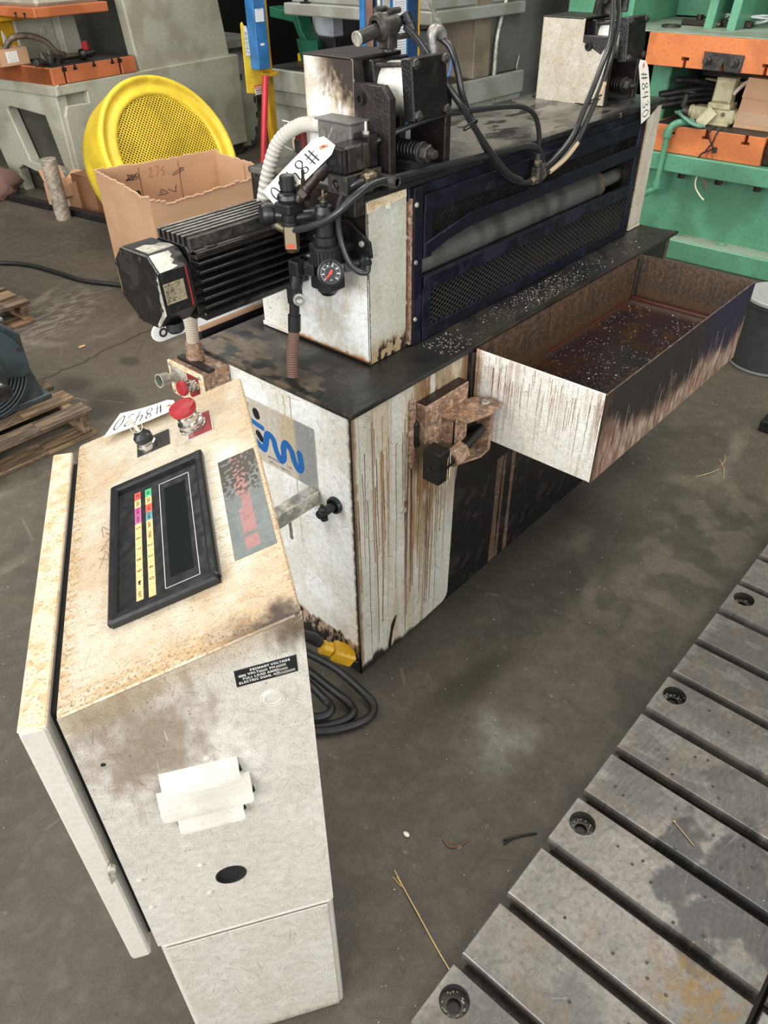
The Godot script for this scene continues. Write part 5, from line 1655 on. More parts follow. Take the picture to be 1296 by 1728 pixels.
	for q in [[0.798, 1.160, 0.782, 1.157], [0.807, 1.196, 0.807, 1.206], [0.832, 1.172, 0.832, 1.181], [0.826, 1.158, 0.844, 1.166]]:
		b = Mb.new()
		b.hexnut(Vector3(q[0], q[1], -0.089), Vector3(q[2], q[3], -0.089), 0.0105)
		part("union_nut", b, M.brass, bf)
	# quick exhaust valve and elbows on the near cylinder
	b = Mb.new()
	b.cyl(Vector3(0.352, 1.478, -0.196), Vector3(0.352, 1.490, -0.196), 0.012, -1.0, 14)
	b.box(Vector3(0.352, 1.500, -0.196), Vector3(0.030, 0.034, 0.030), 0.003)
	b.lathe(Vector3(0.332, 1.522, -0.200), Vector3(1, 0.12, 0.12), [[0.014, -0.012], [0.022, -0.010], [0.026, -0.004], [0.026, 0.003], [0.020, 0.006], [0.020, 0.040], [0.012, 0.044], [0.010, 0.056]], 22)
	for q in [[0.365, 1.548, -0.19], [0.368, 1.506, -0.168], [0.352, 1.55, -0.215]]:
		b.cyl(Vector3(q[0] - 0.016, q[1], q[2]), Vector3(q[0] + 0.016, q[1], q[2]), 0.0055, -1.0, 10)
	var qv := part("quick_exhaust_valve", b, M.steel_dark, t, "grey quick exhaust valve")
	b = Mb.new()
	b.cyl(Vector3(0.335, 1.519, -0.200), Vector3(0.272, 1.507, -0.205), 0.0125, -1.0, 16)
	for i in 5:
		for k in 10:
			var a := TAU * k / 10
			b.ball(Vector3(0.285 + 0.009 * i, 1.5095 + 0.0018 * i + cos(a) * 0.0125, -0.204 + sin(a) * 0.0125), Vector3.ONE * 0.0018, 6)
	part("silencer_tube", b, M.dark_metal, qv)
	b = Mb.new()
	b.lathe(Vector3(0.274, 1.5075, -0.205), Vector3(-1, -0.19, -0.08), [[0.0125, 0.0], [0.0135, 0.002], [0.0135, 0.006], [0.010, 0.006], [0.0095, 0.003], [0.0, 0.003]], 18)
	part("silencer_rim", b, M.galv, qv)
	b = Mb.new()
	b.cyl(Vector3(0.385, 1.532, -0.186), Vector3(0.398, 1.532, -0.178), 0.009, -1.0, 12)
	b.lathe(Vector3(0.392, 1.537, -0.182), Vector3(0.35, -1, 0.35), [[0.0, -0.008], [0.0115, -0.006], [0.0115, 0.012], [0.013, 0.014], [0.013, 0.026], [0.009, 0.030], [0.009, 0.034], [0.0, 0.034]], 16)
	part("hose_elbow", b, M.plastic_black, qv)
	b = Mb.new()
	b.cyl(Vector3(0.436, 1.470, -0.150), Vector3(0.436, 1.488, -0.150), 0.014, -1.0, 14)
	b.tube(vs([0.436, 1.484, -0.150, 0.436, 1.502, -0.150, 0.442, 1.511, -0.148, 0.456, 1.510, -0.146, 0.464, 1.498, -0.144]), 0.0115, 12, 4)
	part("port_elbow", b, M.steel, t)
	# fittings of the far cylinder
	b = Mb.new()
	b.box(Vector3(1.44, 1.490, -0.285), Vector3(0.036, 0.05, 0.036), 0.004)
	b.cyl(Vector3(1.40, 1.507, -0.283), Vector3(1.50, 1.512, -0.29), 0.014, -1.0, 14, 0.002)
	b.cyl(Vector3(1.49, 1.47, -0.26), Vector3(1.49, 1.525, -0.26), 0.012, -1.0, 14, 0.002)
	b.tube(vs([1.49, 1.515, -0.26, 1.485, 1.535, -0.258, 1.465, 1.535, -0.262, 1.45, 1.52, -0.27]), 0.012, 10, 4)
	b.tube(vs([1.40, 1.47, -0.30, 1.395, 1.515, -0.29, 1.40, 1.54, -0.28, 1.42, 1.535, -0.27]), 0.012, 10, 4)
	part("far_port_fittings", b, M.steel_dark, t)
	b = Mb.new()
	b.tube(vs([0.452, 1.244, -0.146, 0.452, 1.258, -0.148, 0.463, 1.266, -0.148, 0.473, 1.258, -0.146, 0.473, 1.244, -0.144]), 0.004, 8, 4)
	part("lifting_eye", b, M.black, t)

func hose(t: Node3D, a: Array, r: float) -> void:
	var b := Mb.new()
	b.tube(vs(a), r, 10, 6)
	part("air_hose", b, M.hose, t)


# ---------------------------------------------------------------- drip tray
func build_tray() -> void:
	var t := thing("drip_tray", "deep rusty sheet metal drip tray with cream end hung on the machine's side", "tray")
	var x0 := 0.442
	var x1 := 1.331
	var y0 := 0.605
	var y1 := 0.848
	var z1 := 0.372
	var b := Mb.new()
	b.prism(rect2(0.012, y0, z1, y1), 0.004, on_nx(x0 + 0.004), 0.001, Rect2(0.012, y0, z1 - 0.012, y1 - y0))
	part("near_end", b, M.tray_end, t, "cream near end with brown drips")
	b = Mb.new()
	b.prism(rect2(x0, y0, x1, y1), 0.004, on_pz(z1 - 0.004), 0.001, Rect2(x0, y0, x1 - x0, y1 - y0))
	part("long_side", b, M.tray_long, t, "brown long side darkened by oil")
	b = Mb.new()
	b.prism(rect2(x0 + 0.004, y0 + 0.05, x1 - 0.004, y1 + 0.002), 0.004, on_pz(0.010), 0.001, Rect2(x0, y0 + 0.09, x1 - x0, y1 - y0 - 0.09))
	part("back_side", b, M.shaded_tray_inside, t, "rusty inner back wall darkened for shade")
	b = Mb.new()
	b.prism(rect2(0.012, y0, z1, y1), 0.004, on_nx(x1), 0.001, Rect2(0.012, y0 + 0.09, z1 - 0.012, y1 - y0 - 0.09))
	part("far_end", b, M.shaded_tray_inside, t)
	b = Mb.new()
	b.span(x0 + 0.004, x1 - 0.004, y0, y0 + 0.004, 0.014, z1 - 0.004, 0.0)
	part("floor_sheet", b, M.rust, t)
	b = Mb.new()
	b.span(x1 - 0.028, x1 - 0.005, y0 + 0.11, y1 - 0.004, 0.015, 0.022, 0.001)
	part("corner_weld", b, M.steel_dark, t)
	b = Mb.new()
	b.prism(poly([x0 + 0.006, -0.366, x1 - 0.006, -0.366, x1 - 0.006, -0.016, x0 + 0.006, -0.016]), 0.10, on_py(y0 + 0.004), 0.0, Rect2(x0, -0.372, x1 - x0, 0.36))
	part("sludge", b, M.tray_bottom, t, "dark reddish oil sludge")
	b = Mb.new()
	b.span(x1 - 0.030, x1 - 0.0045, y0 + 0.10, y0 + 0.114, 0.016, z1 - 0.006, 0.004)
	b.span(x0 + 0.35, x1 - 0.0045, y0 + 0.10, y0 + 0.108, 0.015, 0.026, 0.003)
	part("residue_ledge", b, flat(c8(74, 36, 25), 0.4), t, "red-brown rust ledge")
	var g := RandomNumberGenerator.new()
	g.seed = 93
	b = Mb.new()
	for i in 520:
		var x := g.randf_range(x0 + 0.1, x1 - 0.05)
		var z := g.randf_range(0.03, z1 - 0.02)
		if nb(1, x * 0.9, z) < 0.42:
			continue
		var s := g.randf_range(0.0012, 0.0030)
		b.box(Vector3.ZERO, Vector3(s * 1.8, 0.0016, s), 0.0, Transform3D(Basis(Vector3.UP, g.randf() * TAU) * Basis(Vector3.RIGHT, g.randf_range(-0.8, 0.8)), Vector3(x, y0 + 0.1045, z)))
	solo("tray_swarf", b, flat(Color(0.62, 0.58, 0.57), 0.3, 0.5), "small metal chips in the dark oil of the drip tray", "swarf", "", "stuff")


# ---------------------------------------------------------------- control console
func build_console() -> void:
	var t := thing("control_console", "cream pedestal control console with keypad on its sloping top, grimy sides", "control console", Vector3(-0.86, 0, 0.383), -0.579)
	var w := 0.279
	var d := 0.57
	var hp := 0.432
	var y1 := 1.002
	var y2 := 1.089
	var sl := atan2(y2 - y1, w)
	# plinth
	var b := Mb.new()
	b.prism(rounded(0.0, 0.002, w, d, 0.010), hp - 0.009, on_py(0.0), 0.003)
	part("plinth_body", b, M.console_paint, t)
	b = Mb.new()
	b.prism(rect2(0.010, 0.004, w - 0.010, hp - 0.012), 0.003, on_pz(-0.001), 0.001, Rect2(0, 0, w, hp))
	part("plinth", b, M.plinth, t, "plain scuffed cream plinth")
	b = Mb.new()
	b.span(0.008, w - 0.008, hp - 0.012, hp + 0.004, -d + 0.01, -0.008, 0.0)
	part("dark_seam", b, M.void_black, t)
	# body
	b = Mb.new()
	var ip := poly([0.002, hp, w - 0.002, hp, w - 0.002, y2 - 0.004, 0.002, y1 - 0.004])
	b.prism(ip, d - 0.008, on_pz(-d + 0.002), 0.003)
	var body := part("cabinet_body", b, M.console_paint, t)
	# near side sheet with holes for the cable and louvres behind
	b = Mb.new()
	var hole := PackedVector2Array()
	var hc := Vector2(0.134, 0.588)
	# sheet as two halves round the hole
	var up := [Vector2(0.0, hc.y), Vector2(0.0, y1), Vector2(w, y2), Vector2(w, hc.y)]
	var lo := [Vector2(w, hc.y), Vector2(w, hp), Vector2(0.0, hp), Vector2(0.0, hc.y)]
	for i in 13:
		up.append(hc + Vector2.from_angle(PI * i / 12.0) * Vector2(0.0215, 0.0205))
		lo.append(hc + Vector2.from_angle(PI + PI * i / 12.0) * Vector2(0.0215, 0.0205))
	for q in [up, lo]:
		b.prism(PackedVector2Array(q), 0.005, on_pz(-0.005), 0.0, Rect2(0, hp, w, y2 - hp))
	var side := part("near_side_sheet", b, M.console_side, t, "near side sheet smudged brown")
	b = Mb.new()
	b.lathe(Vector3(hc.x, hc.y, -0.0055), Vector3.BACK, [[0.0, 0.0], [0.0225, 0.0], [0.0225, 0.007], [0.0205, 0.007], [0.0195, 0.0012], [0.0, 0.0012]], 28)
	part("cable_hole_grommet", b, M.void_black, side)
	b = Mb.new()
	for q in [[0.143, 0.874], [0.123, 0.724], [0.097, 0.634], [0.098, 0.553], [0.014, 0.636], [0.015, 0.556]]:
		b = Mb.new()
		b.lathe(Vector3(q[0], q[1], 0.0), Vector3.BACK, [[0.0048, 0.0], [0.0044, 0.0015], [0.0022, 0.0026], [0.0, 0.0028]], 14)
		part("rivet", b, M.console_paint, side)
	b = Mb.new()
	b.prism(disc(Vector2(0.027, 0.907), 0.0032, 12), 0.0004, on_pz(0.0))
	part("drilled_hole", b, M.void_black, side)
	b = Mb.new()
	b.lathe(Vector3(0.2335, 0.960, 0.0), Vector3.BACK, [[0.0155, 0.0], [0.0145, 0.0012], [0.0135, 0.0004], [0.0125, 0.0014], [0.0095, 0.0018], [0.0085, 0.0010], [0.0, 0.0012]], 30)
	part("knockout_disc", b, M.console_paint, side)
	# three louvres, overlapping flaps
	for q in [[0.082, 0.178, 0.831, 0.864], [0.072, 0.189, 0.779, 0.826], [0.088, 0.173, 0.744, 0.774]]:
		b = Mb.new()
		var yy0: float = q[2]
		var yy1: float = q[3]
		var n := 12
		var sx := 0.004
		var f := func(k: float) -> Vector2: return Vector2(lerpf(yy0, yy1, k), 0.0148 * (1.0 - k * k))
		for i in n:
			var p0: Vector2 = f.call(float(i) / n)
			var p1: Vector2 = f.call(float(i + 1) / n)
			var d0 := Vector3(0, 0.0148 * 2.0 * i / n, yy1 - yy0).normalized()
			var d1 := Vector3(0, 0.0148 * 2.0 * (i + 1) / n, yy1 - yy0).normalized()
			var xa0: float = q[0] + sx * pow(1.0 - minf(1.0, i * 0.5), 2.0)
			var xa1: float = q[0] + sx * pow(1.0 - minf(1.0, (i + 1) * 0.5), 2.0)
			var xb0: float = q[1] - sx * pow(1.0 - minf(1.0, i * 0.5), 2.0)
			var xb1: float = q[1] - sx * pow(1.0 - minf(1.0, (i + 1) * 0.5), 2.0)
			var v0 := Vector3(xa0, p0.x, p0.y)
			var v1 := Vector3(xb0, p0.x, p0.y)
			var v2 := Vector3(xb1, p1.x, p1.y)
			var v3 := Vector3(xa1, p1.x, p1.y)
			b.tri(v0, v1, v2, d0, d0, d1)
			b.tri(v0, v2, v3, d0, d1, d1)
			var back := Vector3(0, 0, -0.0012)
			b.quad(v0 + back, v1 + back, v2 + back, v3 + back, -d0)
			b.quad(v0, v3, v3 + back, v0 + back, Vector3.LEFT)
			b.quad(v1, v2, v2 + back, v1 + back, Vector3.RIGHT)
			if i == 0:
				b.quad(v0, v1, v1 + back, v0 + back, Vector3.DOWN)
		part("louvre", b, M.louvre, side)
		b = Mb.new()
		b.prism(poly([q[0] - 0.003, yy0 + 0.002, q[0] + 0.002, yy0 - 0.002, q[1] - 0.002, yy0 - 0.002, q[1] + 0.003, yy0 + 0.003, q[1] + 0.0015, yy0 + 0.018, q[1], yy0 + 0.008, q[0], yy0 + 0.006, q[0] - 0.001, yy0 + 0.015]), 0.0006, on_pz(0.0001))
		part("louvre_slot", b, M.void_black, side)
	# rating plate
	b = Mb.new()
	b.prism(poly([0.195, 0.9925, 0.267, 0.9985, 0.267, 1.0265, 0.195, 1.0205]), 0.0012, on_pz(0.0), 0.0004)
	var rp := part("rating_plate", b, M.plastic_black, side, "black rating plate with white lettering")
	var rows := [["PRIMARY VOLTAGE", 0.213, 1.0158], ["VOLT", 0.2095, 1.0098], ["PH.", 0.235, 1.0119], ["FULL LOAD AMPS", 0.2035, 1.0032], ["ELECTRIC DIAG. NO.", 0.1985, 0.9968]]
	for r in rows:
		var tm := words("lettering", r[0], 0.0052, 0.0003, M.letter_white, rp, Transform3D(Basis(Vector3.BACK, 0.083), Vector3(r[1], r[2] + 0.0018, 0.00125)), true)
		var bb: AABB = tm.mesh.get_aabb()
		tm.translate_object_local(Vector3(-bb.position.x, -bb.position.y - 0.0015, 0))
	b = Mb.new()
	for r in [[0.199, 1.0105, 0.0085], [0.2225, 1.0122, 0.010], [0.2425, 1.0140, 0.0115], [0.2415, 1.0072, 0.014], [0.241, 1.0012, 0.023]]:
		b = Mb.new()
		b.prism(rect2(0, -0.0016, r[2], 0.0020), 0.0004, Transform3D(Basis(Vector3.BACK, 0.083), Vector3(r[0], r[1], 0.0012)))
		part("stamped_field", b, M.galv, rp)
	# door with its own edge, standing proud at the operator's side
	b = Mb.new()
	var dp := poly([-0.043, hp - 0.012, -0.013, hp - 0.018, -0.013, y1 - 0.006, -0.022, y1 - 0.009, -0.043, y1 - 0.016])
	b.prism(rounded(-0.043, hp - 0.016, -0.013, y1 - 0.007, 0.006), d - 0.002, on_pz(-d + 0.004), 0.003)
	var door := part("door", b, M.console_paint, t, "folded door of the console")
	b = Mb.new()
	b.box(Vector3(-0.028, y1 - 0.0075, -d * 0.5 + 0.003), Vector3(0.031, 0.005, d - 0.004), 0.002, Transform3D.IDENTITY)
	part("door_top", b, M.console_cream, door)
	b = Mb.new()
	b.box(Vector3(-0.008, 0.71, -d * 0.5), Vector3(0.018, 0.55, d - 0.05), 0.0)  # black block stands in for the open gap behind the door
	part("door_gap", b, M.void_black, door)
	b = Mb.new()
	b.prism(poly([-0.020, 0.655, -0.010, 0.668, -0.006, 0.694, -0.011, 0.702, -0.018, 0.690]), 0.006, on_pz(0.002), 0.0008)
	b.cyl(Vector3(-0.012, 0.682, 0.006), Vector3(-0.012, 0.682, 0.0105), 0.0025, -1.0, 10)
	part("latch_clip", b, M.galv, door, "small bent steel latch clip")
	# sloping face
	var lid := Transform3D(Basis(Vector3(cos(sl), sin(sl), 0), Vector3(0, 0, -1), Vector3(-sin(sl), cos(sl), 0)), Vector3(0, y1 - 0.003, 0))
	b = Mb.new()
	b.prism(rounded(0.0, 0.0, 0.2925, d, 0.008), 0.005, lid, 0.002, Rect2(0, 0, 0.2925, d))
	var top := part("sloping_top", b, M.console_top, t, "sloping cream control panel worn brown at its edges")
	keypad(top, lid.translated_local(Vector3(0, 0, 0.005)))

func keypad(t: Node3D, f: Transform3D) -> void:
	# f: x up the slope, y away from the near edge, z outwards
	var b := Mb.new()
	for q in [[0.066, 0.100, 0.078, 0.384], [0.199, 0.106, 0.211, 0.386], [0.070, 0.098, 0.208, 0.112], [0.068, 0.370, 0.206, 0.385]]:
		b.prism(rect2(q[0], q[1], q[2], q[3]), 0.013, f, 0.003)
	b.prism(rect2(0.068, 0.100, 0.209, 0.384), 0.004, f)
	var kp := part("keypad_housing", b, M.plastic_black, t, "black keypad bezel with display window")
	var k := f.translated_local(Vector3(0, 0, 0.004))
	b = Mb.new()
	var lw := 0.0009
	for q in [[0.139, 0.126, 0.139 + lw, 0.352], [0.1845, 0.126, 0.1845 + lw, 0.352], [0.139, 0.126, 0.1854, 0.126 + lw], [0.139, 0.352 - lw, 0.1854, 0.352]]:
		b.prism(rect2(q[0], q[1], q[2], q[3]), 0.0004, k)
	part("white_outline", b, M.letter_white, kp)
	b = Mb.new()
	b.prism(rect2(0.1465, 0.143, 0.1785, 0.336), 0.0006, k)
	part("display_window", b, flat(c8(26, 30, 28), 0.12), kp)
	var tan := flat(c8(224, 184, 128), 0.6)
	var cols := {"t": tan, "r": flat(c8(206, 78, 72), 0.6), "p": flat(c8(200, 84, 142), 0.6), "v": flat(c8(178, 92, 140), 0.6), "g": flat(c8(66, 176, 116), 0.6), "o": flat(c8(226, 92, 70), 0.6), "b": flat(c8(96, 146, 152), 0.6)}
	var rows := [[0.101, 0.354, [["r", "SET"], ["t", "JOG"], ["p", "RUN"], ["v", "HOLD"], ["t", "5"], ["t", "6"], ["t", "7"], ["t", "8"], ["t", "9"], ["t", "<-"], ["t", "IGHT"]]],
		[0.1175, 0.352, [["g", "ON"], ["t", "JOG"], ["o", "STOP"], ["b", "CLEAR"], ["t", "LGHO"], ["t", "STOKE"], ["t", "2"], ["t", "3"], ["t", "4"], ["t", "0"], ["t", "-"]]]]
	for r in rows:
		var y: float = r[1]
		for i in r[2].size():
			var key: Array = r[2][i]
			var h: float = 0.0185 if i < 4 else 0.0222
			b = Mb.new()
			b.prism(rect2(r[0], y - h + 0.0005, r[0] + 0.0095, y - 0.0003), 0.0007, k, 0.0002)
			var m := part("key", b, cols[key[0]], kp)
			var size := 0.0085 if key[1].length() == 1 else 0.0062 if key[1].length() < 4 else 0.0050
			if key[1] == "<-":
				b = Mb.new()
				b.prism(poly([0, 0.004, -0.003, 0.0, -0.0012, 0.0, -0.0012, -0.005, 0.0012, -0.005, 0.0012, 0.0, 0.003, 0.0]), 0.0002, k.translated_local(Vector3(r[0] + 0.0047, y - h * 0.5, 0.0007)))
				part("arrow", b, M.ink, m)
			else:
				var tm := words("lettering", key[1], size, 0.0002, M.ink, m, k.translated_local(Vector3(r[0] + 0.0047, y - h * 0.5, 0.0009)) * Transform3D(Basis(Vector3.BACK, -PI / 2), Vector3.ZERO))
				var bb: AABB = tm.mesh.get_aabb()
				tm.translate_object_local(Vector3(-bb.get_center().x, -bb.get_center().y, 0))
			y -= h
	# worn label, plates, emergency stop and key switch
	b = Mb.new()
	b.prism(rect2(0.2295, 0.127, 0.2855, 0.349), 0.0006, f, 0.0, Rect2(0.2295, 0.127, 0.056, 0.222))
	var im := paint(192, 768, func(u: float, v: float):
		var c := c8(126, 133, 130).lerp(c8(112, 118, 116), nb(0, u, v * 2.0))
		var band := ss(0.30, 0.32, u) * ss(0.66, 0.64, u) * ss(0.96, 0.94, v)
		band *= 1.0 - ss(0.42, 0.44, v) * ss(0.58, 0.56, v) * ss(0.42, 0.40, u) - ss(0.80, 0.82, v) * ss(0.85, 0.83, v)
		c = c.lerp(c8(176, 124, 120), clampf(band, 0.0, 1.0) * 0.85)
		var gone := ss(0.50, 0.60, nb(1, u * 0.8, v * 2.4) + 0.22 * ss(0.42, 0.05, v) - 0.22 * ss(0.4, 0.8, v))
		c = c.lerp(c8(76, 68, 60), gone * ss(0.5, 0.35, v))
		return c)
	scratches(im, 60, 403, [c8(66, 62, 58, 0.7)], 6, 34, 0.6, 1.0)
	part("worn_label", b, uv_mat(im, 0.5, 0.0, 0.2), t, "worn grey and pink label")
	b = Mb.new()
	b.prism(rect2(0.190, 0.440, 0.232, 0.505), 0.0012, f, 0.0003)
	var ep := part("red_legend_plate", b, M.red_plate, t)
	b = Mb.new()
	for q in [[0.190, 0.440, 0.1912, 0.505], [0.2308, 0.440, 0.232, 0.505], [0.190, 0.440, 0.232, 0.4412], [0.190, 0.5038, 0.232, 0.505]]:
		b.prism(rect2(q[0], q[1], q[2], q[3]), 0.0016, f)
	part("white_border", b, M.letter_white, ep)
	b = Mb.new()
	b.prism(rect2(0.105, 0.455, 0.160, 0.500), 0.0012, f, 0.0003)
	part("dark_legend_plate", b, M.dark_metal, t)
	var o := f * Vector3(0.2015, 0.4735, 0.0)
	var n := f.basis.z
	b = Mb.new()
	b.lathe(o, n, [[0.022, 0.0], [0.022, 0.005], [0.019, 0.006], [0.019, 0.009], [0.0205, 0.009], [0.0205, 0.014], [0.0165, 0.015], [0.0165, 0.024], [0.0145, 0.026], [0.0145, 0.030]], 28)
	var es := part("emergency_stop", b, M.chrome, t, "red mushroom emergency stop on a chrome collar")
	b = Mb.new()
	b.lathe(o + n * 0.028, n, [[0.0145, 0.0], [0.0195, 0.003], [0.0215, 0.009], [0.0205, 0.015], [0.0165, 0.0172], [0.0155, 0.0165], [0.0120, 0.0172], [0.0110, 0.0165], [0.0075, 0.0172], [0.0065, 0.0165], [0.0, 0.017]], 32)
	part("red_cap", b, M.red_plastic, es)
	o = f * Vector3(0.125, 0.473, 0.0)
	b = Mb.new()
	b.lathe(o, n, [[0.0155, 0.0], [0.0155, 0.010], [0.0135, 0.011], [0.0135, 0.014]], 24)
	var ks := part("key_switch", b, M.chrome, t, "key switch with its key in")
	b = Mb.new()
	b.lathe(o + n * 0.013, n, [[0.0135, 0.0], [0.0145, 0.003], [0.0145, 0.010], [0.011, 0.014], [0.0095, 0.017], [0.0, 0.017]], 24)
	part("black_collar", b, M.plastic_black, ks)
	b = Mb.new()
	b.bar(o + n * 0.030, o + n * 0.056 + f.basis.y * 0.005 - f.basis.x * 0.004, f.basis.y, 0.0016, 0.006, 0.0004)
	var kr := []
	for i in 13:
		kr.append(o + n * 0.040 + (f.basis.x * cos(TAU * i / 12) + (n * 0.8 + f.basis.y * 0.5) * sin(TAU * i / 12)) * 0.0095)
	b.tube(kr, 0.0006, 5, 2)
	part("small_key", b, M.galv, ks)


# ---------------------------------------------------------------- slotted steel plate
func build_plate() -> void:
	var t := thing("slotted_steel_plate", "heavy steel plate of parallel bars and slots lying on the floor", "steel plate", Vector3.ZERO)
	var top := 0.10
	var m := uv_mat(M.plate_top, 0.42, 0.35, 0.22)
	bumpy(m, 0.1)
	M.erase("plate_top")
	var b := Mb.new()
	b.span(-0.592, 1.62, 0.0, 0.045, 0.69, 1.136, 0.002)
	b.span(-0.592, 1.62, 0.045, 0.066, 0.69, 1.136, 0.0)
	part("plate_base", b, M.rust_dark, t)
	var g := RandomNumberGenerator.new()
	g.seed = 61
	for i in 14:
		var x0 := -0.592 + 0.1562 * i
		var x1 := x0 + 0.1275
		var lead := Rect2(-0.6, -1.136, 2.2, 0.46)
		if i % 3 == 0:
			b = Mb.new()
			var c := Vector2(x0 + 0.0785, -0.7165)
			# bar as two halves round a counterbore
			for s in [0, 1]:
				var q := PackedVector2Array()
				if s == 0:
					q.append_array(poly([c.x, -1.136, x1, -1.136, x1, -0.677, c.x, -0.677]))
					for k in 13:
						q.append(c + Vector2.from_angle(PI / 2 - PI * k / 12.0) * 0.0292)
				else:
					q.append_array(poly([c.x, -0.677, x0, -0.677, x0, -1.136, c.x, -1.136]))
					for k in 13:
						q.append(c + Vector2.from_angle(-PI / 2 - PI * k / 12.0) * 0.0292)
				b.prism(q, 0.034, on_py(top - 0.034), 0.0, lead)
			part("bar", b, m, t)
			b = Mb.new()
			b.lathe(Vector3(c.x, top - 0.001, -c.y), Vector3.DOWN, [[0.0291, 0.0002], [0.0285, 0.0], [0.0285, 0.024], [0.014, 0.025], [0.0135, 0.06], [0.0, 0.06]], 28)
			var cb := part("counterbore", b, M.steel_dark, t)
			b = Mb.new()
			for k in 26:
				var a := g.randf() * TAU
				var r := g.randf_range(0.017, 0.026)
				b.ball(Vector3(c.x + cos(a) * r, top - 0.0245, -c.y + sin(a) * r), Vector3(0.0028, 0.002, 0.0028) * g.randf_range(0.5, 1.1), 6)
			part("chips", b, M.galv, cb).set_meta("kind", "stuff")
		else:
			b = Mb.new()
			b.prism(poly([x0, -1.136, x1, -1.136, x1, -0.677, x0, -0.677]), 0.034, on_py(top - 0.034), 0.0019, lead)
			part("bar", b, m, t)
	# the next section beyond the joint
	var n := thing("slotted_steel_plate", "second section of the slotted steel plate beyond a dark joint at the lower right corner", "steel plate", Vector3.ZERO)
	b = Mb.new()
	b.span(-0.592, 1.62, 0.0, 0.066, 1.152, 1.5, 0.002)
	part("plate_base", b, M.rust_dark, n)
	for i in 14:
		var x0 := -0.592 + 0.1562 * i
		b = Mb.new()
		b.prism(poly([x0, -1.5, x0 + 0.1275, -1.5, x0 + 0.1275, -1.152, x0, -1.152]), 0.034, on_py(top - 0.034), 0.0014, Rect2(-0.6, -1.5, 2.2, 0.5))
		part("bar", b, m, n)
	b = Mb.new()
	g.seed = 5
	for i in 60:
		var p := Vector3(g.randf_range(-0.4, 0.5), top + 0.0008, g.randf_range(0.72, 1.1))
		if fposmod(p.x + 0.592, 0.1562) > 0.12:
			continue
		b.lathe(p, Vector3.UP, [[0.0026, 0.0], [0.0034, 0.0004], [0.0028, 0.001], [0.002, 0.0004], [0.0, 0.0004]], 8)
	part("drill_rings", b, M.steel_dark, t).set_meta("kind", "stuff")


# ---------------------------------------------------------------- paper tags
func tag_picture(text: String, seed_: int, along := true, ring := true) -> Image:
	# a 512 x 256 tag; writing runs from the ring end
	var im := paint(512, 256, func(u: float, v: float): return c8(236, 233, 222).lerp(c8(222, 216, 200), nb(0, u, v)))
	var g := RandomNumberGenerator.new()
	g.seed = seed_
	var x := 0.20
	var strokes := {
		"#": [[0.25, 0.05, 0.2, 0.95], [0.7, 0.05, 0.65, 0.95], [0.0, 0.35, 0.95, 0.30], [-0.05, 0.68, 0.9, 0.62]],
		"8": [[0.55, 0.45, 0.2, 0.30, 0.25, 0.08, 0.6, 0.03, 0.75, 0.2, 0.5, 0.45, 0.15, 0.7, 0.3, 0.95, 0.7, 0.92, 0.82, 0.68, 0.55, 0.45]],
		"4": [[0.2, 0.05, 0.12, 0.55, 0.85, 0.5], [0.75, 0.05, 0.62, 0.98]],
		"3": [[0.15, 0.15, 0.5, 0.03, 0.75, 0.2, 0.45, 0.45, 0.78, 0.65, 0.65, 0.92, 0.15, 0.88]],
		"0": [[0.45, 0.03, 0.1, 0.35, 0.15, 0.8, 0.5, 0.96, 0.85, 0.65, 0.8, 0.2, 0.45, 0.03]],
		"5": [[0.75, 0.05, 0.25, 0.08, 0.2, 0.42, 0.65, 0.42, 0.8, 0.7, 0.5, 0.95, 0.1, 0.88]],
		"2": [[0.15, 0.2, 0.5, 0.03, 0.78, 0.25, 0.45, 0.6, 0.1, 0.95, 0.85, 0.9]]}
	for ch in text:
		for s in strokes.get(ch, []):
			var q := []
			for i in range(0, s.size(), 2):
				q.append(x + s[i] * 0.125)
				q.append(0.17 + s[i + 1] * 0.66 + g.randf_range(-0.01, 0.01))
			stroke(im, q, 4.6, c8(30, 30, 40), 8)
		x += 0.155
	if ring:
		line(im, Vector2(44, 128), Vector2(45, 128), 24, c8(216, 124, 90))
		line(im, Vector2(44, 128), Vector2(45, 128), 9, c8(70, 60, 54))
	return im

func tag_at(called: String, label: String, corners: Array, im: Image, bend := 0.0) -> MeshInstance3D:
	# corners: ring end left, far end left, far end right, ring end right (seen from the front)
	var b := Mb.new()
	var n := 10
	var nr: Vector3 = (corners[1] - corners[0]).cross(corners[3] - corners[0]).normalized()
	for i in n:
		var s0 := float(i) / n
		var s1 := float(i + 1) / n
		var z0: Vector3 = nr * bend * sin(s0 * PI)
		var z1: Vector3 = nr * bend * sin(s1 * PI)
		var a: Vector3 = corners[0].lerp(corners[1], s0) + z0
		var c: Vector3 = corners[0].lerp(corners[1], s1) + z1
		var d: Vector3 = corners[3].lerp(corners[2], s0) + z0
		var e: Vector3 = corners[3].lerp(corners[2], s1) + z1
		if i == 0:
			a = a.lerp(d, 0.22)
			d = d.lerp(corners[3].lerp(corners[2], s0) * 0.0 + a, 0.22)
		var nn := (c - a).cross(d - a).normalized()
		for k in 2:
			var o := nn * (0.00035 if k == 0 else -0.00035)
			b.quad(a + o, c + o, e + o, d + o, nn if k == 0 else -nn, Vector2(s0, 1), Vector2(s1, 1), Vector2(s1, 0), Vector2(s0, 0))
	return solo(called, b, uv_mat(im, 0.75, 0.0, 0.0), label, "tag", "")

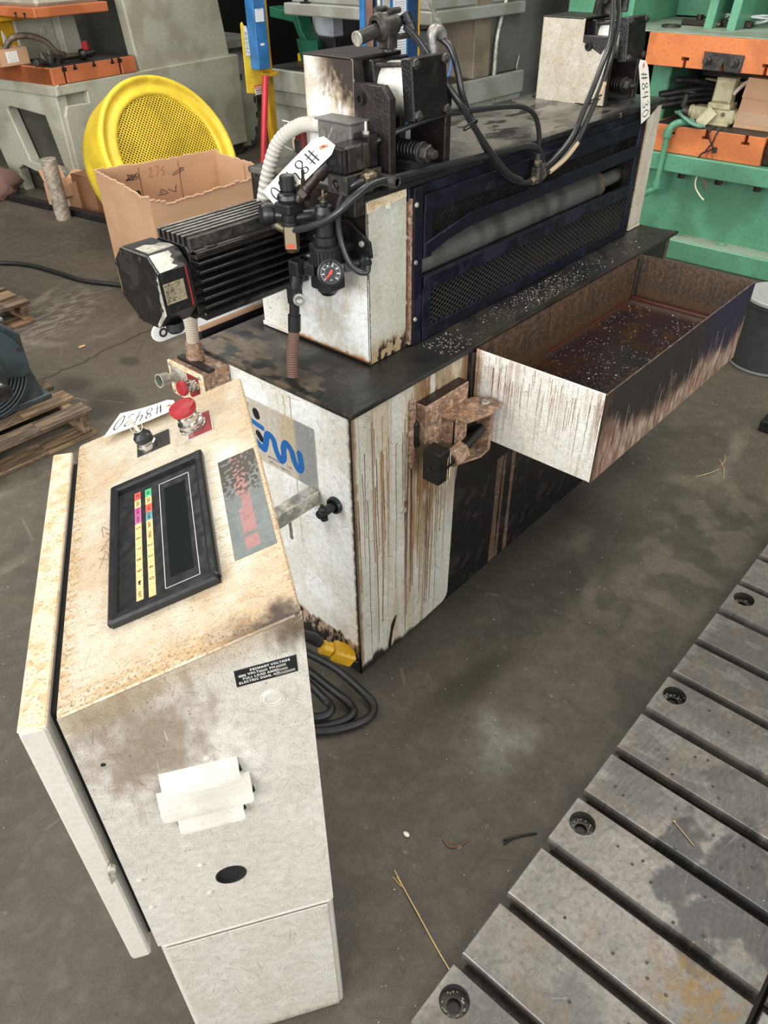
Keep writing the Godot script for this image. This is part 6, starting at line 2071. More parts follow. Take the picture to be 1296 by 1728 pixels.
func build_tags() -> void:
	tag_at("paper_tag", "long white paper tag numbered with black ink, hung by its ring above the black motor", [Vector3(0.118, 1.366, -0.168), Vector3(0.095, 1.235, -0.330), Vector3(0.100, 1.205, -0.290), Vector3(0.122, 1.345, -0.122)], tag_picture("#8430", 1), 0.004)
	tag_at("paper_tag", "white paper tag hanging straight down beside the far cylinder", [Vector3(1.312, 1.377, -0.104), Vector3(1.393, 1.200, -0.098), Vector3(1.446, 1.214, -0.098), Vector3(1.375, 1.366, -0.104)], tag_picture("#8430", 2), 0.003)
	# the tag lying over the console's back edge, behind the key switch
	var c := Transform3D(Basis(Vector3.UP, -0.579), Vector3(-0.86, 0, 0.383))
	var q := [Vector3(0.171, 1.072, -0.528), Vector3(0.045, 1.030, -0.540), Vector3(0.074, 1.043, -0.588), Vector3(0.163, 1.070, -0.566)]
	tag_at("paper_tag", "white paper tag wired to the console's emergency stop, curling over the top edge", [c * q[3], c * q[2], c * q[1], c * q[0]], tag_picture("#8430", 3), -0.002)
	var b := Mb.new()
	b.tube([c * Vector3(0.193, 1.094, -0.478), c * Vector3(0.192, 1.100, -0.50), c * Vector3(0.185, 1.085, -0.53), c * Vector3(0.172, 1.063, -0.545)], 0.0006, 5, 5)
	solo("tag_wire", b, M.galv, "thin wire tying the paper tag to the console's emergency stop", "wire")
	b = Mb.new()
	b.tube(vs([0.150, 1.368, -0.158, 0.140, 1.374, -0.154, 0.128, 1.366, -0.149, 0.1185, 1.357, -0.147]), 0.0007, 5, 5)
	solo("tag_wire", b, M.galv, "thin wire holding the long paper tag above the motor", "wire")

# ---------------------------------------------------------------- room
func build_room() -> void:
	var b := Mb.new()
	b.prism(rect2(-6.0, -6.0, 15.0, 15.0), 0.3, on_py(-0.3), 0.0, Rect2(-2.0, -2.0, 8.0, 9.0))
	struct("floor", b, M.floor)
	var wm := tri_mat(M.t_dust, 2.5, 0.8, 0.0, c8(120, 120, 114))
	for q in [["wall_left", -6.3, -6.0, -15.0, 6.0], ["wall_right", 15.0, 15.3, -15.0, 6.0]]:
		b = Mb.new()
		b.span(q[1], q[2], -0.3, 6.0, q[3], q[4], 0.0)
		struct(q[0], b, wm)
	for q in [["wall_back", -15.3, -15.0], ["wall_front", 6.0, 6.3]]:
		b = Mb.new()
		b.span(-6.3, 15.3, -0.3, 6.0, q[1], q[2], 0.0)
		struct(q[0], b, wm)
	b = Mb.new()
	b.span(-6.3, 15.3, 6.0, 6.3, -15.3, 6.3, 0.0)
	struct("ceiling", b, flat(c8(190, 190, 186), 0.8))

# ---------------------------------------------------------------- things on the floor between the machines
func build_midground() -> void:
	cardboard_box()
	drum()
	pallet("wooden_pallet", "weathered wooden pallet carrying the grey electric motor", Vector3(0.22, 0, -1.72), 0.0, 1.0, 1.0)
	pallet("wooden_pallet", "empty corner of a wooden pallet further back at the left edge", Vector3(0.63, 0, -3.0), 0.03, 0.9, 0.9)
	electric_motor()
	var b := Mb.new()
	b.tube(vs([0.55, 0.014, -4.35, 0.75, 0.014, -4.15, 0.922, 0.014, -3.99, 1.025, 0.014, -3.81, 1.07, 0.014, -3.56, 1.10, 0.014, -3.33, 1.16, 0.014, -3.18, 1.22, 0.014, -3.05, 1.30, 0.014, -2.80, 1.34, 0.014, -2.3]), 0.014, 8, 6)
	solo("floor_cable", b, M.rubber, "black cable snaking across the floor behind the motor pallet", "cable")
	# bucket
	var t := thing("paint_bucket", "dark grey plastic bucket with pale lid standing behind the drip tray", "bucket", Vector3(2.67, 0, 0.15))
	b = Mb.new()
	b.lathe(Vector3.ZERO, Vector3.UP, [[0.0, 0.0], [0.150, 0.0], [0.153, 0.004], [0.158, 0.30], [0.162, 0.302], [0.162, 0.318], [0.158, 0.32]], 36)
	part("pail", b, tri_mat(M.t_dust, 0.5, 0.45, 0.0, c8(62, 64, 64)), t)
	b = Mb.new()
	b.lathe(Vector3(0, 0.318, 0), Vector3.UP, [[0.160, 0.0], [0.166, 0.004], [0.166, 0.016], [0.160, 0.020], [0.150, 0.020], [0.148, 0.012], [0.10, 0.012], [0.098, 0.016], [0.0, 0.016]], 36)
	var lid := part("lid", b, flat(c8(168, 168, 164), 0.5), t)
	b = Mb.new()
	b.lathe(Vector3(-0.02, 0.333, 0.04), Vector3.UP, [[0.035, 0.0], [0.035, 0.010], [0.028, 0.010], [0.026, 0.004], [0.0, 0.004]], 24)
	part("spout_cap", b, flat(c8(150, 150, 146), 0.5), lid)
	b = Mb.new()
	b.lathe(Vector3.ZERO, Vector3.UP, [[0.154, 0.003], [0.159, 0.004], [0.159, 0.012], [0.154, 0.014]], 36)
	part("foot_ring", b, flat(c8(120, 120, 116), 0.5), t)
	# black block at the right edge
	b = Mb.new()
	b.span(2.035, 2.16, 0.0, 0.05, 0.36, 0.44, 0.004)
	solo("steel_block", b, M.black_gloss, "small black steel block on the floor at the right edge", "block")
	# power cable coil with its yellow plug, between the console and the machine
	var pc := thing("power_cable", "thick black power cable coiled on the floor beside the console, with yellow plug", "cable", Vector3(-0.13, 0, 0.0))
	b = Mb.new()
	b.tube(vs([-0.03, 0.22, -0.12, 0.03, 0.17, -0.10, 0.06, 0.13, -0.09]), 0.016, 10, 5)
	b.tube(vs([-0.09, 0.21, -0.13, -0.03, 0.18, -0.10, 0.04, 0.10, -0.02, 0.07, 0.03, 0.06, 0.065, 0.014, 0.105, 0.02, 0.014, 0.12, -0.06, 0.014, 0.08, -0.14, 0.014, 0.0]), 0.0115, 10, 7)
	b.tube(vs([-0.11, 0.18, -0.12, -0.04, 0.14, -0.08, 0.01, 0.05, 0.0, 0.025, 0.016, 0.05, 0.01, 0.014, 0.08, -0.04, 0.014, 0.07, -0.11, 0.014, 0.01, -0.15, 0.014, -0.08]), 0.0115, 10, 7)
	b.tube(vs([-0.12, 0.16, -0.10, -0.05, 0.11, -0.06, -0.02, 0.04, 0.0, -0.03, 0.034, 0.04, -0.07, 0.034, 0.03, -0.13, 0.034, -0.04]), 0.0115, 10, 7)
	b.tube(vs([-0.12, 0.10, -0.14, -0.06, 0.14, -0.17, 0.0, 0.13, -0.17, 0.01, 0.06, -0.16, -0.03, 0.014, -0.14, -0.10, 0.014, -0.10]), 0.0115, 10, 7)
	part("cable", b, M.rubber, pc)
	b = Mb.new()
	var pf := Mb.frame(Vector3(0.055, 0.122, -0.085), Vector3(0.62, -0.55, 0.50))
	b.box(Vector3(0, 0, 0.022), Vector3(0.036, 0.036, 0.044), 0.008, pf)
	b.box(Vector3(0, 0, 0.075), Vector3(0.054, 0.042, 0.068), 0.006, pf)
	for k in 3:
		b.box(Vector3(0, 0.021, 0.052 + 0.018 * k), Vector3(0.05, 0.002, 0.002), 0.0005, pf)
	var plug := part("plug", b, M.yellow_deep, pc, "yellow plug")
	b = Mb.new()
	for k in 3:
		b.box(Vector3(0.014 * (k - 1), 0.0, 0.115), Vector3(0.006, 0.002, 0.018), 0.0004, pf)
	b.lathe(pf * Vector3(0.01, 0.018, 0.018), pf.basis.y, [[0.005, 0.0], [0.004, 0.003], [0.0, 0.003]], 10)
	part("prongs", b, M.brass, plug)

func cardboard_box() -> void:
	var t := thing("cardboard_box", "large open brown cardboard box with torn rim behind the black motor", "box", Vector3.ZERO)
	var c := [Vector2(1.187, -3.028), Vector2(1.884, -2.885), Vector2(1.774, -2.228), Vector2(1.03, -2.30)]
	c[3] = Vector2(1.077, -2.371)
	var h := 0.66
	# rims, as heights along each wall
	var rims := [[[0.0, h], [0.5, h - 0.004], [1.0, h]], [[0.0, h], [0.08, h - 0.008], [0.5, h - 0.002], [1.0, h]], [[0.0, h], [0.35, h - 0.008], [0.6, h - 0.03], [0.85, h - 0.045], [1.0, h - 0.005]], [[0.0, h - 0.005], [0.1, h - 0.02], [0.35, h - 0.004], [1.0, h]]]
	for k in 4:
		var a: Vector2 = c[k]
		var e: Vector2 = c[(k + 1) % 4]
		var d := (e - a)
		var l := d.length()
		d /= l
		var b := Mb.new()
		var p := PackedVector2Array([Vector2(0, 0), Vector2(l, 0)])
		var r: Array = rims[k].duplicate()
		r.reverse()
		for q in r:
			p.append(Vector2(q[0] * l, q[1]))
		b.prism(p, 0.006, Transform3D(Basis(Vector3(d.x, 0, d.y), Vector3.UP, Vector3(-d.y, 0, d.x)), Vector3(a.x, 0, a.y)))
		var pan := part("panel", b, M.card, t)
		# torn, paler corrugated edge
		b = Mb.new()
		var g := RandomNumberGenerator.new()
		g.seed = 40 + k
		for i in rims[k].size() - 1:
			var q0: Array = rims[k][i]
			var q1: Array = rims[k][i + 1]
			var n := int((q1[0] - q0[0]) * 26) + 1
			for j in n:
				var s0 := lerpf(q0[0], q1[0], float(j) / n)
				var s1 := lerpf(q0[0], q1[0], float(j + 1) / n)
				var y0 := lerpf(q0[1], q1[1], float(j) / n) + g.randf_range(-0.004, 0.005)
				var w0 := a + d * (s0 * l)
				var w1 := a + d * (s1 * l)
				b.bar(Vector3(w0.x, y0, w0.y), Vector3(w1.x, y0, w1.y), Vector3.UP, 0.008, 0.010, 0.001)
		part("torn_rim", b, flat(c8(196, 160, 128), 0.85), pan)
		if k < 2:
			b = Mb.new()
			for s in ([0.33, 0.66] if k == 0 else [0.5]):
				var w: Vector2 = a + d * (s * l)
				b.bar(Vector3(w.x, 0.1, w.y) + Vector3(-d.y, 0, d.x) * 0.007, Vector3(w.x, h - 0.02, w.y) + Vector3(-d.y, 0, d.x) * 0.007, Vector3(d.x, 0, d.y), 0.004, 0.002, 0.0)
			part("crease", b, M.card_dark, pan)
	var b := Mb.new()
	b.prism(PackedVector2Array([c[0] * Vector2(1, -1), c[1] * Vector2(1, -1), c[2] * Vector2(1, -1), c[3] * Vector2(1, -1)]), 0.01, on_py(0.004))
	part("bottom_flap", b, M.card, t)
	# marker scribbles on the back wall and tears
	var ws := Transform3D(Basis(Vector3(0.98, 0, 0.201), Vector3.UP, Vector3(-0.201, 0, 0.98)), Vector3(1.187, 0, -3.028)).translated_local(Vector3(0, 0, 0.0068))
	b = Mb.new()
	var g := RandomNumberGenerator.new()
	g.seed = 12
	for q in [[0.20, 0.60, 16], [0.46, 0.59, 8], [0.34, 0.50, 5], [0.43, 0.50, 5]]:
		var path := []
		for i in q[2]:
			path.append(ws * Vector3(q[0] + g.randf_range(-0.045, 0.045), q[1] + g.randf_range(-0.022, 0.022), 0))
		b = Mb.new()
		b.tube(path, 0.0014, 4, 3)
		part("marker_scribble", b, M.ink, t)
	b = Mb.new()
	for q in [[0.29, [0.0, 0.62, 0.018, 0.63, 0.012, 0.605, 0.0, 0.585, 0.022, 0.585]], [0.33, [0.0, 0.63, 0.022, 0.63, 0.006, 0.585]], [0.365, [0.02, 0.63, 0.0, 0.61, 0.018, 0.60, 0.014, 0.585, 0.0, 0.588]]]:
		var path := []
		for i in range(0, q[1].size(), 2):
			path.append(ws * Vector3(q[0] + q[1][i], q[1][i + 1], 0))
		b = Mb.new()
		b.tube(path, 0.0014, 4, 3)
		part("red_marking", b, flat(c8(176, 74, 58), 0.8), t)
	# tube standing in the box
	b = Mb.new()
	b.lathe(Vector3(1.33, 0.02, -2.80), Vector3(-0.10, 1, 0.02), [[0.0, 0.0], [0.014, 0.0], [0.014, 0.56], [0.010, 0.56], [0.010, 0.50], [0.0, 0.50]], 14)
	solo("steel_tube", b, M.black, "short dark steel tube standing in the large cardboard box", "tube")

func drum() -> void:
	var n := Vector3(0.012, 0.472, 0.881).normalized()
	var c := Vector3(1.985, 0.548, -3.46)
	var r := 0.475
	var t := thing("yellow_drum_guard", "round yellow drum with perforated front panel leaning behind the cardboard box", "drum", Vector3.ZERO)
	var b := Mb.new()
	b.lathe(c - n * 0.34, n, [[0.0, 0.0], [r * 0.90, 0.0], [r * 0.97, 0.03], [r, 0.10], [r * 0.995, 0.30], [r, 0.325], [r * 0.985, 0.345], [r * 0.95, 0.35], [r * 0.925, 0.335], [r * 0.90, 0.322], [r * 0.86, 0.326], [r * 0.80, 0.336], [r * 0.755, 0.336], [r * 0.745, 0.30]], 64, true)
	var sh := part("drum_shell", b, M.yellow, t)
	# perforated panel: web of a grid of holes, strands both ways
	var fr := Mb.frame(c - n * 0.012, n)
	b = Mb.new()
	var rm := r * 0.752
	var p := 0.0165
	var g := int(rm / p)
	for dirn in 2:
		var ang := PI / 4 if dirn == 0 else -PI / 4
		var ax := Vector3(cos(ang), sin(ang), 0)
		var ay := Vector3(-sin(ang), cos(ang), 0)
		for i in range(-g, g + 1):
			var o := i * p
			var hl := sqrt(maxf(0.0, rm * rm - o * o))
			if hl < 0.01:
				continue
			b.bar(fr * (ax * -hl + ay * o), fr * (ax * hl + ay * o), fr.basis * ay, 0.0062, 0.002, 0.0)
	part("perforated_panel", b, M.yellow, t, "perforated yellow panel")
	b = Mb.new()
	b.lathe(c - n * 0.06, n, [[0.0, 0.0], [rm, 0.0], [rm, 0.005]], 48)  # black disc stands in for the shade behind the perforations
	part("drum_shade_disc", b, M.void_black, t)
	var o := fr * Vector3(-0.035, -0.12, 0.006)
	var x := fr.basis.x * 0.06 - fr.basis.y * 0.10
	var y := fr.basis.x * 0.042 + fr.basis.y * 0.026
	tag_at("paper_tag", "small white paper tag hanging on the yellow perforated panel", [o + y * 0.5, o + x + y * 0.5, o + x - y * 0.5, o - y * 0.5], tag_picture("#82", 7, true, true), 0.002)

func pallet(called: String, label: String, at: Vector3, turn: float, w: float, d: float) -> void:
	# at: front right corner; boards run along x, stringers along z
	var t := thing(called, label, "pallet", at, turn)
	var g := RandomNumberGenerator.new()
	g.seed = int(at.x * 100) + 7
	for k in 3:
		var b := Mb.new()
		var x := -0.02 - k * (w * 0.5 - 0.03)
		b.span(x - 0.034, x, 0.018, 0.102, -d, -0.008, 0.004)
		part("stringer", b, M.wood, t)
	for k in 7:
		var b := Mb.new()
		var z := -0.002 - k * (d - 0.095) / 6.0
		var hh := 0.018 + g.randf_range(0.0, 0.003)
		b.box(Vector3(-w * 0.5 + g.randf_range(-0.012, 0.010), 0.102 + hh * 0.5, z - 0.045), Vector3(w + g.randf_range(-0.02, 0.01), hh, 0.09), 0.003, Transform3D(Basis(Vector3.UP, g.randf_range(-0.006, 0.006)), Vector3.ZERO))
		part("deck_board", b, M.wood_grey if k % 2 == 0 else M.wood, t)
	for k in 3:
		var b := Mb.new()
		var z := -0.004 - k * (d - 0.11) / 2.0
		b.span(-w + 0.01, 0.0, 0.0, 0.018, z - 0.095, z, 0.003)
		part("bottom_board", b, M.wood, t)

func electric_motor() -> void:
	var t := thing("electric_motor", "big slate grey electric motor with steel shaft on a wooden pallet", "motor", Vector3(-0.085, 0.122, -1.9))
	var cy := 0.195
	var b := Mb.new()
	b.lathe(Vector3(0, cy, -0.62), Vector3.BACK, [[0.0, 0.0], [0.18, 0.0], [0.19, 0.02], [0.19, 0.60], [0.0, 0.60]], 48)
	b.prism(poly([-0.215, 0.0, 0.222, 0.0, 0.222, 0.05, 0.20, 0.16, 0.205, 0.30, 0.12, 0.385, -0.12, 0.385, -0.21, 0.30, -0.215, 0.2]), 0.56, on_pz(-0.60), 0.006)
	var body := part("motor_body", b, M.motor_grey, t)
	b = Mb.new()
	b.lathe(Vector3(0, cy, -0.045), Vector3.BACK, [[0.0, 0.0], [0.192, 0.0], [0.194, 0.02], [0.19, 0.034], [0.088, 0.046], [0.086, 0.058], [0.055, 0.062], [0.0, 0.062]], 56)
	var bell := part("end_bell", b, M.motor_grey, t)
	for k in 5:
		b = Mb.new()
		var r := 0.108 + 0.0155 * k
		var pts := []
		for i in 13:
			var a := deg_to_rad(-86.0 + 68.0 * i / 12.0)
			pts.append(Vector3(cos(a) * r, cy + sin(a) * r, 0.002 - 0.0012 * k))
		b.tube(pts, 0.0045, 6, 1)
		part("vent_louvre", b, M.motor_grey, bell)
		b = Mb.new()
		pts = []
		for i in 13:
			var a := deg_to_rad(-86.0 + 68.0 * i / 12.0)
			pts.append(Vector3(cos(a) * (r - 0.0075), cy + sin(a) * (r - 0.0075), -0.0005 - 0.0012 * k))
		b.tube(pts, 0.0035, 6, 1)
		part("vent_slot", b, M.void_black, bell)
	b = Mb.new()
	for a in [-1.5, -0.95, -0.3, 0.35, 1.0, 1.6]:
		b.lathe(Vector3(cos(a) * 0.178, cy + sin(a) * 0.178, -0.012), Vector3.BACK, [[0.008, 0.0], [0.008, 0.006], [0.0, 0.007]], 10)
	part("cover_bolts", b, M.steel_dark, bell).set_meta("kind", "stuff")
	b = Mb.new()
	b.cyl(Vector3(0, cy, 0.01), Vector3(0, cy, 0.175), 0.033, -1.0, 24, 0.002)
	b.lathe(Vector3(0, cy, 0.1745), Vector3.BACK, [[0.012, 0.0005], [0.008, 0.001], [0.0, -0.004]], 14)
	var sh := part("shaft", b, M.steel_dark, t, "worn steel shaft")
	b = Mb.new()
	b.box(Vector3(0, cy + 0.033, 0.11), Vector3(0.012, 0.008, 0.12), 0.001)
	part("shaft_key", b, M.steel, sh)
	b = Mb.new()
	b.box(Vector3(0.0, 0.012, -0.30), Vector3(0.50, 0.024, 0.54), 0.004)
	part("foot", b, M.motor_grey, t)
	b = Mb.new()
	b.box(Vector3(0.075, 0.39, -0.20), Vector3(0.05, 0.02, 0.30), 0.003)
	b.box(Vector3(0.14, 0.372, -0.20), Vector3(0.05, 0.014, 0.30), 0.003, Transform3D.IDENTITY)
	part("top_rail", b, tri_mat(M.t_dust, 0.3, 0.4, 0.0, c8(128, 132, 130)), t)
	b = Mb.new()
	b.tube(vs([0.06, 0.385, -0.40, 0.055, 0.43, -0.40, 0.03, 0.46, -0.40, 0.0, 0.43, -0.40, -0.005, 0.385, -0.40]), 0.010, 8, 5)
	part("lifting_ring", b, M.motor_grey, t)

func build_debris() -> void:
	var b := Mb.new()
	b.tube(vs([-0.365, 0.004, 0.440, -0.385, 0.006, 0.490, -0.408, 0.006, 0.552, -0.430, 0.004, 0.612, -0.446, 0.004, 0.660]), 0.0013, 5, 4)
	b.tube(vs([-0.372, 0.003, 0.452, -0.390, 0.004, 0.505, -0.404, 0.005, 0.545]), 0.0010, 5, 4)
	b.tube(vs([-0.378, 0.003, 0.446, -0.382, 0.003, 0.475]), 0.0009, 5, 2)
	solo("dry_straw", b, flat(c8(206, 176, 116), 0.7), "long dry yellow straw lying on the floor near the steel plate", "straw")
	b = Mb.new()
	b.tube(vs([-0.145, 0.004, 0.583, -0.11, 0.005, 0.607, -0.078, 0.004, 0.632]), 0.0028, 6, 3)
	b.tube(vs([-0.152, 0.003, 0.589, -0.128, 0.004, 0.597]), 0.0022, 5, 2)
	solo("black_twig", b, M.rubber, "short black piece of cable tie on the floor beside the steel plate", "cable tie")
	b = Mb.new()
	b.ball(Vector3(-0.282, 0.004, 0.404), Vector3(0.006, 0.004, 0.009), 10)
	solo("white_pebble", b, flat(c8(222, 216, 200), 0.6), "small white pebble on the bare floor", "pebble")
	b = Mb.new()
	b.tube(vs([-0.235, 0.003, 0.475, -0.240, 0.004, 0.498, -0.225, 0.004, 0.512, -0.200, 0.003, 0.522]), 0.0018, 5, 3)
	solo("dry_leaf_stem", b, flat(c8(112, 78, 52), 0.8), "curled brown stem lying on the floor between pebble and cable tie", "stem")
	for q in [[1.60, 0.33, 0.4, 0.12, "left of the three thin straws on the floor beyond the drip tray"], [1.66, 0.36, -0.5, 0.14, "middle and longest of the three straws on the floor beyond the drip tray"], [1.72, 0.34, -0.2, 0.09, "rightmost and shortest of the three straws on the floor beyond the drip tray"]]:
		b = Mb.new()
		var d: Vector3 = Vector3(cos(q[2]), 0, sin(q[2])) * q[3] * 0.5
		var p := Vector3(q[0], 0.003, q[1])
		b.tube([p - d, p + Vector3(0, 0.004, 0.01), p + d], 0.0014, 5, 4)
		solo("dry_straw", b, flat(c8(188, 164, 120), 0.7), q[4], "straw", "straws beyond the drip tray")
	b = Mb.new()
	b.tube(vs([0.09, 0.1035, 0.87, 0.077, 0.1035, 0.90, 0.066, 0.1035, 0.925]), 0.0011, 5, 3)
	b.ball(Vector3(0.092, 0.103, 0.868), Vector3(0.003, 0.002, 0.004), 8)
	solo("dry_seed", b, flat(c8(160, 132, 92), 0.7), "thin brown seed stem lying on a bar of the steel plate", "seed")
	b = Mb.new()
	b.box(Vector3(0.62, 0.005, -2.52), Vector3(0.035, 0.010, 0.014), 0.003, Transform3D.IDENTITY)
	solo("wood_chip", b, flat(c8(222, 178, 130), 0.8), "tiny pale wood chip on the floor behind the motor pallet", "chip")
	b = Mb.new()
	var g := RandomNumberGenerator.new()
	g.seed = 900
	for i in 900:
		var p := Vector3(g.randf_range(-0.9, 2.2), 0.0, g.randf_range(-1.2, 0.66))
		if (p.x > -0.05 and p.x < 1.6 and p.z < 0.03) or (p.x < 0.0 and p.x > -0.92 and p.z > -0.3 and p.z < 0.45 and p.x < -0.25):
			continue
		var s := g.randf_range(0.0005, 0.0013)
		b.box(Vector3.ZERO, Vector3(s * g.randf_range(1.0, 3.5), s * 0.8, s), 0.0, Transform3D(Basis(Vector3.UP, g.randf() * TAU), p + Vector3(0, s * 0.4, 0)))
	solo("floor_grit", b, flat(c8(206, 200, 188), 0.6), "pale grit and tiny metal shavings scattered over the concrete floor", "grit", "", "stuff")

# ---------------------------------------------------------------- press at the upper left
func build_left_press() -> void:
	var t := thing("power_press", "grey-green power press with orange bolster at the upper left", "press", Vector3(1.99, 0, -4.79), 0.136)
	var b := Mb.new()
	# body under the bolster: front face pieces, left frame with its slanted opening
	b.prism(poly([0.02, 0.735, 0.26, 0.735, 0.26, 0.66, 0.06, 0.665, 0.03, 0.60, 0.03, 0.02, 0.16, 0.02, 0.32, 0.10, 1.9, 0.10, 1.9, 0.80, 0.0, 0.80, 0.0, 0.735]), 0.10, on_pz(-0.10), 0.006)
	b.span(0.06, 0.26, 0.62, 0.74, -0.12, -0.06, 0.002)
	var body := part("frame_body", b, M.press_grey, t)
	b = Mb.new()
	b.prism(poly([-0.80, 0.735, -0.02, 0.735, -0.02, 0.0, -0.11, 0.03, -0.115, 0.20, -0.205, 0.592, -0.62, 0.622, -0.66, 0.60, -0.545, 0.245, -0.12, 0.215, -0.10, 0.16, -0.52, 0.17, -0.66, 0.20, -0.735, 0.16, -0.72, 0.0, -0.83, 0.0, -0.93, 0.34]), 0.09, on_nx(0.09), 0.008)
	part("side_frame", b, M.press_grey, t)
	b = Mb.new()
	b.span(0.10, 1.9, 0.0, 0.10, -0.95, -0.05, 0.01)
	b.span(0.10, 1.9, 0.10, 0.72, -0.95, -0.14, 0.01)
	part("inner_casting", b, M.press_dark, t)
	b = Mb.new()
	b.prism(poly([-0.006, 0.0, 0.03, 0.0, 0.03, 0.07, -0.006, 0.062]), 0.70, Transform3D(Basis.IDENTITY, Vector3(0, 0.737, -0.69)), 0.006)
	part("bed_ledge", b, M.press_grey, t)
	# bolster plate, front edge slotted
	b = Mb.new()
	var segs := [[0.0, 0.100], [0.118, 0.600], [0.622, 0.76]]
	for s in segs:
		b.span(s[0], s[1], 0.803, 0.911, -0.66, 0.0, 0.003)
	b.span(0.0, 0.76, 0.803, 0.905, -0.66, -0.02, 0.002)
	var bo := part("bolster_plate", b, M.orange_dull, t, "orange bolster plate with slotted edge")
	b = Mb.new()
	b.span(0.01, 0.75, 0.905, 0.9125, -0.65, -0.006, 0.001)
	part("worn_surface", b, M.dark_metal, bo)
	for x in [0.202, 0.371, 0.541]:
		b = Mb.new()
		b.prism(poly([x - 0.008, 0.912, x + 0.008, 0.912, x + 0.008, 0.896, x + 0.016, 0.893, x + 0.017, 0.880, x - 0.017, 0.880, x - 0.016, 0.893, x - 0.008, 0.896]), 0.002, on_pz(0.0), 0.0)
		part("slot", b, M.void_black, bo)
	for x in [0.109, 0.611]:
		b = Mb.new()
		b.prism(poly([x - 0.009, 0.912, x + 0.009, 0.912, x + 0.009, 0.804, x - 0.009, 0.804]), 0.004, on_pz(-0.021), 0.0)
		b.prism(poly([x - 0.02, 0.905, x + 0.02, 0.905, x + 0.02, 0.88, x - 0.02, 0.88]), 0.002, on_pz(0.0), 0.0)
		part("clamp_slot", b, M.void_black, bo)
	# column, throat and slide
	b = Mb.new()
	b.prism(poly([0.74, 1.55, 0.80, 0.92, 0.82, 0.80, 0.90, 0.74, 1.87, 0.55, 1.79, 1.10, 1.72, 1.55]), 0.10, on_pz(-0.13), 0.012)
	part("column", b, M.press_grey, t)
	b = Mb.new()
	b.span(0.95, 1.8, 0.7, 1.6, -0.9, -0.14, 0.01)
	part("rear_column", b, M.press_dark, t)
	b = Mb.new()
	b.prism(poly([0.46, 0.912, 0.62, 0.912, 0.58, 1.35, 0.44, 1.35]), 0.08, on_pz(-0.48), 0.006)
	b.span(0.14, 0.47, 0.914, 1.17, -0.52, -0.49, 0.004)
	part("inner_post", b, M.press_grey, t)
	b = Mb.new()
	b.span(-0.05, 0.17, 0.914, 1.16, -0.58, -0.53, 0.004)
	b.span(-0.30, 0.30, 1.17, 1.20, -0.60, -0.42, 0.004)
	part("yellow_guard", b, M.yellow_deep, t)
	b = Mb.new()
	b.lathe(Vector3(0.36, 1.08, -0.488), Vector3.BACK, [[0.0, 0.004], [0.022, 0.004], [0.024, 0.0]], 18)
	part("round_emblem", b, M.press_grey, t)
	b = Mb.new()
	b.span(-0.02, 0.605, 1.204, 1.265, -0.62, 0.0, 0.006)
	var sl := part("slide_plate", b, M.orange_dull, t, "orange slide plate of the press")
	for z in [-0.21, -0.11]:
		b = Mb.new()
		b.prism(poly([z - 0.006, 1.204, z + 0.006, 1.204, z + 0.006, 1.222, z + 0.014, 1.224, z + 0.014, 1.234, z - 0.014, 1.234, z - 0.014, 1.224, z - 0.006, 1.222]), 0.002, on_nx(-0.02), 0.0)
		part("slot", b, M.void_black, sl)
	b = Mb.new()
	b.span(0.03, 0.58, 1.265, 1.6, -0.60, -0.03, 0.02)
	part("slide", b, M.press_grey, t)
	# gear cover at the right
	b = Mb.new()
	var p := PackedVector2Array()
	for i in 13:
		p.append(Vector2(1.84, 0.30) + Vector2.from_angle(-0.9 + 2.7 * i / 12.0) * Vector2(0.40, 0.40))
	p.append_array(poly([1.45, 0.50, 1.45, 0.0, 2.05, 0.0]))
	b.prism(p, 0.30, on_pz(-0.42), 0.03)
	b.prism(poly([1.70, 0.69, 1.95, 0.66, 2.00, 0.55, 1.80, 0.58]), 0.02, on_pz(-0.125), 0.006)
	var gc := part("gear_cover", b, M.press_grey, t)
	b = Mb.new()
	for i in 6:
		var a := 1.0 - 0.36 * i
		b.box(Vector3(1.84 + cos(a) * 0.36, 0.30 + sin(a) * 0.36, -0.118), Vector3(0.03, 0.05, 0.012), 0.003, Transform3D.IDENTITY)
	part("cover_lugs", b, M.press_dark, gc)
	# things left on the bolster
	var f := Transform3D(Basis(Vector3.UP, 0.136), Vector3(1.99, 0.9125, -4.79))
	var c := thing("parts_carton", "small open cardboard carton with shipping label on the orange press bolster", "carton", f * Vector3(-0.06, 0, -0.33), 0.136)
	b = Mb.new()
	b.span(-0.10, 0.14, 0.0, 0.004, -0.16, 0.0, 0.0)
	for q in [[-0.10, 0.14, -0.004, 0.0], [-0.10, 0.14, -0.16, -0.156]]:
		b.span(q[0], q[1], 0.0, 0.105, q[2], q[3], 0.0)
	b.span(-0.10, -0.096, 0.0, 0.105, -0.16, 0.0, 0.0)
	b.span(0.136, 0.14, 0.0, 0.105, -0.16, 0.0, 0.0)
	part("carton_body", b, M.card, c)
	b = Mb.new()
	b.prism(rect2(-0.04, 0.02, 0.05, 0.09), 0.001, on_pz(0.0), 0.0, Rect2(-0.04, 0.02, 0.09, 0.07))
	var im := paint(96, 80, func(u: float, v: float): return c8(230, 228, 222).lerp(c8(120, 120, 118), 0.7 if fposmod(v * 9.0, 1.0) < 0.4 and u > 0.1 and u < 0.9 and ns(2, u * 0.3, floorf(v * 9.0) * 0.1) > 0.35 else 0.0))
	part("shipping_label", b, uv_mat(im, 0.7, 0.0, 0.0), c)
	b = Mb.new()
	b.prism(poly([0.0, 0.0, 0.09, 0.0, 0.06, 0.10, 0.02, 0.15]), 0.003, Transform3D(Basis(Vector3.UP, 0.4), Vector3(0.0, 0.06, -0.06)))
	part("plastic_bag", b, flat(c8(206, 206, 204), 0.3), c)
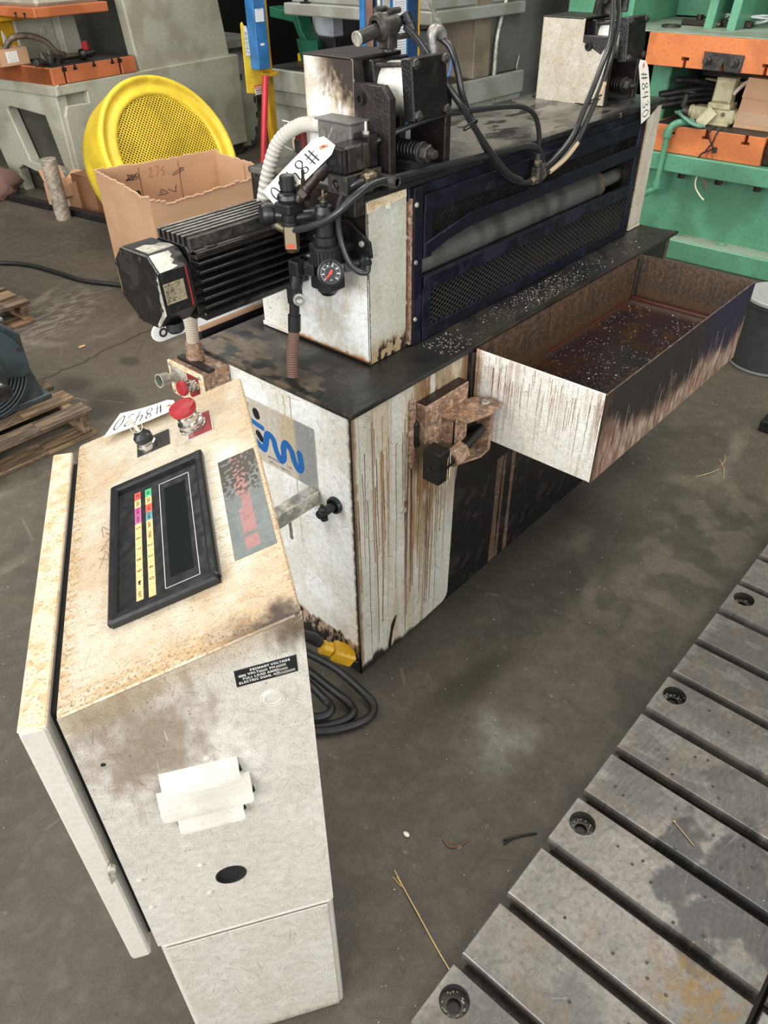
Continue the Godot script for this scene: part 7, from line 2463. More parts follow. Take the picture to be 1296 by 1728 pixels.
	var v := thing("pipe_valve", "dark grey pipe valve with two stubs lying on the orange press bolster", "valve", f * Vector3(0.06, 0.03, -0.09), 0.3)
	b = Mb.new()
	b.cyl(Vector3(-0.12, 0, 0), Vector3(0.16, 0.0, -0.03), 0.024, -1.0, 14, 0.003)
	b.lathe(Vector3(0.02, 0.0, 0.05), Vector3(0.0, 0.0, 1), [[0.040, -0.06], [0.044, -0.02], [0.044, 0.0], [0.022, 0.0], [0.02, -0.02], [0.0, -0.02]], 18)
	b.cyl(Vector3(-0.03, 0.0, 0.0), Vector3(-0.03, 0.05, -0.02), 0.02, -1.0, 12)
	b.cyl(Vector3(0.04, 0.0, 0.0), Vector3(0.04, 0.055, -0.02), 0.022, -1.0, 12)
	part("valve_body", b, M.steel_dark, v)
	b = Mb.new()
	b.box(Vector3(0.22, -0.018, 0.0), Vector3(0.16, 0.006, 0.02), 0.002)
	part("lever", b, M.galv, v)
	b = Mb.new()
	var hp := []
	for q in [[-0.05, 0.10, -0.40], [0.0, 0.16, -0.36], [0.10, 0.17, -0.32], [0.20, 0.13, -0.27], [0.25, 0.06, -0.24], [0.32, 0.03, -0.25], [0.36, 0.03, -0.32], [0.28, 0.02, -0.36], [0.24, 0.03, -0.28], [0.34, 0.02, -0.24], [0.55, 0.02, -0.22]]:
		hp.append(f * Vector3(q[0], q[1], q[2]))
	b.tube(hp, 0.02, 8, 5)
	solo("black_hose", b, M.hose_dusty, "thick dusty black hose looped over the carton on the press bolster", "hose")
	var s := thing("spring_clamp", "black clamp with red coil spring on the press bolster's right part", "clamp", f * Vector3(0.42, 0.03, -0.10), 0.2)
	b = Mb.new()
	b.lathe(Vector3(-0.04, 0.01, 0), Vector3(0.9, 0.1, 0.4), [[0.0, -0.03], [0.035, -0.03], [0.038, 0.0], [0.02, 0.01], [0.015, 0.08], [0.0, 0.08]], 14)
	b.box(Vector3(-0.16, -0.005, -0.02), Vector3(0.18, 0.02, 0.02), 0.004)
	part("clamp_body", b, M.black, s)
	b = Mb.new()
	var sp := []
	for i in 5 * 8 + 1:
		var a := TAU * i / 8.0
		sp.append(Vector3(0.02 + cos(a) * 0.022, 0.02 + 0.012 * i / 8.0, sin(a) * 0.022 - 0.04))
	b.tube(sp, 0.005, 5, 1)
	part("red_spring", b, M.red_paint, s)
	# at the foot of the press
	b = Mb.new()
	b.lathe(Vector3(1.685, 0, -4.55), Vector3.UP, [[0.0, 0.0], [0.052, 0.0], [0.054, 0.005], [0.054, 0.41], [0.050, 0.415], [0.0, 0.416]], 24)
	solo("round_steel_bar", b, bumpy(tri_mat(M.t_steel, 0.3, 0.6, 0.2, Color(1.5, 1.42, 1.32)), 0.4), "upright round steel bar standing on end before the left press", "steel bar")
	b = Mb.new()
	b.bar(Vector3(1.68, 0.025, -5.32), Vector3(1.92, 0.025, -3.75), Vector3.RIGHT, 0.06, 0.05, 0.006)
	solo("black_rail", b, M.rubber, "long black rail lying on the floor in front of the left press", "rail")
	carton("torn_carton", "small torn cardboard carton with open flaps behind the upright steel bar", Vector3(1.84, 0, -4.74), Vector3(0.20, 0.20, 0.18), 0.1, true, M.card)
	carton("dark_carton", "dark brown carton sealed with tape beside the left press's foot", Vector3(2.07, 0, -4.59), Vector3(0.32, 0.25, 0.26), 0.1, false, M.card_dark)
	b = Mb.new()
	lumpy(b, Vector3(1.62, 0.10, -5.50), Vector3(0.24, 0.15, 0.20))
	solo("cloth_sack", b, bumpy(flat(c8(128, 98, 88), 0.95), 0.8), "slumped pinkish brown sack on the floor at the left edge", "sack")

func lumpy(b: Mb, c: Vector3, r: Vector3) -> void:
	var rows := 20
	var seg := 36
	var at := func(i: int, k: int) -> Vector3:
		var th := PI * i / rows
		var ph := TAU * (k % seg) / seg
		var d := Vector3(sin(th) * cos(ph), cos(th), sin(th) * sin(ph))
		var n := 0.82 + 0.45 * (nb(1, 0.5 + d.x * 0.16 + d.y * 0.10, 0.5 + d.z * 0.16) - 0.5) + 0.25 * absf(sin(d.x * 9.0 + d.z * 6.0 + d.y * 4.0)) * 0.5
		var p := c + d * r * n
		p.y = maxf(p.y, 0.001)
		return p
	for i in rows:
		for k in seg:
			var p0: Vector3 = at.call(i, k)
			var p1: Vector3 = at.call(i, k + 1)
			var p2: Vector3 = at.call(i + 1, k + 1)
			var p3: Vector3 = at.call(i + 1, k)
			var n0 := (p0 - c) / r
			b.tri(p0, p1, p2, (p0 - c).normalized(), (p1 - c).normalized(), (p2 - c).normalized())
			b.tri(p0, p2, p3, (p0 - c).normalized(), (p2 - c).normalized(), (p3 - c).normalized())

func carton(called: String, label: String, at: Vector3, s: Vector3, turn: float, open: bool, m: Material) -> void:
	var t := thing(called, label, "carton", at, turn)
	var b := Mb.new()
	var h := s * 0.5
	for k in 4:
		var q := Basis(Vector3.UP, PI / 2 * k)
		var w: float = s.x if k % 2 == 0 else s.z
		var d: float = h.z if k % 2 == 0 else h.x
		b.box(Vector3(0, h.y, d - 0.002), Vector3(w, s.y, 0.004), 0.0, Transform3D(q, Vector3.ZERO))
	b.span(-h.x, h.x, 0.0, 0.004, -h.z, h.z, 0.0)
	part("carton_body", b, m, t)
	b = Mb.new()
	if open:
		b.box(Vector3(0, 0.045, 0), Vector3(s.x * 0.9, 0.09, 0.004), 0.0, Transform3D(Basis(Vector3.RIGHT, -0.5), Vector3(0, s.y, -h.z)))
		b.box(Vector3(0, -0.04, 0.002), Vector3(s.x * 0.45, 0.08, 0.004), 0.0, Transform3D(Basis(Vector3.RIGHT, -0.12), Vector3(-s.x * 0.25, s.y, h.z)))
		b.box(Vector3(0.04, 0.0, 0), Vector3(0.09, 0.004, s.z * 0.9), 0.0, Transform3D(Basis(Vector3.BACK, 0.6), Vector3(h.x, s.y, 0)))
		part("flap", b, M.card, t)
		b = Mb.new()
		b.prism(rect2(-h.x + 0.02, 0.03, -h.x + 0.06, 0.10), 0.001, on_pz(h.z))
		part("white_label", b, M.paper, t)
	else:
		b.span(-h.x, h.x, s.y - 0.004, s.y, -h.z, h.z, 0.0)
		b.box(Vector3(0.05, s.y + 0.02, -0.02), Vector3(s.x * 0.8, 0.004, s.z * 0.5), 0.0, Transform3D(Basis(Vector3.RIGHT, 0.3), Vector3.ZERO))
		part("flap", b, m, t)
		b = Mb.new()
		b.prism(rect2(-0.05, s.y * 0.55, 0.03, s.y * 0.99), 0.001, on_pz(h.z))
		part("tape", b, M.card, t)


# ---------------------------------------------------------------- middle background
func build_back() -> void:
	light_curtain()
	grey_press()

func paper_picture(seed_: int, rows: int) -> Image:
	var im := Image.create_empty(96, 160, false, Image.FORMAT_RGB8)
	im.fill(c8(224, 226, 228))
	var g := RandomNumberGenerator.new()
	g.seed = seed_
	for r in rows:
		var y := 18.0 + r * (130.0 / rows)
		var x := 10.0
		while x < 84:
			var w := g.randf_range(3, 12)
			line(im, Vector2(x, y), Vector2(minf(x + w, 86), y), 1.1, c8(120, 124, 140))
			x += w + 4
	line(im, Vector2(24, 8), Vector2(72, 8), 2.0, c8(70, 80, 130))
	return im

func light_curtain() -> void:
	var t := thing("light_curtain_post", "tall yellow and blue light curtain post right of the left press", "safety post", Vector3(2.696, 0, -3.40))
	var k := Transform3D(Basis.from_scale(Vector3.ONE * 0.8), Vector3(0, 0.337, 0))
	var b := Mb.new()
	b.xf = k
	b.prism(poly([0.062, -0.42, 0.167, -0.42, 0.165, 1.75, 0.06, 1.75]), 0.012, on_pz(-0.02), 0.002)
	b.prism(poly([0.066, -0.42, 0.096, -0.42, 0.095, 0.71, 0.065, 0.71]), 0.04, on_pz(-0.01), 0.003)
	b.span(0.03, 0.16, 0.70, 0.73, -0.04, 0.07, 0.003)
	part("yellow_post", b, M.yellow_deep, t)
	b = Mb.new()
	b.xf = k
	b.prism(poly([-0.135, 0.60, 0.055, 0.57, 0.06, 0.80, -0.11, 1.09, -0.128, 1.08]), 0.006, on_pz(-0.006), 0.001)
	part("yellow_plate", b, M.yellow, t)
	b = Mb.new()
	b.xf = k
	b.span(-0.068, 0.055, 0.765, 1.75, 0.0, 0.10, 0.004)
	var bl := part("blue_housing", b, M.blue, t, "blue light curtain housing")
	b = Mb.new()
	b.xf = k
	b.span(0.054, 0.062, 0.82, 1.74, 0.02, 0.08, 0.002)
	part("dark_window", b, M.void_black, bl)
	b = Mb.new()
	b.xf = k
	for q in [[-0.055, 0.79], [0.04, 0.79], [-0.055, 0.98], [0.04, 0.98], [-0.055, 1.19], [0.04, 1.19]]:
		b.lathe(Vector3(q[0], q[1], 0.10), Vector3.BACK, [[0.005, 0.0], [0.004, 0.002], [0.0, 0.002]], 8)
	part("small_screws", b, M.steel_dark, bl).set_meta("kind", "stuff")
	b = Mb.new()
	b.xf = k
	b.prism(rect2(-0.056, 1.09, 0.03, 1.175), 0.001, on_pz(0.10), 0.0, Rect2(-0.056, 1.09, 0.086, 0.085))
	part("paper_notice", b, uv_mat(paper_picture(3, 8), 0.7, 0.0, 0.0), bl)
	b = Mb.new()
	b.xf = k
	b.prism(rect2(-0.03, 0.93, 0.01, 0.945), 0.001, on_pz(0.10))
	part("white_sticker", b, M.paper, bl)
	b = Mb.new()
	b.xf = k
	b.prism(rect2(-0.05, 0.575, 0.04, 0.645), 0.002, on_pz(0.0), 0.0, Rect2(-0.05, 0.575, 0.09, 0.07))
	var im := Image.create_empty(128, 100, false, Image.FORMAT_RGB8)
	im.fill(c8(226, 220, 214))
	im.fill_rect(Rect2i(0, 0, 128, 38), c8(196, 44, 42))
	lettering(im, "DANGER", 0.28, 0.30, 0.115, 0.20, c8(240, 236, 230), 1.8)
	stroke(im, [0.06, 0.32, 0.14, 0.06, 0.22, 0.32, 0.06, 0.32], 1.8, c8(240, 236, 230), 1)
	lettering(im, "MOVING PARTS", 0.08, 0.62, 0.068, 0.14, c8(50, 46, 44), 1.2)
	lettering(im, "KEEP CLEAR", 0.12, 0.88, 0.075, 0.14, c8(50, 46, 44), 1.2)
	part("warning_sticker", b, uv_mat(im, 0.5, 0.0, 0.0), t)
	var rp := Mb.new()
	rp.xf = k
	rp.cyl(Vector3(0.0, 0.72, 0.09), Vector3(-0.230, -0.42, 0.12), 0.026, -1.0, 14)
	part("red_pole", rp, M.red_paint, t, "leaning red pole")
	tag_at("paper_tag", "white paper tag hanging on the yellow plate of the left safety post", [Vector3(2.6064, 1.1890, -3.3944), Vector3(2.6040, 1.0266, -3.3944), Vector3(2.6416, 1.0250, -3.3944), Vector3(2.6360, 1.1874, -3.3944)], tag_picture("#8542", 9, true, false))

func grey_press() -> void:
	var t := thing("grey_press", "big grey press with empty dark throat behind the feed machine", "press", Vector3(2.9, 0, -2.12))
	var b := Mb.new()
	b.span(0.0, 1.0, 0.785, 0.915, -1.50, 0.0, 0.006)
	b.span(0.02, 1.0, 0.70, 0.785, -1.50, -0.02, 0.004)
	var be := part("bed_plate", b, M.machine_grey, t)
	b = Mb.new()
	b.span(0.03, 0.98, 0.914, 0.918, -1.48, -0.03, 0.001)
	part("oily_surface", b, M.dark_metal, be)
	b = Mb.new()
	b.span(0.05, 1.0, 0.0, 0.70, -1.45, -0.25, 0.01)
	b.span(0.20, 0.95, 0.0, 0.70, -0.25, -0.06, 0.01)
	part("bed_casting", b, M.machine_grey, t)
	b = Mb.new()
	b.span(0.0, 0.95, 1.232, 1.296, -1.21, 0.0, 0.006)
	var sp := part("slide_plate", b, M.machine_grey, t)
	b = Mb.new()
	b.span(0.04, 0.9, 1.296, 1.75, -1.18, -0.04, 0.01)
	part("slide", b, M.machine_grey, t)
	b = Mb.new()
	b.span(0.03, 0.06, 1.296, 1.46, -1.05, -1.02, 0.002)
	b.span(0.005, 0.04, 1.296, 1.306, -1.06, -1.0, 0.002)
	part("corner_clip", b, M.black, sp)
	b = Mb.new()
	b.span(0.47, 0.64, 0.0, 1.9, -0.40, -0.035, 0.004)
	part("brown_column", b, tri_mat(M.t_dust, 0.6, 0.6, 0.0, c8(128, 116, 100)), t)
	b = Mb.new()
	b.span(0.64, 1.55, 0.0, 2.2, -0.60, -0.06, 0.006)
	var pn := part("side_panel", b, tri_mat(M.t_dust, 1.2, 0.5, 0.0, c8(104, 106, 100)), t)
	b = Mb.new()
	b.tube(vs([0.86, 1.45, -0.03, 0.80, 1.36, -0.03, 0.755, 1.28, -0.03, 0.722, 1.20, -0.03, 0.698, 1.10, -0.03, 0.692, 0.98, -0.03, 0.690, 0.84, -0.03, 0.696, 0.50, -0.03]), 0.014, 8, 5)
	part("conduit", b, M.galv, pn)
	b = Mb.new()
	b.span(0.90, 0.945, 0.80, 0.86, -0.06, -0.02, 0.003)
	b.lathe(Vector3(0.975, 0.815, -0.045), Vector3.BACK, [[0.0, 0.0], [0.022, 0.0], [0.024, 0.02], [0.012, 0.024], [0.0, 0.024]], 16)
	part("drain_valve", b, M.steel_dark, pn)
	b = Mb.new()
	b.tube(vs([0.94, 0.86, -0.03, 0.955, 0.90, -0.03, 0.95, 0.94, -0.03, 0.965, 0.99, -0.03, 0.955, 1.01, -0.03]), 0.004, 6, 4)
	part("loose_wire", b, M.galv, pn)
	# black sheet standing in for the deep shade of the throat
	b = Mb.new()
	b.span(0.95, 1.05, 0.7, 1.8, -1.6, -0.30, 0.0)
	part("throat_shade", b, M.void_black, t)
	# things stored in the throat
	var g := thing("green_die_frame", "dark green angled steel frame standing on the grey press bed", "frame", Vector3(3.22, 0.918, -3.45))
	b = Mb.new()
	b.prism(poly([-0.25, 0.27, -0.02, 0.25, 0.04, 0.14, 0.06, 0.0, 0.16, 0.0, 0.14, 0.12, 0.06, 0.20, 0.02, 0.30, -0.25, 0.33]), 0.12, on_nx(0.0), 0.006)
	b.prism(poly([0.02, 0.16, 0.22, 0.16, 0.22, 0.02, 0.06, 0.02]), 0.02, on_nx(-0.12), 0.004)
	part("frame_plate", b, M.deep_green, g)
	b = Mb.new()
	b.span(0.02, 0.25, 0.0, 0.05, -0.15, 0.30, 0.004)
	part("yellow_label_block", b, M.yellow_deep, g)
	b = Mb.new()
	b.box(Vector3(3.30, 1.14, -3.34), Vector3(0.10, 0.11, 0.20), 0.004)
	solo("white_box", b, tri_mat(M.t_dust, 0.4, 0.6, 0.0, c8(176, 180, 186)), "pale grey box high in the dark throat of the grey press", "box")
	b = Mb.new()
	b.span(3.22, 3.42, 0.918, 1.085, -3.40, -3.20, 0.004)
	solo("tool_block", b, M.dark_metal, "dark tool block under the pale box in the grey press", "tool block")
	b = Mb.new()
	b.span(3.28, 3.53, 0.96, 1.16, -2.55, -2.45, 0.004)
	solo("grey_cabinet", b, tri_mat(M.t_dust, 0.5, 0.5, 0.0, c8(88, 90, 92)), "dark grey cabinet in the throat beside the brown column", "cabinet")
	b = Mb.new()
	b.tube(vs([3.05, 1.10, -2.60, 3.12, 1.02, -2.50, 3.20, 0.97, -2.42, 3.26, 0.94, -2.36]), 0.006, 6, 4)
	solo("tan_cable", b, flat(c8(176, 140, 92), 0.7), "thin tan cable running down to the grey press bed", "cable")
	# second blue post close behind the near cylinder
	var p := thing("blue_safety_post", "blue safety post with white notices behind the near air cylinder", "safety post", Vector3(2.2, 0, -2.0))
	b = Mb.new()
	b.span(0.215, 0.335, 0.55, 1.9, 0.0, 0.02, 0.002)
	b.prism(poly([0.335, 0.55, 0.43, 0.55, 0.425, 1.9, 0.33, 1.9]), 0.02, on_pz(-0.01), 0.002)
	var ps := part("post", b, M.blue, p)
	b = Mb.new()
	b.span(0.335, 0.425, 0.55, 1.9, -0.02, 0.012, 0.001)  # side face in darker blue, shade put into its colour
	part("shaded_side", b, tri_mat(M.t_dust, 0.6, 0.4, 0.0, c8(26, 64, 108)), ps)
	b = Mb.new()
	b.span(0.426, 0.438, 0.55, 1.9, -0.02, 0.014, 0.001)
	part("yellow_edge", b, M.yellow_deep, ps)
	for q in [[1.315, 1.46, 5], [1.12, 1.29, 6]]:
		b = Mb.new()
		b.prism(rect2(0.218, q[0], 0.318, q[1]), 0.001, on_pz(0.02), 0.0, Rect2(0.218, q[0], 0.10, q[1] - q[0]))
		part("paper_notice", b, uv_mat(paper_picture(q[2], 12), 0.7, 0.0, 0.0), ps)
	b = Mb.new()
	b.span(0.0, 0.018, 0.55, 1.9, -0.01, 0.02, 0.002)
	b.span(0.12, 0.16, 0.55, 1.9, -0.03, 0.0, 0.002)
	part("thin_rail", b, M.blue, p)
	b = Mb.new()
	b.span(0.022, 0.09, 0.55, 1.9, -0.02, 0.0, 0.002)
	part("faded_panel", b, tri_mat(M.t_dust, 0.5, 0.7, 0.0, c8(172, 134, 122)), p)
	b = Mb.new()
	b.span(0.09, 0.14, 0.55, 1.9, -0.035, -0.015, 0.002)
	part("grey_panel", b, M.dark_metal, p)
	b = Mb.new()
	b.cyl(Vector3(0.115, 0.55, 0.02), Vector3(0.108, 1.9, 0.02), 0.011, -1.0, 10)
	part("silver_rod", b, M.galv, p)
	b = Mb.new()
	b.span(-0.05, 0.5, 0.0, 0.55, -0.10, 0.02, 0.004)
	part("base", b, M.machine_grey, p)
	# hanging rod with blue wire
	var r := thing("hanging_rod", "slanting silver rod with collar end hanging behind the near cylinder", "rod", Vector3(2.65, 1.18, -1.8))
	b = Mb.new()
	b.cyl(Vector3(-0.22, 0.265, 0), Vector3(0, 0, 0), 0.011, -1.0, 10)
	b.cyl(Vector3(-0.7, 0.82, 0), Vector3(-0.22, 0.265, 0), 0.011, -1.0, 10)
	part("rod", b, M.galv, r)
	b = Mb.new()
	b.cyl(Vector3(-0.012, 0.014, 0), Vector3(0.008, -0.01, 0), 0.019, -1.0, 12)
	part("collar", b, M.chrome, r)
	b = Mb.new()
	b.tube(vs([0.01, -0.02, 0, 0.025, -0.06, 0, 0.02, -0.11, 0, 0.0, -0.14, 0]), 0.006, 6, 4)
	part("blue_wire", b, M.blue, r)
	# shelves far back at the left of the grey press
	b = Mb.new()
	b.span(4.0, 5.6, 0.62, 0.70, -7.6, -6.7, 0.004)
	b.span(4.1, 5.5, 0.0, 0.62, -7.5, -6.8, 0.004)
	solo("work_bench", b, M.machine_grey, "pale work bench in the dark far behind the safety post", "bench")
	b = Mb.new()
	for i in 4:
		b.box(Vector3(4.6 + 0.05 * i, 0.71 + 0.032 * i, -7.0), Vector3(0.6, 0.02, 0.4), 0.002, Transform3D.IDENTITY)
	solo("stack_of_boards", b, M.machine_grey, "small stack of pale boards on the far work bench", "boards")
	b = Mb.new()
	b.span(-1.0, 9.5, 0.0, 3.0, -8.6, -8.5, 0.0)  # added black sheet, gives the deep shade behind the machines
	solo("rear_shade_sheet", b, M.void_black, "added black sheet standing in for deep shade at the rear of the shop", "curtain")


# ---------------------------------------------------------------- green press at the right
func build_green_press() -> void:
	var t := thing("green_press", "large green press with slotted orange bolster and slide plates at the upper right", "press", Vector3(3.75, 0, -0.8))
	# local: face towards -x at x = 0, z from the origin
	var z := func(w: float) -> float: return w + 0.8
	var b := Mb.new()
	b.span(0.13, 1.4, 0.10, 0.50, -0.50, 1.6, 0.01)
	b.prism(poly([-0.50, 0.0, 1.6, 0.0, 1.6, 0.55, -0.42, 0.55]), 0.04, on_nx(0.14), 0.004)
	var bd := part("bed", b, M.green, t)
	b = Mb.new()
	b.span(-0.03, 0.16, 0.0, 0.12, -0.20, 1.5, 0.008)
	var ft := part("foot_flange", b, M.green, t)
	b = Mb.new()
	b.span(-0.02, 0.15, 0.119, 0.124, -0.19, 1.4, 0.002)
	part("dusty_ledge", b, M.green_dust, ft)
	b = Mb.new()
	for w in [-0.04, 0.25, 0.60]:
		b.lathe(Vector3(0.06, 0.124, w), Vector3.UP, [[0.034, 0.0], [0.034, 0.002], [0.022, 0.002], [0.020, -0.001], [0.0, -0.001]], 18)
	part("bolt_holes", b, M.green, ft).set_meta("kind", "stuff")
	b = Mb.new()
	b.span(-0.03, 0.9, 0.495, 0.592, -0.55, 1.6, 0.006)
	part("bed_rail", b, M.green, t)
	for w in [z.call(-0.87), z.call(-0.645), z.call(-0.42)]:
		b = Mb.new()
		b.hexnut(Vector3(0.02, 0.495, w), Vector3(0.02, 0.462, w), 0.024)
		part("clamp_bolt", b, M.rust_dark, t)
	# lower bolster with t-slots cut in the front edge
	b = Mb.new()
	b.prism(bolster_outline(-0.30, 0.36, 0.594, 0.738, [z.call(-0.98), z.call(-0.77), z.call(-0.545)], true), 0.8, on_nx(0.80), 0.002)
	var lb := part("lower_bolster", b, M.orange, t, "orange lower bolster with three slots")
	b = Mb.new()
	b.span(0.004, 0.8, 0.737, 0.740, -0.29, 0.35, 0.001)
	part("dusty_surface", b, M.dark_metal, lb)
	b = Mb.new()
	b.span(0.02, 0.7, 0.60, 0.73, 0.365, 0.9, 0.004)
	b.hexnut(Vector3(0.02, 0.68, 0.40), Vector3(-0.01, 0.68, 0.40), 0.03)
	part("end_clamp", b, M.rust_dark, t)
	# slide plate above, slots from below
	b = Mb.new()
	b.prism(bolster_outline(-0.42, 0.8, 1.030, 1.186, [z.call(-0.985), z.call(-0.765), z.call(-0.54)], false), 0.9, on_nx(0.90), 0.002)
	part("slide_plate", b, M.orange, t, "orange slide plate slotted along its lower edge")
	b = Mb.new()
	b.prism(poly([z.call(-0.872), 1.030, z.call(-0.775), 1.030, z.call(-0.765), 1.072, z.call(-0.752), 1.030, z.call(-0.663), 1.028, z.call(-0.660), 1.112, z.call(-0.880), 1.118]), 0.012, on_nx(-0.002), 0.003)
	var cp := part("clamp_plate", b, M.steel_dark, t, "grey clamp plate with two bolts")
	for w in [z.call(-0.851), z.call(-0.701)]:
		b = Mb.new()
		b.hexnut(Vector3(-0.014, 1.075, w), Vector3(-0.036, 1.075, w), 0.024)
		b.cyl(Vector3(-0.03, 1.075, w), Vector3(-0.06, 1.075, w), 0.013, -1.0, 14, 0.002)
		part("bolt", b, M.steel_dark, cp)
	b = Mb.new()
	b.span(0.03, 0.9, 1.186, 1.190, -0.9, 1.2, 0.001)
	b.span(0.9, 1.0, 1.0, 1.19, -0.9, 1.6, 0.002)
	part("slide_ledge", b, M.green_dust, t)
	# ribs standing on the slide
	for q in [[-0.68, 0.05, 0.03], [-0.66, 0.45, 0.03], [-0.28, 0.50, 0.03], [-0.20, 0.32, 0.05], [-0.06, 0.30, 0.05], [0.35, 0.3, 0.05]]:
		b = Mb.new()
		var w: float = q[0]
		b.prism(poly([-0.9, 1.19, -float(q[1]), 1.19, -float(q[1]) - 0.16, 2.0, -0.9, 2.0]), q[2], Transform3D(Basis(Vector3.LEFT, Vector3.UP, Vector3.FORWARD), Vector3(0, 0, w)), 0.003)
		part("rib", b, M.green, t)
	b = Mb.new()
	b.span(0.86, 0.95, 1.19, 2.2, -1.2, 1.6, 0.004)
	part("slide_wall", b, M.green, t)
	b = Mb.new()
	b.span(0.84, 0.862, 1.25, 2.0, -0.27, -0.16, 0.0)
	part("slide_opening", b, M.void_black, t)
	# uprights and dark throat
	b = Mb.new()
	b.span(0.25, 0.55, 0.592, 1.03, -0.48, -0.36, 0.008)
	b.span(0.15, 0.4, 0.592, 2.4, -0.86, -0.62, 0.01)
	b.span(0.15, 0.6, 0.0, 2.4, -1.05, -0.86, 0.01)
	part("upright", b, M.green, t)
	b = Mb.new()
	b.span(0.86, 0.92, 0.55, 1.2, -0.9, 1.6, 0.0)  # black sheet put in for the shade deep in the throat
	part("throat_shade", b, M.void_black, t)
	b = Mb.new()
	b.span(0.70, 0.80, 0.90, 1.0, -0.35, 0.0, 0.004)
	b.span(0.75, 0.82, 0.62, 0.70, -0.3, 0.3, 0.004)
	part("inner_bar", b, M.rust_dark, t)
	b = Mb.new()
	b.span(0.62, 0.66, 0.79, 0.90, -0.29, -0.02, 0.003)
	part("stained_plate", b, tri_mat(M.t_dust, 0.2, 0.6, 0.0, c8(196, 178, 130)), t)
	# air pipe on the front
	b = Mb.new()
	b.tube(vs([0.06, 0.755, -0.09, 0.0, 0.760, -0.13, -0.03, 0.745, -0.165, -0.045, 0.71, -0.18]), 0.020, 12, 5)
	b.cyl(Vector3(-0.043, 0.725, -0.178), Vector3(-0.047, 0.685, -0.182), 0.026, -1.0, 14)
	b.cyl(Vector3(-0.045, 0.71, -0.18), Vector3(-0.05, 0.42, -0.185), 0.0165, -1.0, 14)
	b.cyl(Vector3(-0.05, 0.45, -0.185), Vector3(-0.05, 0.405, -0.185), 0.024, -1.0, 14)
	b.cyl(Vector3(-0.05, 0.41, -0.165), Vector3(-0.06, 0.36, -0.25), 0.018, -1.0, 14)
	b.cyl(Vector3(-0.058, 0.372, -0.23), Vector3(-0.064, 0.355, -0.265), 0.024, -1.0, 14)
	part("air_pipe", b, M.green, t)
	b = Mb.new()
	b.lathe(Vector3(-0.064, 0.354, -0.266), Vector3(-0.3, -0.45, -0.85), [[0.022, 0.0], [0.022, 0.004], [0.014, 0.004], [0.012, -0.004], [0.0, -0.004]], 16)
	part("pipe_end", b, M.galv, t)
	press_contents(z)

func bolster_outline(z0: float, z1: float, y0: float, y1: float, at: Array, top: bool) -> PackedVector2Array:
	# on_nx draws (z, y); slots open at the top or the bottom edge
	var p := PackedVector2Array()
	var e := y1 if top else y0
	var s := -1.0 if top else 1.0
	var other := y0 if top else y1
	p.append(Vector2(z0, e))
	for w in at:
		for q in [[-0.009, 0.0], [-0.009, 0.034], [-0.022, 0.034], [-0.022, 0.050], [0.022, 0.050], [0.022, 0.034], [0.009, 0.034], [0.009, 0.0]]:
			p.append(Vector2(w + q[0], e + s * q[1]))
	p.append(Vector2(z1, e))
	p.append(Vector2(z1, other))
	p.append(Vector2(z0, other))
	return p

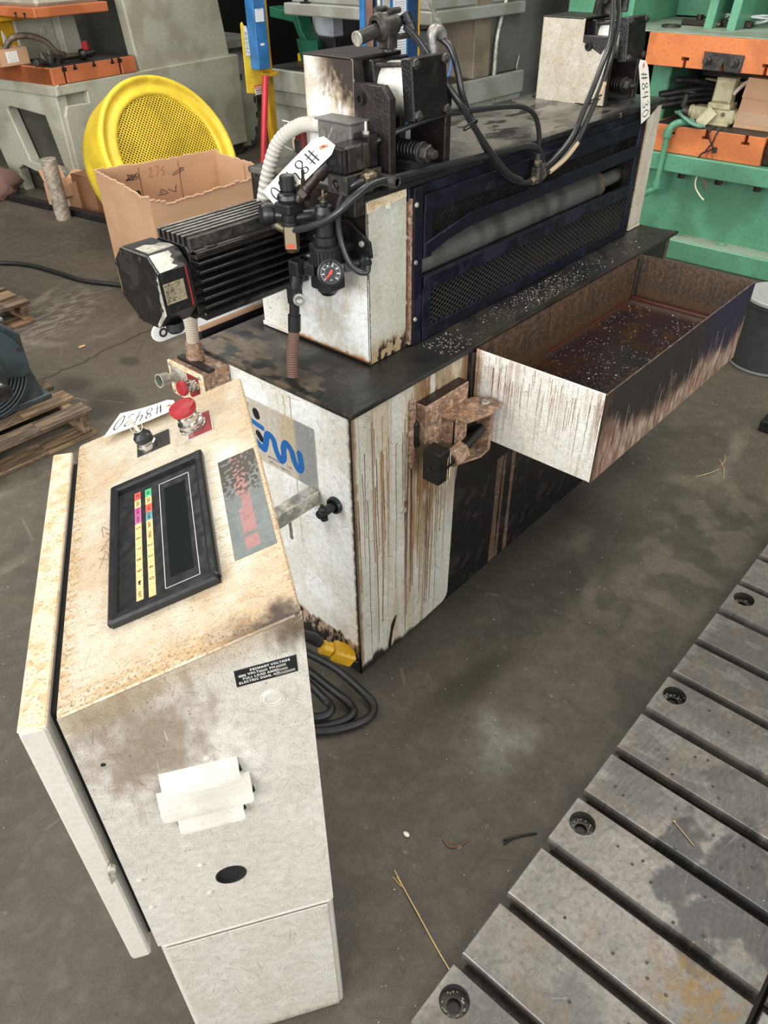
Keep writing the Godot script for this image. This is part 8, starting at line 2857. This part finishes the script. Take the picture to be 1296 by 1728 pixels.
func press_contents(z: Callable) -> void:
	var t := thing("solenoid_valve", "cream hydraulic valve with solenoid and paper tag on the lower orange bolster", "valve", Vector3(3.93, 0.741, -0.79))
	var b := Mb.new()
	b.span(-0.05, 0.05, 0.015, 0.085, -0.15, 0.10, 0.006)
	b.span(-0.055, 0.055, 0.085, 0.115, -0.06, 0.07, 0.004)
	b.span(-0.06, 0.06, 0.0, 0.02, -0.05, 0.08, 0.003)
	b.lathe(Vector3(0, 0.05, -0.15), Vector3.FORWARD, [[0.036, 0.0], [0.036, 0.02], [0.030, 0.03], [0.0, 0.03]], 16)
	b.lathe(Vector3(0, 0.05, 0.10), Vector3.BACK, [[0.034, 0.0], [0.034, 0.03], [0.024, 0.04], [0.0, 0.04]], 16)
	part("valve_body", b, M.cream, t)
	b = Mb.new()
	b.prism(poly([-0.05, 0.115, 0.055, 0.115, 0.06, 0.24, -0.045, 0.24]), 0.09, on_nx(0.045), 0.010)
	part("solenoid", b, M.cream, t)
	b = Mb.new()
	for w in [-0.045, -0.01, 0.04]:
		b.lathe(Vector3(-0.05, 0.06, w), Vector3.LEFT, [[0.012, 0.0], [0.012, 0.008], [0.0, 0.008]], 12)
	part("valve_screws", b, M.brass, t)
	b = Mb.new()
	b.lathe(Vector3(-0.02, 0.05, -0.20), Vector3(-0.2, 0.2, -0.9), [[0.0, -0.02], [0.032, -0.02], [0.034, 0.01], [0.02, 0.02], [0.0, 0.02]], 14)
	b.cyl(Vector3(-0.02, 0.07, -0.215), Vector3(-0.02, 0.14, -0.205), 0.016, -1.0, 12)
	b.box(Vector3(-0.02, 0.15, -0.19), Vector3(0.01, 0.012, 0.06), 0.002)
	part("dark_fitting", b, M.steel_dark, t)
	b = Mb.new()
	var ax := Vector3(-0.10, 0.045, -0.035)
	b.box(Vector3.ZERO, Vector3(0.003, 0.10, 0.062), 0.001, Transform3D(Basis(Vector3.RIGHT, 0.62) * Basis(Vector3.BACK, -0.25), ax))
	part("metal_plate", b, M.cream, t, "small drilled cream plate hanging in front")
	b = Mb.new()
	for r in [[0.0, 0.010], [0.025, 0.012], [0.05, 0.018]]:
		var pts := []
		for i in 15:
			var a := 0.5 + 4.6 * i / 14.0
			pts.append(Vector3(3.87 + sin(a) * (0.10 + r[0]), 0.745 + r[1] + 0.012 * sin(a * 2.0) + 0.03 * maxf(0.0, cos(a - 3.3)), -0.86 + cos(a) * (0.16 - r[0] * 0.5)))
		b.tube(pts, 0.009, 6, 3)
	solo("green_air_hose", b, tri_mat(M.t_dust, 0.4, 0.4, 0.0, c8(110, 156, 136)), "loose pale green air hose coiled round the cream valve", "hose")
	for k in 3:
		b = Mb.new()
		b.tube(vs([4.35, 0.80 + 0.03 * k, -0.62, 4.2, 0.83 + 0.03 * k, -0.80, 4.05, 0.83 + 0.03 * k, -0.98, 3.9, 0.80 + 0.03 * k, -1.16]), 0.02, 8, 5)
		solo("hydraulic_hose", b, M.rubber, ["lowest", "middle", "topmost"][k] + " of three thick black hoses left of the cream valve in the green press", "hose", "black hoses in the green press")
	b = Mb.new()
	b.tube(vs([4.30, 0.86, -0.70, 4.12, 0.90, -0.86, 3.98, 0.94, -1.0, 3.90, 0.945, -1.06]), 0.017, 8, 5)
	b.cyl(Vector3(3.905, 0.945, -1.055), Vector3(3.885, 0.948, -1.075), 0.019, -1.0, 10)
	solo("hydraulic_hose", b, M.rubber, "black hose with open crimped end pointing out of the green press", "hose")
	var c := thing("taped_carton", "brown cardboard carton with shiny tape on the orange bolster at the right edge", "carton", Vector3(3.98, 0.741, -0.50))
	b = Mb.new()
	b.prism(poly([-0.185, 0.0, 0.22, 0.0, 0.22, 0.245, -0.16, 0.255]), 0.25, on_nx(0.16), 0.003)
	part("carton_body", b, M.card, c)
	b = Mb.new()
	b.prism(poly([-0.172, 0.155, 0.22, 0.135, 0.22, 0.245, -0.16, 0.255]), 0.004, on_nx(-0.091), 0.001)
	part("upper_flap", b, M.card, c)
	b = Mb.new()
	b.prism(poly([-0.17, 0.03, 0.22, 0.02, 0.22, 0.07, -0.168, 0.09]), 0.001, on_nx(-0.0905), 0.0)
	part("clear_tape", b, flat(c8(190, 160, 130), 0.15), c)
	b = Mb.new()
	b.tube(vs([4.0, 0.98, -0.66, 3.95, 0.95, -0.70, 3.92, 0.90, -0.735]), 0.012, 8, 4)
	solo("white_tube", b, flat(c8(200, 186, 172), 0.5), "short white tube leaning beside the taped carton", "tube")
	var wl := thing("wiring_tail", "loose wires with connectors hanging over the orange bolster's edge", "wires", Vector3(3.738, 0, 0))
	b = Mb.new()
	b.tube(vs([0.06, 0.75, -0.74, 0.0, 0.735, -0.752, -0.005, 0.70, -0.742, 0.0, 0.66, -0.715, 0.0, 0.64, -0.725, 0.0, 0.62, -0.765, 0.0, 0.58, -0.785, 0.0, 0.53, -0.775]), 0.004, 5, 4)
	b.tube(vs([0.06, 0.75, -0.70, 0.0, 0.73, -0.71, 0.0, 0.68, -0.72, 0.0, 0.65, -0.74, 0.0, 0.62, -0.755]), 0.004, 5, 4)
	b.box(Vector3(0.0, 0.645, -0.700), Vector3(0.012, 0.030, 0.022), 0.002)
	b.box(Vector3(0.0, 0.52, -0.775), Vector3(0.010, 0.045, 0.012), 0.002)
	part("black_wire", b, M.rubber, wl)
	b = Mb.new()
	b.tube(vs([0.0, 0.66, -0.735, 0.0, 0.62, -0.738, 0.0, 0.56, -0.748, 0.0, 0.50, -0.738, 0.0, 0.455, -0.70, 0.0, 0.42, -0.69]), 0.0025, 5, 4)
	b.tube(vs([0.0, 0.65, -0.745, 0.0, 0.63, -0.715, 0.0, 0.595, -0.705]), 0.003, 5, 4)
	part("red_wire", b, flat(c8(172, 60, 58), 0.5), wl)
	b = Mb.new()
	b.tube(vs([0.0, 0.545, -0.765, 0.0, 0.575, -0.748, 0.0, 0.56, -0.725, 0.0, 0.53, -0.735, 0.0, 0.49, -0.765, 0.0, 0.44, -0.762, 0.0, 0.40, -0.73, -0.01, 0.375, -0.69]), 0.0045, 6, 4)
	part("cream_wire", b, flat(c8(220, 210, 176), 0.5), wl)
	var s := thing("rusty_fixture", "rusty iron fixture with brass stub lying on the green press's dusty ledge", "fixture", Vector3(4.18, 1.191, -1.02))
	b = Mb.new()
	b.span(-0.03, 0.02, 0.0, 0.03, -0.20, 0.02, 0.004)
	b.span(0.0, 0.04, 0.0, 0.035, 0.0, 0.20, 0.004)
	b.cyl(Vector3(-0.01, 0.03, -0.10), Vector3(-0.01, 0.055, -0.10), 0.02, -1.0, 12)
	part("fixture_body", b, M.rust_dark, s)
	b = Mb.new()
	b.cyl(Vector3(-0.04, 0.015, -0.04), Vector3(-0.04, 0.015, 0.04), 0.012, -1.0, 10)
	part("brass_stub", b, M.brass, s)
	b = Mb.new()
	b.lathe(Vector3(4.02, 1.190, -1.22), Vector3.UP, [[0.035, 0.0], [0.055, 0.0], [0.055, 0.012], [0.035, 0.012], [0.035, 0.0]], 24)
	solo("steel_ring", b, M.steel_dark, "flat steel ring lying on the dusty green ledge", "ring")
	b = Mb.new()
	var pts := []
	var g := RandomNumberGenerator.new()
	g.seed = 66
	for k in 3:
		pts.clear()
		for i in 9:
			pts.append(Vector3(4.3 + g.randf_range(-0.08, 0.08), 1.20 + g.randf_range(0.0, 0.05), -1.05 + 0.12 * k + g.randf_range(-0.08, 0.08)))
		b.tube(pts, 0.006, 5, 3)
	solo("plastic_wrap", b, flat(c8(190, 196, 192), 0.25), "crumpled clear plastic wrap beside the rusty fixture", "plastic wrap")
